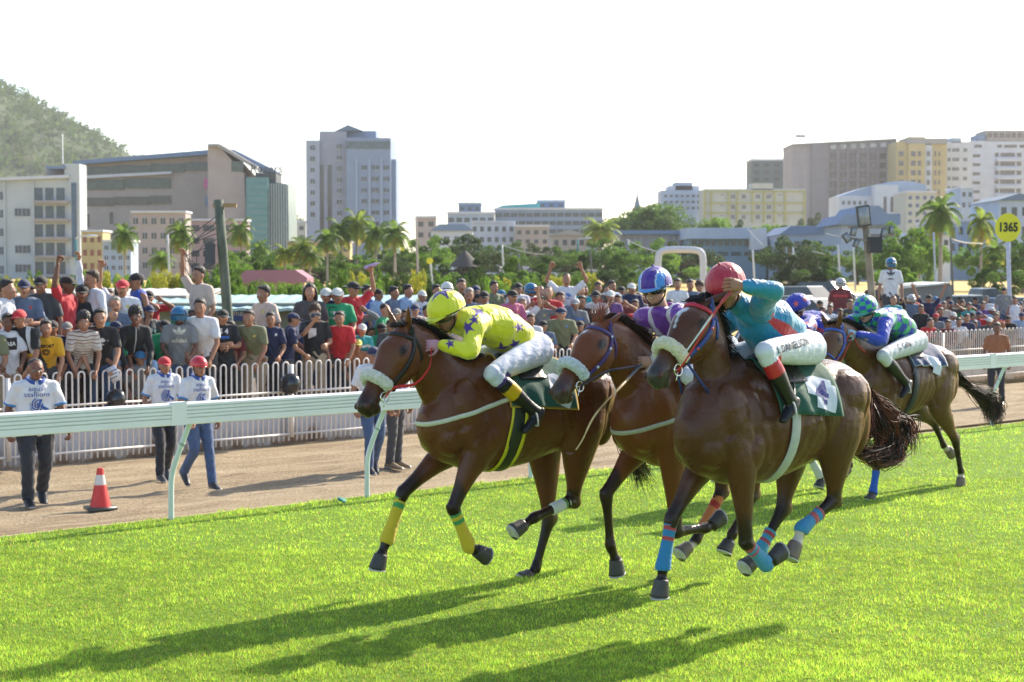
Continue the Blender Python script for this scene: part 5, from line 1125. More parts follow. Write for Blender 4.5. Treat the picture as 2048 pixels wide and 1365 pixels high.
p = hold('folded_paper', 'folded race card in the hand of man in black polo behind the fence', 'paper', wpt((196, 618), ('wr', -1), (.0, -.06, -.06)), lambda p: (p.add(box((0, 0, 0), (.14, .008, .22), Matrix.Rotation(R(-25), 3, 'Y')), (.62, .62, .66)), [p.add(box((0, -.006, z_), (.10, .003, .012), Matrix.Rotation(R(-25), 3, 'Y')), (.1, .1, .12)) for z_ in (-.05, 0, .05)]))
def helmet_on_fence(px, py, lab, sc=1.):
    x, y, z = place(px, py, -.10); o = link(bpy.data.objects.new('motorcycle_helmet', headmesh('fullhelm'))); o.location = (x, y, z); o.rotation_euler = (R(50), R(15), R(40)); o.scale = (sc,)*3; o.color = (.02, .022, .026, 1); tag(o, lab, 'helmet')
    q = Part(); q.add(loft([A3(.118*sin(t), -.02+.146*cos(t), -.01) for t in np.linspace(-1.2, 1.2, 13)], [(.012, .045)]*13, side=(0, 0, 1), n=8, sub=1)); q.add(tube([A3(.1, 0, -.1), A3(0, .04, -.2), A3(-.1, 0, -.1)], .008)); v = q.build('visor', M['gloss'], o, (.10, .12, .15))
helmet_on_fence(581, 766, 'black motorcycle helmet hanging on the fence below the man seen from the side', 1.05)
helmet_on_fence(232, 797, 'black motorcycle helmet hanging low behind the rail above the cone', .95)
# ---- people on the dirt track
def marshal(fx, fy, hy_, pose, sl, shirt, head, hc, sk, turn, lab, tr, shoes, group='marshals in white and blue shirts walking along the dirt', **kw):
    p = atz(fx, fy, LOW); z = LOW; d = aty(fx, hy_, p[1]); top = skel(pose)['head'][2]+.125; s = (d[2]-z)/top
    rz = math.atan2(-p[0], p[1])+R(turn); b, so_, dd = person(p[0], p[1], z, rz, s, pose, sl, shirt, head, HC[hc], sk, lab, group, tr=tr, shoes=shoes, hi=True, **kw); PEOPLE[(int(fx), int(fy))] = (b, so_, dd); return b
marshal(72, 1012, 718, 'walk', 'tee', 'white', 'bald', 'k', 'c', 12, 'bald bearded marshal in white and blue shirt and dark trousers near the left edge', 'dark', (.012, .012, .014), fat=1.2, wid=1.18)
marshal(328, 962, 712, 'walk', 'tee', 'white', 'cap', 'r', 'b', 18, 'older marshal in red cap and dark trousers striding behind the rail post', 'dark', (.04, .04, .045))
marshal(396, 978, 716, 'walk2', 'tee', 'white', 'ridehelm', 'r', 'b', 25, 'young marshal in red helmet and blue jeans mid step', 'jeans', (.03, .03, .035))
marshal(745, 948, 692, 'walk', 'tee', 'white', 'cap', 'n', 'b', 20, 'marshal in navy cap and blue jeans partly behind the leading bay horse', 'jeans', (.02, .02, .025))
marshal(790, 938, 690, 'stand', 'long', 'purple', 'short', 'k', 'b', 60, 'person in dark purple trousers and pale boots hidden behind the leading horse', 'charcoal', (.25, .18, .10), group='people on the dirt track')
marshal(1992, 812, 646, 'stand', 'tee', 'brown', 'short', 'k', 'c', 0, 'man in brown shirt standing on the dirt in front of the fence at right', 'dark', (.02, .02, .025), group='people on the dirt track')
BLU = (.03, .08, .32)
def horseface(x, y):   # a horse-head emblem with flowing mane
    r = math.hypot(x-.01, y); 
    if x > -.01: return (r < .075 and y > -.09 and x < .05-abs(y)*.2 and ((int((x*70-y*25)) % 2 == 0) or r > .062)) or (x > .02 and abs(y+x*.7-.01) < .02)
    return r < .095 and math.sin((r*2.2+math.atan2(y, x)*.05)*110) > -.1
for key, sc_ in (((72, 1012), 1.), ((328, 962), .9), ((396, 978), .9)):
    shirtmark(key, [('shirt_lettering', text_vf('aqua-', .078*sc_, bold=0., grid=.03), (0, .098), BLU, .006), ('shirt_lettering', text_vf('stallions', .078*sc_, bold=0., grid=.03), (0, .032), BLU, .006), ('horse_emblem', gridpoly(horseface, .2, .2, 60, 60), (.01, -.095), BLU, .006)])
    b, so_, d = PEOPLE[key]; c = Part(); B = Blob(); nk = d['nk']
    c.add(loft([nk+A3(.088*cos(t), .080*sin(t)-.005, .000+.022*sin(t)) for t in np.linspace(-pi*.42, pi*1.42, 16)], [(.034, .014)]*16, side=(0, 0, 1), n=8, sub=1)); c.build('collar', M['cloth'], b, BLU)
    for y in (1, -1):
        s0, e0 = d['sh', y], d['el', y]; c = Part(); c.add(loft([s0*.26+e0*.74, s0*.18+e0*.82], [.069, .068], n=14, sub=1, cap=.1)); c.build('sleeve_trim', M['cloth'], b, (.05, .20, .45))
b, so_, d = PEOPLE[(72, 1012)]
c = Part(); gl = [d['head']+d['HM']@A3(x_, .095, .006) for x_ in (-.034, .034)]
for g_ in gl: c.add(loft([g_+A3(.021*cos(t), 0, .015*sin(t)) for t in np.linspace(0, 2*pi, 13)], [.002]*13, n=4, sub=1))
c.build('glasses', M['metal'], b, (.3, .3, .3))
# ------------------------------------------------------------------ town, trees, field
G0 = LOW-.25
RISE = GZ
def wx(px, Z): return aty(px, 545, Z)[0]
def wz(py, Z): return aty(1024, py, Z)[2]
def bmat(n, c, **k): return mat(n, (c[0]*.76, c[1]*.80, c[2]*.87), k.pop('rough', .85), k.pop('var', .08), k.pop('scale', .35), **k)
def prism(poly, Z, depth, loc=(0, 0, 0)):
    """outline given in photo pixels, standing at distance Z, with real depth"""
    P = [(wx(x, Z), wz(y, Z)) for x, y in poly]; a = sum(P[i][0]*P[(i+1) % len(P)][1]-P[(i+1) % len(P)][0]*P[i][1] for i in range(len(P)))
    if a < 0: P = P[::-1]
    n = len(P); V = [(x-loc[0], Z-loc[1], z-loc[2]) for x, z in P]+[(x-loc[0], Z+depth-loc[1], z-loc[2]) for x, z in P]
    return np.array(V), [list(range(n)), list(range(n, 2*n))[::-1]]+[[(i+1) % n, i, n+i, n+(i+1) % n] for i in range(n)]
def rect(x0, y0, x1, y1): return [(x0, y0), (x1, y0), (x1, y1), (x0, y1)]
GLASS = {}
def glass(c):
    if c not in GLASS:
        m, t, b = newmat('window_glass'); n = noise(t, 1.3, 2); t.links.new(ramp(t, n, [(.3, tuple(x*.35 for x in c)), (.7, tuple(x*.95 for x in c))]), b.inputs['Base Color']); b.inputs['Roughness'].default_value = .12; b.inputs['Specular IOR Level'].default_value = .6; GLASS[c] = m
    return GLASS[c]
class Bld:
    def __init__(s, name, label, cat, cx, Z, group='town buildings behind the racecourse'):
        s.Z = Z; s.loc = (wx(cx, Z), Z, GZ(Z)); s.root = tag(empty(name, s.loc), label, cat, group); s.nw = 0; s.extra = Part()
    def part(s, name, poly, m, d=12., fwd=0.):
        p = Part(); V, Fc = prism(poly, s.Z-fwd, d+fwd, s.loc); p.add((V, Fc)); o = p.build(name, m, s.root, smooth=False); return o
    def cols(s, name, polys, m, d=.3, fwd=.3):
        for q in polys: s.part(name, q, m, d, fwd)
    def wins(s, rects, c=(.03, .05, .08), fwd=.06, sill=None, frame=None):
        for (x0, y0, x1, y1) in rects:
            vf = prism(rect(x0, y0, x1, y1), s.Z-fwd, .12, s.loc)
            if s.nw < 95: p = Part(); p.add(vf); w_ = p.build('window', glass(c), s.root, smooth=False); s.nw += 1
            else: s.extra.add(vf); w_ = None; s.gm = glass(c)
            if frame and w_:
                q = Part(); xm = (x0+x1)/2; 
                for r_ in ((xm-.25, y0, xm+.25, y1), (x0, y1-.3, x1, y1+.5), (x0, y0-.4, x1, y0+.2)): q.add(prism(rect(*r_), s.Z-fwd-.08, .1, s.loc))
                q.build('window_frame', frame, w_, smooth=False)
    def done(s):
        if s.extra.n: tag(s.extra.build('window', s.gm, s.root, smooth=False), kind='stuff')
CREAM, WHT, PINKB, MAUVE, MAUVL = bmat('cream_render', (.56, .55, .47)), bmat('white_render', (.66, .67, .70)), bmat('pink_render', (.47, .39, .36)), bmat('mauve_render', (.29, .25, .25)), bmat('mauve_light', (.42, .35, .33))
YELB, BLUG, CONC, BLUR, TEAL, DKG, BGE = bmat('yellow_render', (.58, .46, .22)), bmat('blue_grey_render', (.27, .34, .46)), bmat('concrete', (.38, .36, .34)), bmat('blue_roofing', (.20, .28, .42)), bmat('teal_sheet', (.06, .30, .32)), bmat('dark_grey', (.10, .11, .11)), bmat('beige_stone', (.43, .37, .33))
PALB, SLATE, GRID, PURB = bmat('pale_blue_render', (.42, .50, .62)), bmat('slate_blue', (.14, .20, .28)), bmat('yellow_green_frame', (.50, .46, .12)), bmat('pink_roofing', (.36, .17, .22))
APT = bmat('pale_grey_render', (.55, .58, .58))
b = Bld('apartment_building', 'cream apartment block with balconies and a tall blue stair window at the left edge', 'building', 60, 280)
b.part('wall', [(-70, 362), (95, 354), (95, 600), (-70, 600)], APT, 4); b.part('stair_tower', rect(140, 350, 161, 600), APT, 4, .6); b.part('wall', [(95, 354), (140, 350), (140, 600), (95, 600)], APT, 4); b.part('roof_room', rect(131, 328, 161, 350), APT, 4, .6); b.part('roof_terrace', rect(95, 338, 131, 352), BGE, 10, -2); b.part('roof_slab', rect(93, 332, 131, 338), BLUR, 4, 1.2); b.part('parapet', [(-70, 358), (140, 350), (140, 356), (-70, 364)], WHT, 1, .9)
b.cols('column', [rect(x, 362, x+4, 600) for x in (8, 66, 136)], APT)
b.wins([(144, 366, 154, 515)], (.03, .10, .22), .75)
for k, y in enumerate((376, 412, 449, 486, 524)):
    b.wins([(x, y, x+17, y+25) for x in (70, 92, 114)], (.03, .07, .13), .05); b.part('balcony', rect(68, y+26, 138, y+31), BGE, 1.5, 1.5); b.wins([(0, y+8, 7, y+24), (31, y+5, 44, y+21), (46, y+5, 61, y+21)][:1 if k in (0, 2) else 3], (.03, .06, .12), .08, frame=WHT)
b.part('mast', rect(127, 268, 128, 328), WHT, .3); b.done()
b = Bld('office_complex', 'long beige office complex with dark strip windows and blue roof edge behind the palms', 'building', 300, 345)
b.part('wall', [(150, 326), (420, 306), (420, 600), (150, 600)], BGE, 20); b.part('roof', [(148, 322), (420, 300), (420, 309), (148, 330)], BLUR, 22, 2.5)
b.wins([(162, 334, 228, 353), (229, 331, 300, 349), (301, 328, 370, 345), (371, 325, 416, 342)], (.03, .06, .06), .3); b.part('ledge', [(162, 352), (345, 343), (345, 348), (162, 358)], WHT, 1, 1.4); b.wins([(162, 360, 250, 380), (251, 357, 342, 377)], (.03, .06, .06), .3); b.wins([(162, 396, 230, 412), (231, 394, 300, 410), (301, 392, 342, 408)], (.05, .05, .055), .3)
b.wins([(172, 428, 180, 455), (220, 425, 227, 448)], (.04, .04, .05)); b.part('pink_sign', rect(409, 358, 417, 377), bmat('pink_sign_paint', (.7, .2, .4)), .3, .3); b.part('blue_sign', rect(411, 392, 418, 412), BLUR, .3, .3); b.done()
b = Bld('gabled_office', 'tall pink beige office wing with steep sloping roof and green glass corner', 'building', 500, 330)
b.part('wall', [(417, 290), (437, 290), (490, 348), (497, 600), (417, 600)], PINKB, 18); b.part('roof', [(417, 288), (440, 288), (515, 333), (515, 341), (436, 293), (417, 293)], CONC, 20, 1.5); b.part('rear_roof', [(450, 300), (470, 300), (545, 338), (560, 347), (515, 341)], BLUG, 10, -3); b.part('roof_terrace', rect(512, 346, 553, 366), DKG, 8)
b.wins([(464, 323, 488, 344)], (.05, .08, .08), .2); tg = bmat('green_glass', (.10, .24, .25), rough=.2); b.part('glass_box', rect(493, 355, 536, 600), tg, 8, 3); b.part('glass_curve', [(536, 366), (560, 366), (577, 369), (579, 600), (536, 600)], bmat('green_glass_ribbed', (.10, .19, .19), rough=.25), 12, 1)
b.cols('fin', [rect(x, 368, x+1, 600) for x in range(538, 577, 5)], WHT, .3, 1.3); b.cols('spandrel', [rect(494, y, 535, y+1.2) for y in range(366, 520, 13)], TEAL, .2, 3.1); t_ = text_vf('Rogers', 2.2, bold=.03); V = np.array(t_[0]); V = np.stack([V[:, 0]+(wx(540, 330)-b.loc[0]), V[:, 1]*0-4, V[:, 1]+wz(341, 330)-b.loc[2]], 1); p = Part(); p.add((V, t_[1])); p.build('roof_lettering', DKG, b.root, smooth=False); b.done()
b = Bld('office_tower', 'tall blue grey office tower with small square windows and pointed rooftop', 'building', 703, 490)
b.part('wall', rect(613, 281, 640, 600), bmat('tower_pale', (.40, .43, .52)), 22, 1); b.part('core', rect(640, 263, 694, 600), bmat('tower_grey', (.34, .36, .44)), 22); b.part('wing', rect(694, 276, 782, 600), BLUG, 22, 2.5); b.part('annex', rect(782, 319, 793, 600), BLUG, 16); b.part('roof_block', rect(672, 262, 753, 277), BLUG, 14, -3); b.part('roof', [(672, 262), (697, 250), (727, 262)], SLATE, 10)
b.wins([(641, 330, 648, 460), (656, 330, 664, 460)], (.05, .05, .06), .2); b.wins([(622, 291+22.3*k, 630, 301+22.3*k) for k in range(7)]+[(675, 288+22.3*k, 683, 298+22.3*k) for k in range(7)], (.03, .03, .04), 1.2, frame=WHT); b.wins([(693, 283, 737, 298), (738, 283, 781, 298)], (.05, .09, .13), 2.7)
b.wins([(x-w_, 331+22.5*k, x+w_, 340+22.5*k) for k in range(6) for x, w_ in ((729, 5), (751, 7), (773, 5))], (.04, .05, .07), 2.7, frame=PALB); b.cols('pilaster', [rect(x, 318, x+3, 600) for x in (712, 738, 762)], PALB, .4, 3.); b.done()
def simple(name, label, px0, px1, yt, Z, m, rows=2, cols=5, wc=(.05, .07, .09), roofm=None, rooft=None, yb=600, wh=.45, ww=.5, d=14, y1=None, frame=None, cat='building'):
    d = d if px0 > 900 else min(d, 4); b = Bld(name, label, cat, (px0+px1)/2, Z); b.part('wall', rect(px0, yt, px1, yb), m, d); ye = y1 or min(yb, 545)
    if rooft == 'hip': w_ = px1-px0; b.part('roof', [(px0-3, yt), (px0+w_*.2, yt-w_*.16), (px1-w_*.2, yt-w_*.16), (px1+3, yt)], roofm, d+1, .5)
    elif rooft == 'gable': b.part('roof', [(px0-3, yt+1), ((px0+px1)/2, yt-(px1-px0)*.16), (px1+3, yt+1)], roofm, d+1, .5)
    else: b.part('parapet', rect(px0-1, yt-2, px1+1, yt+2), roofm or WHT, d+.5, .4)
    rh, cw = (ye-yt-3)/max(rows, 1), (px1-px0)/max(cols, 1); b.wins([(px0+cw*(i+.5-ww/2), yt+4+rh*(j+.5-wh/2), px0+cw*(i+.5+ww/2), yt+4+rh*(j+.5+wh/2)) for j in range(rows) for i in range(cols)], wc, frame=frame); b.done(); return b
simple('block', 'long blue grey flat roofed offices with window bands in the middle distance', 990, 1205, 418, 455, BLUG, 3, 14, yb=600, y1=470, ww=.85, wh=.5)
simple('block', 'low blue grey wing with white pillars left of the long flat roofed offices', 895, 989, 426, 450, PALB, 2, 6, y1=470, ww=.7)
simple('rooftop_block', 'small blue grey cube block rising over the low wing', 917, 962, 407, 470, BLUG, 1, 3, y1=424); simple('rooftop_block', 'flat blue box block rising highest over the long offices', 1075, 1130, 402, 475, BLUR, 1, 3, y1=416)
b = Bld('green_roof_hall', 'hall with turquoise sloping roof beside the blue box block', 'building', 1030, 465); b.part('wall', rect(990, 418, 1076, 600), WHT, 8, -2); b.part('roof', [(986, 419), (1005, 411), (1080, 407), (1080, 419)], bmat('turquoise_roofing', (.10, .50, .45)), 9, 1); b.done()
simple('house', 'white house with blue pitched roof and small windows behind the round tree', 862, 945, 462, 300, WHT, 2, 4, roofm=BLUR, rooft='hip', y1=520, frame=PALB, cat='house'); simple('house', 'pink flat roofed house under the billboard pole', 832, 872, 434, 320, PINKB, 2, 2, y1=480, cat='house')
simple('block', 'weathered white and grey apartment block behind the dark round trees', 942, 1030, 444, 340, WHT, 3, 6, y1=510, frame=CONC); simple('block', 'weathered beige block with stained walls next to the long offices', 1030, 1098, 452, 330, BGE, 3, 4, y1=510); simple('house', 'small beige house with grey roof left of the palm', 1104, 1172, 470, 290, BGE, 2, 4, roofm=CONC, rooft='gable', y1=520, cat='house')
b = Bld('church_spire', 'thin blue grey church spire rising over the spreading tree', 'spire', 1274, 600); sp_ = Part(); c0 = (wx(1274, 600)-b.loc[0], 0, 0); V = [(c0[0]+r_*cos(a), r_*sin(a), z) for r_, z in ((1.3, wz(418, 600)-b.loc[2]), (.06, wz(387, 600)-b.loc[2])) for a in np.arange(8)*pi/4]; sp_.add((np.array(V), [[i, (i+1) % 8, 8+(i+1) % 8, 8+i] for i in range(8)])); sp_.build('spire', SLATE, b.root, smooth=False); b.part('tower', rect(1266, 416, 1282, 600), CONC, 4); b.done()
b = Bld('stepped_building', 'white stepped apartment building with blue tint beside the cream gridded block', 'building', 1365, 560)
for r_ in ((1322, 381, 1408), (1337, 372, 1398), (1350, 365, 1384)): b.part('wall', rect(r_[0], r_[1], r_[2], 600 if r_[0] == 1322 else 382), PALB if r_[0] != 1337 else WHT, 12, (r_[1] == 381)*2.)
b.wins([(x, y, x+6, y+5) for y in (390, 402, 414) for x in range(1328, 1404, 11)], fwd=2.1); b.done()
b = Bld('gridded_building', 'cream four storey block with yellow green concrete grid', 'building', 1508, 540)
b.part('wall', rect(1408, 378, 1610, 600), CREAM, 16); b.part('roof_block', rect(1503, 367, 1545, 380), CREAM, 8); b.cols('floor_band', [rect(1407, y, 1611, y+2.2) for y in (382, 405, 424.5)], GRID, .5, .5); b.cols('pier', [rect(x, 384, x+2.4, 446) for x in (1407, 1421, 1455, 1473, 1503, 1526, 1547, 1568, 1607)], GRID, .5, .7)
b.wins([(x, y, x+8, y+9) for y in (389, 410, 430) for x in (1461, 1483, 1511, 1533)]+[(x, y, x+4, y+3) for y in (389, 410, 430) for x in (1441, 1556)], (.12, .10, .12), frame=WHT); b.done()
simple('block', 'dark green grey block with rooftop aerials left of the big mauve building', 1502, 1582, 320, 640, bmat('dark_green_grey', (.13, .16, .15)), 3, 4, y1=365, wc=(.08, .10, .1))
b = Bld('hotel_block', 'big mauve grey slab building with regular square window grid', 'building', 1686, 590)
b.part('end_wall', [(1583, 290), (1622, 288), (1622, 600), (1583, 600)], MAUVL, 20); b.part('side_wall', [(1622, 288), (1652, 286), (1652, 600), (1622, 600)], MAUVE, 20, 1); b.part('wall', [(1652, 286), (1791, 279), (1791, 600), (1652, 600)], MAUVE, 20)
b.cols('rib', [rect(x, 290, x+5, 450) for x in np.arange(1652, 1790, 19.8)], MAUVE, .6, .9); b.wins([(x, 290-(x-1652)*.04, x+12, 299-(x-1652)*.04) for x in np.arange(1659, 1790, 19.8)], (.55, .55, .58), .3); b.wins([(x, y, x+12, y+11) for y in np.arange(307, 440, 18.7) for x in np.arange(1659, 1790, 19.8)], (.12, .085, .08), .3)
b.part('floodlight', rect(1590, 270, 1609, 275), CONC, 1); b.part('roof_lip', [(1583, 288), (1791, 277), (1791, 280), (1583, 291)], CONC, 20, 1.2); b.done()
b = Bld('yellow_block', 'yellow and white apartment block joined to the mauve slab', 'building', 1840, 575); b.part('wall', rect(1791, 284, 1848, 600), YELB, 14); b.part('tower', rect(1815, 274, 1848, 600), YELB, 14, 1); b.part('wall', rect(1848, 290, 1862, 600), WHT, 14, .5); b.part('wall', rect(1862, 288, 1891, 600), YELB, 14); b.part('roof_slab', rect(1812, 277, 1892, 288), CONC, 12, 1.2)
b.wins([(x, y, x+w_, y+10) for y in np.arange(303, 410, 19) for x, w_ in ((1796, 9), (1820, 9), (1834, 6), (1852, 6), (1867, 3), (1875, 3))], (.14, .13, .15), 1.2); b.done()
b = Bld('white_block', 'narrow pale blue white apartment block between yellow and white towers', 'building', 1916, 585); b.part('wall', rect(1891, 284, 1941, 600), WHT, 14); b.part('roof_block', rect(1900, 276, 1920, 286), PALB, 8); b.wins([(x, y, x+w_, y+7) for y in np.arange(297, 410, 19) for x, w_ in ((1893, 6), (1902, 14), (1924, 8))], (.20, .19, .22), frame=None); b.done()
b = Bld('white_tower', 'white high rise with brown window bands at the right edge', 'building', 2010, 620); b.part('wall', rect(1941, 282, 2110, 600), WHT, 20); b.part('roof_block', rect(1968, 261, 2110, 283), BGE, 14); b.part('roof_canopy', rect(1952, 270, 1970, 281), BLUR, 10); b.cols('balcony', [rect(1991, y+9, 2041, y+15) for y in np.arange(308, 420, 18)], WHT, 1.5, 1.5)
b.wins([(1943, y, 1958, y+6) for y in np.arange(309, 420, 18)]+[(x, y, x+w_, y+8) for y in np.arange(306, 420, 18) for x, w_ in ((1987, 8), (1998, 29), (2031, 9), (2050, 20))]+[(x, 290, x+w_, 296) for x, w_ in ((1946, 15), (1992, 9), (2005, 26), (2036, 12))]+[(1972+12*k, 266, 1981+12*k, 276) for k in range(8)], (.17, .12, .11), frame=None); b.done()
b = Bld('arched_building', 'white classical building with curved roof below the mauve slab', 'building', 1765, 430); b.part('wall', rect(1677, 392, 1850, 600), WHT, 14); b.part('curved_roof', [(1677, 392)]+[(1677+173*t, 392-30*sin(pi*min(t*1.25, 1)*.5)*(1 if t < .8 else 1-(t-.8)*1.2)) for t in np.linspace(0, 1, 14)]+[(1850, 392)], PALB, 12, -1); b.part('portico', rect(1748, 370, 1795, 600), WHT, 4, 3); b.wins([(1766, 394, 1772, 425), (1780, 394, 1786, 425)], (.14, .13, .15), 3.1); b.wins([(x, 402, x+6, 410) for x in (1683, 1694, 1705, 1716, 1727, 1800, 1812, 1824, 1836)]+[(x, 422, x+6, 430) for x in (1683, 1694, 1705, 1716, 1727, 1800, 1812, 1824, 1836)], (.2, .21, .25)); b.done()
simple('block', 'pale beige block with blue shutters beside the tall palm', 1812, 1870, 384, 400, CREAM, 4, 4, y1=450, wc=(.1, .14, .3)); simple('block', 'light blue grey block low at the right behind the small palm', 1920, 1945, 375, 420, PALB, 2, 2, y1=420)
b = Bld('blue_roofed_hall', 'hall with large steep blue roof behind the floodlight pole', 'building', 1735, 215); b.part('wall', rect(1682, 449, 1790, 600), PALB, 12); b.part('roof', [(1672, 450), (1690, 429), (1712, 429), (1724, 412), (1758, 412), (1775, 428), (1800, 428), (1800, 450)], BLUR, 14, 1); b.done()
b = Bld('grandstand_building', 'blue grey low building with long sloping fascia behind the white arch', 'building', 1455, 240); b.part('wall', rect(1378, 462, 1532, 600), bmat('steel_blue_cladding', (.20, .31, .40)), 14); b.part('fascia', rect(1374, 456, 1504, 478), PALB, 14, 1.5); b.part('gable', [(1500, 460), (1532, 455), (1536, 500), (1500, 500)], WHT, 10, 1.7)
b.wins([(x, 482, x+9, 492) for x in range(1384, 1500, 13)]+[(x, 504, x+20, 512) for x in range(1384, 1500, 26)], (.06, .09, .12)); b.done()
b = Bld('stable_block', 'long white building with blue roof and pillars behind the middle trees', 'building', 1305, 250); b.part('wall', rect(1234, 468, 1377, 600), WHT, 10); b.part('roof', rect(1230, 461, 1378, 469), BLUR, 12, 1); b.cols('pillar', [rect(x, 469, x+2, 500) for x in range(1240, 1375, 12)], CONC, .4, .8); b.done()
simple('shed', 'pale blue shed with slanting white roof right of the dark trees', 1560, 1672, 470, 230, PALB, 1, 5, roofm=BLUR, rooft='hip', y1=505); simple('pavilion', 'white long pavilion with pale roof behind the big palm', 1880, 1995, 442, 240, PALB, 2, 7, roofm=WHT, y1=510); simple('house', 'pale building with domed blue roof behind the bushy tree', 1850, 1900, 470, 210, WHT, 2, 3, roofm=BLUR, rooft='hip', y1=520, cat='house'); simple('pavilion', 'light blue pavilion with dark pointed roof behind the distance marker', 1996, 2080, 400, 230, PALB, 3, 4, roofm=SLATE, rooft='gable', y1=520)
simple('block', 'yellow narrow building beside the cream apartment block', 163, 206, 462, 210, YELB, 3, 3, y1=545, wc=(.28, .07, .05)); simple('block', 'pale blue building with stacked white balconies behind the near palms', 206, 262, 482, 200, PALB, 3, 4, y1=545, wc=(.10, .12, .2), frame=WHT); simple('block', 'pink apartment block with awning left of the wooden pole', 263, 372, 424, 240, PINKB, 4, 6, y1=545, frame=WHT)
simple('block', 'pink and grey block with wide dark balconies behind the wooden pole', 373, 492, 440, 250, bmat('dusty_pink', (.46, .34, .34)), 4, 4, y1=545, ww=.75); simple('block', 'small pale tower block seen between the glass corner and the blue tower', 578, 612, 444, 520, CREAM, 3, 2, y1=500); simple('house', 'orange and cream low house under the palms below the tower', 575, 700, 484, 260, YELB, 2, 7, roofm=PINKB, y1=530, cat='house')
# pink roofed pavilion, thatched hut
b = Bld('pink_roof_pavilion', 'low pavilion with wide pink metal roof behind the hedge', 'pavilion', 545, 92); b.part('wall', rect(480, 560, 600, 640), PINKB, 2); b.part('roof', [(462, 566), (492, 541), (590, 540), (614, 556), (614, 566)], PURB, 2.5, .6); b.done()
hp = Part(); cz = 155; cx_ = wx(930, cz); V = [(r_*cos(a), r_*sin(a), z-GZ(cz)) for r_, z in ((1.5, wz(534, cz)), (.8, wz(517, cz)), (.05, wz(501, cz))) for a in np.arange(14)*2*pi/14]; hp.add((np.array(V), [[k*14+i, k*14+(i+1) % 14, (k+1)*14+(i+1) % 14, (k+1)*14+i] for k in range(2) for i in range(14)])); r_ = tag(empty('thatched_hut', (cx_, cz, GZ(cz))), 'round hut with dark pointed thatched roof under the round trees', 'hut'); hp.build('roof', bmat('thatch', (.08, .07, .065)), r_); 
for a in np.arange(6)*pi/3: q = Part(); q.add(box((1.25*cos(a), 1.25*sin(a), .5), (.12, .12, 1.4))); q.build('post', DKG, r_, smooth=False)

# stalls right behind the crowd
def stall(lab, x0, x1, yt, Z, d, wall, roofc, th=.12, slope=.1):
    X0, X1, zt = wx(x0, Z), wx(x1, Z), wz(yt, Z); r = tag(empty('stall', ((X0+X1)/2, Z, G0)), lab, 'stall'); L = X1-X0; p = Part(); p.add(box((0, d/2, (zt-G0)/2), (L, d, zt-G0-.02))); p.build('wall', wall, r, smooth=False)
    q = Part(); n = int(L/.12); V = []; 
    for i in range(n+1):
        x = -L/2-.3+(L+.6)*i/n; zz = .018*(i % 2)
        for y, z in ((-.5, zt-G0-.10+zz), (d+.3, zt-G0+slope+zz), (d+.3, zt-G0+slope+zz-.05), (-.5, zt-G0-.15+zz)): V.append((x, y, z))
    q.add((np.array(V), [[i*4+j, i*4+(j+1) % 4, (i+1)*4+(j+1) % 4, (i+1)*4+j] for i in range(n) for j in range(4)])); q.build('roof', roofc, r, smooth=False); return r
TSH = mat('corrugated_sheet', (.50, .55, .52), .5, .15, 2); stall('long low stall with pale corrugated roof behind the spectators at left', 20, 372, 591, 33.5, 2.5, mat('stall_wall', (.30, .26, .22), .9), mat('pale_sheet', (.55, .52, .47), .7, .15, 2))
sr = stall('grey green stall with teal corrugated roof and blue sign behind the spectators', 300, 790, 606, 31.5, 2.6, mat('grey_green_board', (.22, .24, .20), .8, .2, 1.2), mat('teal_sheet_roof', (.36, .50, .48), .45, .12, 2))
sg = Part(); o_ = sr.location; sg.add(box((wx(472, 31.4)-o_[0], -.14, wz(627, 31.4)-o_[2]), (.38, .03, .28))); so2 = sg.build('sign_board', mat('blue_sign_paint', (.03, .06, .26), .5), sr, smooth=False); t_ = text_vf('ermé!', .15, bold=.002); V = np.stack([t_[0][:, 0]+wx(472, 31.4)-o_[0], t_[0][:, 0]*0-.165, t_[0][:, 1]+wz(627, 31.4)-o_[2]], 1); p = Part(); p.add((V, t_[1])); p.build('sign_lettering', M['scloth'], so2, (.6, .62, .7), smooth=False)

# poles, marker, lamps
def pole(name, lab, px0, py0, px1, py1, Z, r0, m, cat='pole', extra=None):
    a, b_ = aty(px0, py0, Z), aty(px1, py1, Z); d = (a-b_)/(a[2]-b_[2]); base = b_+d*(GZ(Z)-b_[2]); r = tag(empty(name, tuple(base)), lab, cat); p = Part(); p.add(loft([A3(0, 0, -.3), (a-base)*.5, a-base], [r0, r0*.93, r0*.86], n=12, sub=2, cap=.05)); p.build('shaft', m, r)
    if extra: extra(r, a-base, d)
    return r
WOODM = mat('weathered_wood', (.13, .15, .11), .85, .3, 3, bmp=.6, bs=20, stretch=(6, 6, 1)); STEEL = mat('galvanised', (.40, .45, .48), .5, .1, 3)
def wires(r, a, d):
    p = Part(); p.add(box((a[0]+.11, a[1], a[2]-.10), (.42, .06, .07))); p.build('crossarm', mat('arm_wood', (.35, .24, .12), .8), r, smooth=False); p = Part(); p.add(box((a[0]-.14, a[1]-.1, a[2]-.95), (.16, .14, .36))); p.build('junction_box', DKG, r, smooth=False)
    rr = random.Random(5)
    for k in range(6):
        p = Part(); z = a[2]-.3-.1*k; p.add(tube([A3(a[0]-.02, -.12, z), A3(a[0]-.35-rr.random()*.3, -.15, z-.15-rr.random()*.4), A3(a[0]-.25-rr.random()*.2, -.1, z-.6-rr.random()*.4), A3(a[0]-.05, -.12, z-.8)], .008, n=5)); p.build('loose_wire', DKG, r)
    p = Part(); p.add(box((a[0]-.36, a[1]-.14, a[2]-1.45), (.05, .04, .3), Matrix.Rotation(R(-18), 3, 'Y')), (.6, .6, .55)); p.build('lamp', M['paint'], r)
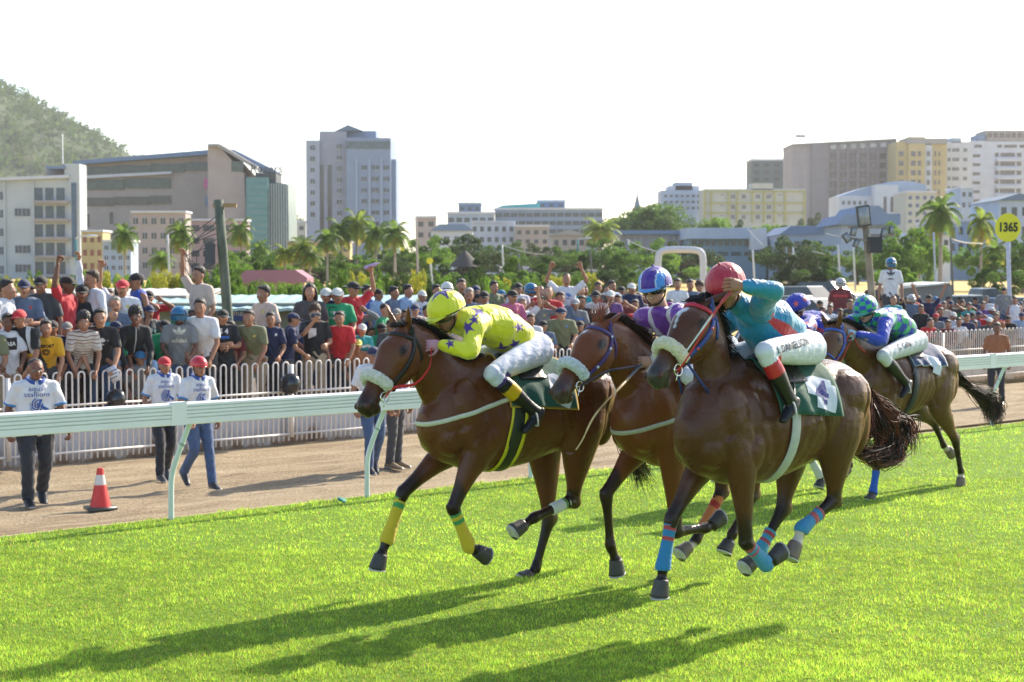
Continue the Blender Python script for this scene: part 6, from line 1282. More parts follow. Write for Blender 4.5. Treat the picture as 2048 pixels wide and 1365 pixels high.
pole('wooden_pole', 'leaning weathered green wooden utility pole with loose wires above the crowd', 437, 400, 457, 652, 30, .098, WOODM, extra=wires)
def floods(r, a, d):
    for bx, sz in (((.10, 0, -.07), (.95, .08, .06)), ((-.15, -.05, -.33), (.75, .05, .05)), ((.35, .05, -.24), (.6, .05, .05))):
        p = Part(); p.add(box(a+A3(*bx), sz, Matrix.Rotation(R(8) if bx[2] < -.3 else 0, 3, 'Y'))); p.build('crossarm', mat('grey_arm', (.30, .28, .25), .7), r, smooth=False)
    for x, z, s_, rt in ((-.07, .16, .44, -.25), (-.42, -.30, .20, -1.1), (-.28, -.17, .18, .4), (.36, -.20, .18, .5), (.52, -.14, .15, .2), (-.22, -.42, .16, .8)):
        p = Part(); p.add(box((a[0]+x, a[1]-.12, a[2]+z), (s_*.62, .12, s_), Matrix.Rotation(rt*.5, 3, 'Y'))); o = p.build('floodlight', DKG, r, smooth=False); q = Part(); q.add(box((a[0]+x, a[1]-.185, a[2]+z), (s_*.5, .02, s_*.84), Matrix.Rotation(rt*.5, 3, 'Y')), (.25, .28, .3)); q.build('lens', M['gloss'], o)
    p = Part(); p.add(box((a[0]+.155, a[1]-.2, a[2]-.45), (.26, .22, .34), Matrix.Rotation(R(6), 3, 'Z'))); p.build('loudspeaker', mat('black_box', (.03, .032, .04), .6), r, smooth=False)
    p = Part(); p.add(loft([A3(a[0]*.5+.14, 0, a[2]-5.5), A3(a[0]+.14, 0, a[2]-1.2)], [.04, .04], n=8)); p.build('conduit', STEEL, r)
pole('lighting_pole', 'tall wooden lighting pole with floodlights and black loudspeaker box above right crowd', 1731, 448, 1744, 596, 36, .085, mat('brown_pole', (.25, .22, .17), .85, .25, 3), extra=floods)
def marker(r, a, d):
    p = Part(); V = [(a[0]+.345*cos(t), y, a[2]-.05+.385*sin(t)) for y in (-.06, -.03) for t in np.arange(40)*2*pi/40]; p.add((np.array(V), [list(range(40)), list(range(40, 80))[::-1]]+[[(i+1) % 40, i, 40+i, 40+(i+1) % 40] for i in range(40)])); o = p.build('disc', mat('yellow_disc', (.62, .62, .02), .5, .04), r, smooth=False)
    t_ = text_vf('1365', .29, bold=.012); V = np.stack([t_[0][:, 0]*.92+a[0], t_[0][:, 0]*0-.068, t_[0][:, 1]*1.15+a[2]-.05], 1); q = Part(); q.add((V, t_[1])); q.build('number', mat('black_letter', (.012, .012, .012), .6), o, smooth=False)
pole('distance_marker', 'round yellow 1365 distance marker on a pale post at the right', 2015, 452, 2019, 600, 46, .065, mat('pale_post', (.45, .48, .62), .6), 'marker', marker)
def lamp(r, a, d): p = Part(); p.add(tube([a, a+A3(.3, -.1, .15), a+A3(1., -.3, .2)], .06)); p.add(ellip(a+A3(1.2, -.35, .18), (.45, .2, .1))); p.build('lamp_head', WHT, r)
for x, y, Z, lb, c_ in ((832, 435, 150, 'tall pale pole with bracket rising beside the pink house', PINKB), (151, 478, 120, 'green lamp post in front of the blue stair window', TEAL), (335, 470, 120, 'pale lamp post right of the palm pair', STEEL), (1505, 500, 170, 'white pole behind the red helmeted jockey', WHT), (1155, 480, 200, 'green tinted pole between the middle trees', TEAL), (1004, 490, 160, 'pale pole left of the man with raised arms', STEEL), (1036, 505, 150, 'thin dark pole near the thatched hut', DKG), (1180, 500, 170, 'thin dark lamp pole over the middle crowd', DKG), (1256, 480, 190, 'pale pole before the white arch', STEEL), (1572, 480, 180, 'pale pole left of the dark tree mass', STEEL), (1586, 495, 170, 'second pale pole left of the dark tree mass', WHT), (1676, 490, 160, 'white pole beside the slanting shed roof', WHT), (1706, 488, 160, 'pale pole left of the lighting pole', WHT), (1867, 465, 130, 'pale blue pole left of the dark pole', PALB), (1901, 475, 120, 'black pole between bushy tree and palm', DKG), (860, 520, 120, 'short post with yellow round sign', STEEL)):
    pole('street_pole', lb, x, y, x+4, 560, Z, (.075*Z/150+.02), c_, extra=lamp if c_ in (TEAL,) else None)
q = Part(); q.add(loft([A3(0, 0, 0), A3(0, .05, 0)], [(.24, .24)]*2, n=20, sub=1, cap=.02)); o = q.build('round_sign', mat('yellow_sign', (.6, .6, .03), .6)); o.location = (wx(860, 120), 119.6, wz(522, 120)); tag(o, 'small round yellow road sign on the short post', 'sign')
# overhead cables
for k, (pts, lb) in enumerate((([(1000, 490, 200), (1050, 505, 170), (1090, 509, 150)], 'pale cable sloping past the dark round trees'), ([(1255, 481, 190), (1290, 497, 170), (1330, 508, 150)], 'pale cable ending near the white arch'), ([(1495, 458, 220), (1510, 475, 200), (1530, 495, 180)], 'pale cable hanging beside the blue grey building'), ([(1570, 490, 190), (1610, 500, 180), (1650, 509, 170)], 'thin cable crossing the dark tree mass'), ([(1704, 478, 160), (1660, 470, 200), (1640, 462, 240)], 'cable running left from the lighting pole'), ([(1901, 478, 120), (1930, 486, 130), (1965, 488, 140)], 'cable between black pole and small palm'))):
    q = Part(); q.add(tube([aty(*p_) for p_ in pts], .055, n=5)); tag(q.build('overhead_cable', CONC), lb, 'cable')

# white arch, outer rail, far walls, trailer
def arch():
    Z = 150; p = Part(); x0, x1, zt = wx(1316, Z), wx(1406, Z), wz(500, Z); r = .30
    p.add(loft([A3(x0, Z, GZ(Z)), A3(x0, Z, zt-1.), A3(x0+.25, Z, zt-.2), A3(x0+1.0, Z, zt), A3((x0+x1)/2, Z, zt), A3(x1-1.0, Z, zt), A3(x1-.25, Z, zt-.2), A3(x1, Z, zt-1.), A3(x1, Z, GZ(Z))], [r]*9, side=(0, 1, 0), n=14, sub=4)); tag(p.build('inflatable_arch', mat('arch_fabric', (.48, .50, .58), .6)), 'white inflatable arch standing in the far field behind the jockeys', 'arch')
arch()
def far_rail(lab, px0, px1, py, Z, h=.9, posts=18, t=.35):
    x0, x1 = wx(px0, Z), wx(px1, Z); zt = wz(py, Z); r = tag(empty('outer_rail', ((x0+x1)/2, Z, GZ(Z))), lab, 'rail'); p = Part(); p.add(box((0, 0, zt-GZ(Z)), (x1-x0, .2, t))); p.build('rail_board', WHT, r, smooth=False)
    for i in range(posts+1): q = Part(); q.add(box((-(x1-x0)/2+(x1-x0)*i/posts, .12, (zt-GZ(Z))/2), (.12, .08, zt-GZ(Z)))); q.build('post', WHT, r, smooth=False)
far_rail('far white running rail crossing the middle field', 960, 1450, 541, 260); far_rail('far white rail at the right below the marquee', 1560, 1760, 534, 240)
b = Bld('perimeter_wall', 'long pale perimeter wall behind the dry field at right', 'wall', 1860, 420, None); b.part('wall', rect(1560, 529, 2120, 560), bmat('pale_wall', (.50, .50, .54)), 1); b.part('coping', rect(1560, 528, 2120, 529.4), WHT, 1.2, .2)
b = Bld('perimeter_wall', 'low pale boundary wall behind the middle trees', 'wall', 1150, 300, None); b.part('wall', rect(820, 540, 1560, 575), bmat('pale_wall2', (.46, .48, .46)), 1); b.part('coping', rect(820, 539, 1560, 540), WHT, 1.2, .2)
b = Bld('marquee', 'white marquee with flat sloping roof behind the right field', 'marquee', 1680, 330, None); b.part('roof', [(1625, 528), (1670, 517), (1735, 517), (1745, 528)], WHT, 8); b.part('wall', rect(1632, 528, 1740, 560), BGE, 7)
def trailer():
    Z = 44; r = tag(empty('trailer', (wx(1858, Z), Z, G0)), 'grey box trailer with rounded corner and hatch parked behind the right crowd', 'trailer'); p = Part(); p.add(prism([(1802, 577), (1806, 573), (1898, 566), (1905, 573), (1907, 660), (1802, 660)], Z, 3., r.location)); p.build('box', mat('trailer_grey', (.20, .20, .20), .6), r, smooth=False)
    p = Part(); p.add(prism([(1801, 575), (1899, 565), (1903, 568), (1898, 568.5), (1802, 578)], Z-.1, 3.2, r.location)); p.build('roof_trim', mat('trailer_trim', (.6, .62, .6), .5), r, smooth=False); p = Part(); p.add(prism(rect(1872, 602, 1890, 622), Z-.03, .1, r.location)); p.build('hatch', WHT, r, smooth=False)
trailer()

# ------------------------------------------------------------------ vehicles
def carmesh(kind):
    root = empty('parked_car'); prof = dict(hatch=[(-2.0, .35), (-2.05, .75), (-1.95, .98), (-1.6, 1.06), (2.0, .95), (2.05, .6), (1.95, .35)], suv=[(-2.2, .4), (-2.25, .9), (-2.15, 1.15), (2.2, 1.05), (2.25, .7), (2.15, .4)])
    P = prof['suv' if kind != 'hatch' else 'hatch']; cab = dict(hatch=[(-1.7, 1.0), (-1.35, 1.48), (.35, 1.50), (1.15, 1.0)], suv=[(-2.1, 1.1), (-1.95, 1.75), (.5, 1.78), (1.2, 1.1)], pickup=[(-.3, 1.1), (-.15, 1.75), (.7, 1.77), (1.3, 1.1)])[kind]
    def ext(Pq, w0, w1=None):
        w1 = w1 or w0; n = len(Pq); zm = min(z for x, z in Pq); zM = max(z for x, z in Pq); f = lambda z: w0+(w1-w0)*(z-zm)/(zM-zm); V = [(x, -f(z), z) for x, z in Pq]+[(x, f(z), z) for x, z in Pq]
        return np.array(V), [list(range(n)), list(range(n, 2*n))[::-1]]+[[(i+1) % n, i, n+i, n+(i+1) % n] for i in range(n)]
    body = Part(); body.add(ext(P[::-1], .86, .84)); o = body.build('body', M['gloss'], root, smooth=False); bv = o.modifiers.new('b', 'BEVEL'); bv.width = .09; bv.segments = 3
    c = Part(); c.add(ext(cab[::-1], .80, .66)); o2 = c.build('windows', glass((.05, .07, .08)), root, smooth=False)
    rf = Part(); rf.add(ext([(cab[2][0]-.02, cab[2][1]-.02), (cab[2][0]-.1, cab[2][1]+.04), (cab[1][0]+.1, cab[1][1]+.04), (cab[1][0]+.02, cab[1][1]-.02)], .67, .64)); rf.build('roof', M['gloss'], root, smooth=False)
    for x in (-1.25, 1.3):
        for y in (-.82, .82): q = Part(); q.add(loft([A3(x, y-.1, .33), A3(x, y+.1, .33)], [(.33, .33)]*2, side=(1, 0, 0), n=18, sub=1, cap=.05), (.015, .015, .016)); wv = q.build('wheel', M['leather'], root); h = Part(); s_ = np.sign(y); h.add(loft([A3(x, y+s_*.1, .33), A3(x, y+s_*.125, .33)], [(.19, .19)]*2, side=(1, 0, 0), n=12, sub=1, cap=.02), (.4, .4, .42)); h.build('hubcap', M['metal'], wv)
    for y in (-.62, .62): q = Part(); q.add(box((P[-2][0]-.02, y, .78), (.08, .3, .14)), (.6, .62, .65)); q.build('headlight', M['gloss'], root); q = Part(); q.add(box((P[1][0]+.02, y, .85), (.08, .22, .18)), (.4, .02, .02)); q.build('tail_light', M['gloss'], root)
    return root
CARS = {}
def car(kind, px, Z, yaw, col, cname, where):
    if kind not in CARS: CARS[kind] = carmesh(kind); r = CARS[kind]
    else: r = copy_tree(CARS[kind])
    r.location = (wx(px, Z), Z, GZ(Z)); r.rotation_euler = (0, 0, yaw)
    for ch in r.children:
        if ch.name.split('.')[0] in ('body', 'roof'): ch.color = (*col, 1)
    tag(r, f"{cname} {dict(hatch='hatchback', suv='four wheel drive', pickup='pickup')[kind]} parked {where}", 'car', 'cars parked in the field')
CC_ = dict(white=(.62, .63, .64), silver=(.38, .40, .42), blue=(.06, .12, .25), dark=(.04, .045, .05), red=(.35, .02, .02), pale=(.5, .52, .5))
for a in (('suv', 1618, 95, -.9, 'white', 'behind the jockey with orange stars'), ('hatch', 1628, 78, -.8, 'silver', 'just left of the man in maroon'), ('hatch', 1600, 84, -.8, 'pale', 'just behind the blue hooped jockey'), ('pickup', 1958, 90, .25, 'silver', 'right of the grey trailer'), ('suv', 1935, 72, .1, 'white', 'close to the grey trailer'), ('hatch', 1990, 66, .2, 'white', 'behind the right end of the crowd'), ('hatch', 2040, 80, .3, 'blue', 'at the right edge'), ('hatch', 1925, 62, .0, 'silver', 'low behind the right crowd'), ('suv', 1660, 110, -.7, 'dark', 'behind the man in maroon')): car(a[0], a[1], a[2], a[3], CC_[a[4]], a[4], a[5])
rc = random.Random(9)
for x0, x1, Z, st, wh in ((960, 1140, 230, 30, 'in the near row behind the yellow hedge'), (1180, 1330, 300, 26, 'in the row left of the white arch'), (1425, 1640, 420, 22, 'in the far row under the blue grey building'), (1600, 1745, 380, 24, 'in the far row below the marquee'), (1850, 2060, 400, 23, 'in the far row at right'), (1890, 2060, 330, 28, 'in the second row at right')):
    for x in np.arange(x0, x1, st): cn = rc.choice(['white', 'white', 'silver', 'pale', 'dark', 'blue']); car(rc.choice(['hatch', 'suv']), x+rc.uniform(-4, 4), Z+rc.uniform(-6, 6), rc.uniform(-.9, -.3), CC_[cn], cn, wh)
# tiny far spectators
for i, x in enumerate(list(range(1520, 1620, 9))):
    Z = 330; p = Part(); p.add(loft([A3(0, 0, 0), A3(0, 0, .9), A3(0, 0, 1.45)], [(.14, .1), (.2, .14), (.14, .1)], n=8)); p.add(ellip((0, 0, 1.66), .12)); o = p.build('person', M['cloth'], None, rc.choice([COL['white'], COL['slate'], COL['red'], COL['dark']])); o.location = (wx(x+rc.uniform(-3, 3), Z), Z, GZ(Z)); tag(o, 'distant spectator standing by the far wall under the dark trees', 'person', 'distant spectators by the far wall')

# cone, litter
def cone():
    p0 = atz(201, 1020, LOW); r = tag(empty('traffic_cone', tuple(p0)), 'red traffic cone with white band standing on the dirt', 'cone'); h = aty(197, 937, p0[1])[2]-LOW; p = Part()
    def pc(V): C = np.tile((.60, .035, .03, 1.), (len(V), 1)); return lay(C, (V[:, 2] > h*.60)*(V[:, 2] < h*.84)*1., (.62, .60, .58))
    p.add(loft([A3(0, 0, .03), A3(0, 0, h*.5), A3(0, 0, h*.9), A3(0, 0, h)], [.118, .074, .040, .034], side=(1, 0, 0), n=28, sub=14, cap=.15), paint=pc); p.build('cone_body', M['paint'], r); q = Part(); q.add(box((0, 0, .02), (.30, .30, .035), Matrix.Rotation(.5, 3, 'Z')), (.07, .075, .06)); b_ = q.build('base', M['leather'], r)
cone()
p0 = atz(684, 1008, 0); q = Part(); q.add(box((0, 0, .04), (.09, .06, .005), Euler((R(35), R(20), .3)).to_matrix()), (.01, .20, .16)); o = q.build('paper_scrap', M['cloth']); o.location = p0; tag(o, 'small green scrap of paper lying at the edge of the turf', 'litter')
# ------------------------------------------------------------------ vegetation
def leafmat():
    m, t, b = newmat('leaves'); oi = t.nodes.new('ShaderNodeObjectInfo'); a = t.nodes.new('ShaderNodeAttribute'); a.attribute_name = 'Col'; c = mixc(t, 1., oi.outputs['Color'], a.outputs['Color'], 'MULTIPLY'); t.links.new(c, b.inputs['Base Color']); b.inputs['Roughness'].default_value = .6; b.inputs['Specular IOR Level'].default_value = .25
    tr = t.nodes.new('ShaderNodeBsdfTranslucent'); h = N(t, 'ShaderNodeHueSaturation', Value=1.6, Hue=.485); t.links.new(c, h.inputs['Color']); t.links.new(h.outputs[0], tr.inputs[0]); mx = N(t, 'ShaderNodeMixShader', Fac=.5); t.links.new(b.outputs[0], mx.inputs[1]); t.links.new(tr.outputs[0], mx.inputs[2]); t.links.new(mx.outputs[0], t.nodes['Material Output'].inputs[0]); return m
LEAF = leafmat(); BARK = mat('bark', (.16, .13, .10), .9, .3, 4, bmp=.6); PBARK = mat('palm_bark', (.30, .27, .24), .9, .25, 3, stretch=(1, 1, 5))
def leafcloud(g, n, clusters, size, col=(1, 1, 1), jit=.35, flat=1.):
    """n leaf quads spread through the given ellipsoid clusters (c, r)"""
    k = g.integers(0, len(clusters), n); C0 = np.array([clusters[i][0] for i in k]); Rr = np.array([clusters[i][1] for i in k]); d = g.normal(size=(n, 3)); d /= np.linalg.norm(d, axis=1)[:, None]; P = C0+d*Rr*(g.uniform(.35, 1.05, n)**.5)[:, None]
    u = g.normal(size=(n, 3)); u /= np.linalg.norm(u, axis=1)[:, None]; v = np.cross(u, g.normal(size=(n, 3))); v /= np.linalg.norm(v, axis=1)[:, None]; s = (size*g.uniform(.6, 1.4, n))[:, None]
    V = np.stack([P-u*s, P+v*s*.5*flat, P+u*s, P-v*s*.5*flat], 1).reshape(-1, 3); tint = g.uniform(1-jit, 1+jit, n)*(np.array([.82+.4*((i*7919) % 13)/13 for i in k])); C = np.stack([tint*col[0]*g.uniform(.85, 1.2, n), tint*col[1], tint*col[2], np.ones(n)], 1)
    return V, np.repeat(C, 4, 0)
def quads(name, V, C, m): n = len(V)//4; return mesh_obj(name, V, np.arange(n*4).reshape(-1, 4).tolist(), m, cols=C)
TP = {}
def broad(kind):
    if kind in TP: return TP[kind]
    g = np.random.default_rng(len(TP)*13+5); cl = []; br = Part(); br.add(loft([A3(0, 0, 0), A3(.03, 0, .22), A3(0, .02, .45)], [.045, .036, .03], n=10))
    for i in range(52 if kind != 'bush' else 22):
        a = g.uniform(0, 2*pi); rr_ = g.uniform(.0, .42)**.8*1.05; z = .50+.38*math.sqrt(max(0, 1-(rr_/.48)**2))*g.uniform(-1.05, 1.)
        if kind == 'spread': z = .62+.26*math.sqrt(max(0, 1-(rr_/.48)**2))*g.uniform(-.1, 1.)
        if kind == 'bush': z = g.uniform(.12, .78)*(1-rr_*.8)
        c = A3(cos(a)*rr_, sin(a)*rr_, z); r = g.uniform(.07, .15); cl.append((c, (r, r, r*.75)))
        if i % 3 == 0: br.add(loft([A3(0, .0, .35), c*.5+A3(0, 0, .22), c], [.018, .012, .005], n=6))
    V, C = leafcloud(g, 12000, cl, .017); cr_ = quads('crown', V, C, LEAF); t = br.build('trunk', BARK); r = [cr_.data, t.data]; bpy.data.objects.remove(cr_); bpy.data.objects.remove(t); TP[kind] = r; return r
def tree(px, ytop, Z, w_px, kind, lab, col, yb=None):
    zt = wz(ytop, Z); H_ = zt-GZ(Z); Wd = w_px*1.18/FPX*Z/.97; r = tag(empty('tree', (wx(px, Z), Z, GZ(Z)), random.uniform(0, 6)), lab, 'tree', 'trees between the field and the town'); me = broad(kind)
    for nm, m_ in (('crown', me[0]), ('trunk', me[1])):
        o = link(bpy.data.objects.new(nm, m_)); o.parent = r; o.scale = (Wd, Wd, H_/.94); o.color = (*col, 1)
def palm(kind):
    if kind in TP: return TP[kind]
    g = np.random.default_rng(len(TP)+40); tk = Part(); tk.add(loft([A3(0, 0, 0), A3(.006, 0, .3), A3(-.004, 0, .72)], [.026, .02, .016], n=10)); VV, CC = [], []
    for i in range(24):
        a = i*2.39996; el = R(75)-i/24*R(105); L = .30*g.uniform(.85, 1.1); P = A3(-.004, 0, .72); d = A3(cos(a)*cos(el), sin(a)*cos(el), sin(el)); pts = [P]
        for k in range(9): d = unit(d+A3(0, 0, -.14-.03*k)); pts.append(pts[-1]+d*L/9)
        pts = np.array(pts)
        for k in range(1, 10):
            T = unit(pts[k]-pts[k-1]); sd = unit(np.cross(T, [0, 0, 1.])); 
            for q_ in np.linspace(0, 1, 3, endpoint=False):
                c = pts[k-1]*(1-q_)+pts[k]*q_; ll = .075*(sin(pi*min((k+q_)/9.6, 1))**.5)*g.uniform(.8, 1.1)
                for s_ in (-1, 1):
                    e = c+(sd*s_*.85+T*.5+A3(0, 0, -.45))*ll; w_ = T*.006; VV += [c-w_, c+w_, e+w_*.5, e-w_*.5]; tn = g.uniform(.7, 1.3); dead = i > 19; CC += [(tn*(1.5 if dead else .9), tn*(1.05 if dead else 1.), tn*(.8), 1)]*4
    cr_ = quads('crown', np.array(VV), np.array(CC), LEAF); t = tk.build('trunk', PBARK); r = [cr_.data, t.data]; bpy.data.objects.remove(cr_); bpy.data.objects.remove(t); TP[kind] = r; return r
def palmtree(px, ytop, Z, lab, col=(.10, .17, .03), cw=1.):
    H_ = (wz(ytop, Z)-GZ(Z))/.97; r = tag(empty('palm_tree', (wx(px, Z), Z, GZ(Z)), random.uniform(0, 6)), lab, 'palm tree', 'palms between the field and the town'); me = palm('palm%d' % (int(px) % 2))
    for nm, m_ in (('crown', me[0]), ('trunk', me[1])): o = link(bpy.data.objects.new(nm, m_)); o.parent = r; o.scale = (H_*cw, H_*cw, H_); o.color = (*col, 1)
DK, MD, LT, YL = (.032, .065, .018), (.055, .12, .02), (.09, .19, .025), (.22, .25, .03)
for px, yt, Z, w_, k, c, lab in (
    (930, 462, 190, 135, 'round', DK, 'large dark round tree behind the thatched hut'), (1010, 478, 200, 100, 'round', MD, 'mid green tree right of the thatched hut'), (1085, 483, 215, 90, 'round', DK, 'dark round tree in front of the beige block'), (845, 465, 180, 100, 'round', LT, 'light green full tree right of the palms'), (1135, 488, 200, 90, 'round', MD, 'green tree left of the feathery palm'), (1215, 470, 190, 120, 'round', MD, 'green tree left of the white arch'), (1290, 472, 185, 110, 'round', LT, 'light green tree behind the white arch'), (1370, 478, 200, 110, 'round', DK, 'tree framed inside the white arch'),
    (1305, 404, 300, 150, 'spread', MD, 'big spreading tree on the skyline below the spire'), (1255, 438, 290, 80, 'spread', DK, 'lower dark tree beneath the spreading tree'), (1428, 432, 300, 80, 'spread', LT, 'light tree in front of the gridded block'), (1465, 433, 305, 60, 'round', DK, 'small dark round tree in front of the gridded block'),
    (1585, 466, 180, 120, 'round', DK, 'dark dense tree mass left of the slanting shed'), (1630, 478, 185, 110, 'round', MD, 'green tree beside the dark tree mass'), (1560, 480, 220, 70, 'round', DK, 'small dark tree against the blue grey building'), (1640, 446, 290, 90, 'spread', LT, 'light hedge-like tree below the mauve slab'), (1570, 448, 290, 90, 'spread', MD, 'flat green tree below the gridded block'), (1530, 447, 295, 80, 'spread', LT, 'pale flat tree at the right end of gridded block'),
    (1810, 436, 150, 110, 'round', LT, 'big bushy light green tree right of the lighting pole'), (1795, 470, 140, 90, 'round', MD, 'lower bushy tree right of the lighting pole'), (1858, 462, 170, 60, 'round', LT, 'light tree left of the black pole'), (1965, 468, 160, 80, 'round', LT, 'light feathery tree left of the distance marker'), (2045, 462, 150, 80, 'round', MD, 'green tree at the right edge behind the marker'), (1715, 490, 190, 70, 'round', MD, 'small green tree behind the lighting pole'), (1622, 418, 420, 60, 'round', DK, 'distant dark tree before the mauve slab'),
    (500, 490, 150, 90, 'round', MD, 'green tree right of the wooden pole'), (540, 500, 155, 90, 'round', LT, 'light green tree above the pink roof'), (470, 498, 140, 70, 'round', LT, 'small light tree behind the wooden pole'), (640, 505, 170, 90, 'round', MD, 'green tree under the palms right of the pink roof'), (700, 500, 175, 90, 'round', LT, 'light tree beneath the middle palms'), (760, 488, 185, 80, 'round', MD, 'green tree beneath the right palms'), (795, 505, 170, 70, 'round', DK, 'dark small tree left of the pale pole'), (600, 470, 420, 90, 'spread', MD, 'distant tree between the glass corner and the tower'), (1420, 500, 260, 80, 'round', MD, 'tree in front of the steel blue cladding'), (870, 497, 130, 95, 'bush', MD, 'bushy green tree just right of the yellow sign'), (955, 503, 128, 90, 'bush', DK, 'dark bush in front of the pointed hut'), (1030, 500, 132, 95, 'bush', LT, 'light bushy tree before the weathered blocks'), (1100, 498, 134, 95, 'bush', MD, 'bushy tree behind the man with raised arms'), (1170, 496, 138, 95, 'bush', DK, 'dark bushy tree under the feathery palm'), (1240, 494, 140, 90, 'bush', MD, 'bushy tree left of the white arch'), (1345, 497, 175, 110, 'bush', LT, 'pale green bush seen through the white arch'), (1590, 498, 150, 90, 'bush', DK, 'dark bush beneath the dense tree mass'), (1650, 500, 150, 80, 'bush', MD, 'green bush left of the lighting pole'), (1790, 492, 132, 95, 'bush', LT, 'light bush behind the man standing above the crowd'), (1990, 494, 135, 90, 'bush', MD, 'green bush below the distance marker'), (460, 502, 105, 90, 'bush', LT, 'light green bush right of the wooden pole'), (520, 508, 108, 80, 'bush', MD, 'green bush just above the pink roof'), (680, 508, 110, 90, 'bush', MD, 'green bush right of the pink roof'), (750, 505, 112, 90, 'bush', LT, 'light bush behind the raised bottle')):
    tree(px, yt, Z, w_, k, lab, c)
for px, yt, Z, lab, cw in ((250, 432, 150, 'palm in front of the pink apartment block', .8), (362, 424, 150, 'slim palm left of the wooden pole', .8), (482, 422, 170, 'palm right of the wooden pole', .8), (322, 490, 130, 'short palm behind the fist of man in beige', 1.1), (655, 443, 165, 'palm at left of the group below the tower', .9), (682, 420, 175, 'palm with dark crown below the tower', .85), (714, 403, 175, 'tallest palm in front of the blue tower', .8), (606, 462, 150, 'leaning palm left of the blue tower', 1.0), (752, 428, 170, 'palm at the right edge of the tower', .9), (790, 428, 165, 'palm with yellow fronds right of the tower', .95), (1200, 424, 240, 'feathery palm in front of the long offices', 1.3), (1880, 368, 145, 'tall wide palm at right of the lighting pole', .85), (1962, 397, 155, 'smaller palm left of the distance marker', .7), (1990, 470, 140, 'short dark palm beside the distance marker', 1.1), (570, 478, 150, 'dark palm above the pink roof', 1.1), (620, 486, 150, 'low palm right of the pink roof', 1.2), (745, 455, 190, 'palm behind the two right palms', .9), (1838, 440, 160, 'palm crown over the bushy tree', 1.0), (520, 470, 160, 'small palm left of the dark palm', 1.0)): palmtree(px, yt, Z, lab, (.09, .15, .03) if int(px) % 3 else (.15, .20, .035), cw)
# hedges and flowering shrubs near the far side of the crowd
SH = {}
def shrub(px, yt, Z, w_px, lab, col, yb=None):
    if 'm' not in SH:
        g = np.random.default_rng(77); cl = [(A3(g.uniform(-.4, .4), g.uniform(-.4, .4), g.uniform(.2, .85)), (.16, .16, .16)) for _ in range(24)]; V, C = leafcloud(g, 3600, cl, .035); o = quads('foliage', V, C, LEAF); st = Part(); [st.add(loft([A3(0, 0, 0), c[0]*.6, c[0]], [.012, .01, .005], n=5)) for c in cl[:9]]; s_ = st.build('stem', BARK); SH['m'] = o.data; SH['s'] = s_.data; bpy.data.objects.remove(o); bpy.data.objects.remove(s_)
    r = tag(empty('shrub', (wx(px, Z), Z, GZ(Z)), random.uniform(0, 6)), lab, 'shrub', 'shrubs behind the crowd'); Wd = w_px/FPX*Z; H_ = wz(yt, Z)-GZ(Z)
    for nm in 'ms': o = link(bpy.data.objects.new('foliage' if nm == 'm' else 'stem', SH[nm])); o.parent = r; o.scale = (Wd, Wd, H_); o.color = (*col, 1)
rs = random.Random(21)
for x in np.arange(-20, 470, 22): shrub(x, 548+rs.uniform(-14, 8), 75+rs.uniform(-8, 8), 42, 'leafy green shrub in the hedge below the cream and pink apartment blocks', rs.choice([LT, MD, MD, YL]))
for x in np.arange(470, 680, 20): shrub(x, 562+rs.uniform(-8, 6), 72+rs.uniform(-8, 8), 38, 'green shrub in the hedge in front of the pink roof', rs.choice([LT, MD, LT]))
for x in np.arange(680, 1000, 17): shrub(x, 550+rs.uniform(-22, 16), 66+rs.uniform(-10, 14), rs.uniform(28, 60), rs.choice(['yellow flowering shrub in the hedge behind the leading jockey', 'yellow green croton shrub in the hedge behind the leading jockey']), rs.choice([YL, (.34, .28, .03), LT, MD, LT, MD, DK]))
for x in np.arange(1000, 1200, 20): shrub(x, 549+rs.uniform(-8, 6), 115+rs.uniform(-10, 10), 34, 'low green shrub in front of the far white rail', rs.choice([LT, MD, YL]))
for x in np.arange(1800, 1990, 22): shrub(x, 541+rs.uniform(-3, 3), 330+rs.uniform(-10, 10), 30, 'low dark hedge shrub behind the dry field', rs.choice([MD, LT]))
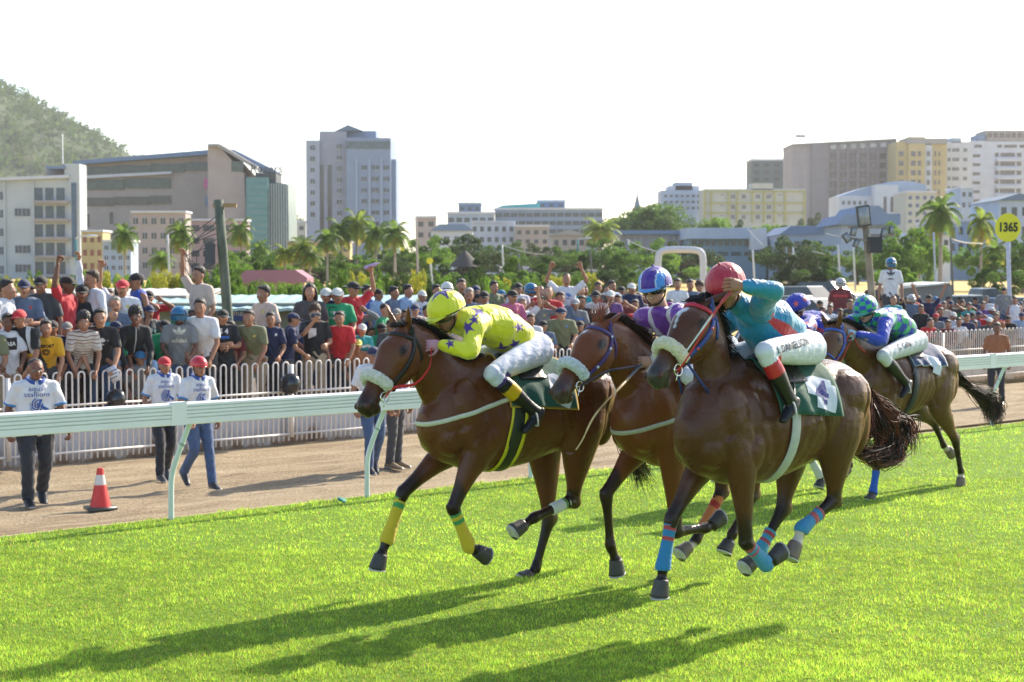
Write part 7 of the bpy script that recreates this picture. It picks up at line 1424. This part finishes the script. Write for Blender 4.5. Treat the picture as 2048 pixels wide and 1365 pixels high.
# wooded hill
def hill():
    Z0 = 1250; prof = [(-500, 40), (-200, 110), (0, 172), (60, 202), (130, 244), (190, 272), (262, 312), (330, 345), (420, 395), (560, 440), (800, 500), (1100, 545)]; pxs = [p[0] for p in prof]; zs = [wz(p[1], Z0) for p in prof]; g = np.random.default_rng(2)
    xs = np.linspace(wx(-500, Z0), wx(1100, Z0), 150); ys = np.linspace(700, 1800, 60); X, Y = np.meshgrid(xs, ys); ridge = np.interp(CX+X/Z0*FPX, pxs, zs); t = np.clip(1-np.abs(Y-Z0)/560, 0, 1); t = t*t*(3-2*t); Zz = G0-3+(ridge+3)*t+(np.sin(X*.045+np.sin(Y*.02)*2)*np.sin(Y*.035))*6*t*(1-t)*4
    m, tt, b = newmat('hill_soil'); n = noise(tt, .02, 6); tt.links.new(ramp(tt, n, [(.35, (.03, .05, .012)), (.6, (.05, .075, .018)), (.78, (.16, .11, .05))]), b.inputs['Base Color']); b.inputs['Roughness'].default_value = 1
    V = np.stack([X, Y, Zz], -1).reshape(-1, 3); nx = 150; tag(mesh_obj('hill', V, [[j*nx+i, j*nx+i+1, (j+1)*nx+i+1, (j+1)*nx+i] for j in range(59) for i in range(nx-1)], m, smooth=True), kind='structure')
    cl, VV, CC = [], [], []; k = g.integers(0, 149*36, 5200)
    for q_ in range(4200):
        i, j = g.integers(0, 105), g.integers(6, 32); p = V[j*nx+i]+A3(g.uniform(-6, 6), g.uniform(-9, 9), 0); r = g.uniform(2.2, 5.5); p = p+A3(0, 0, r*.5)
        if np.sin(p[0]*.03)*np.sin(p[1]*.021+p[0]*.01) > .72: continue
        cl.append((p, (r, r, r*.8)))
    V2, C2 = leafcloud(g, 130000, cl, 1.1, jit=.5); o = quads('hillside_scrub', V2, C2, LEAF); o.color = (.042, .088, .012, 1); tag(o, 'dense green scrub and small trees covering the hillside', 'woodland', kind='stuff')
hill()
# ------------------------------------------------------------------ the air
def haze():
    m, t, b = newmat('haze'); t.nodes.remove(b); v = t.nodes.new('ShaderNodeVolumePrincipled'); v.inputs['Density'].default_value = HAZE; v.inputs['Color'].default_value = (.95, .96, 1, 1); v.inputs['Anisotropy'].default_value = .3; t.links.new(v.outputs[0], t.nodes['Material Output'].inputs['Volume'])
    o = mesh_obj('haze', *box((0, 1500, 95), (3300, 3400, 210)), m); o.location = (0, 60, 0); tag(o, 'pale sunlit haze over the town', 'haze', kind='stuff')
if HAZE: haze()
# ------------------------------------------------------------------ labels: look-alikes are told apart by their place among each other
def uniq():
    by = {}
    for o in scn.collection.objects:
        if o.parent is None and 'label' in o and o.get('kind') is None: by.setdefault(o['label'], []).append(o)
    NTH = 'second third fourth fifth sixth seventh eighth ninth tenth eleventh twelfth thirteenth fourteenth fifteenth sixteenth seventeenth eighteenth nineteenth twentieth'.split()
    for lab, os_ in by.items():
        if len(os_) < 2: continue
        os_.sort(key=lambda o: px_of(o.location)[0])
        for i, o in enumerate(os_):
            l2 = ' '.join(lab.split()[:12]); o['label'] = l2+', '+('leftmost' if i == 0 else 'rightmost' if i == len(os_)-1 else (NTH[i-1]+' from left' if i <= len(os_)//2 else NTH[len(os_)-2-i]+' from right'))
uniq()
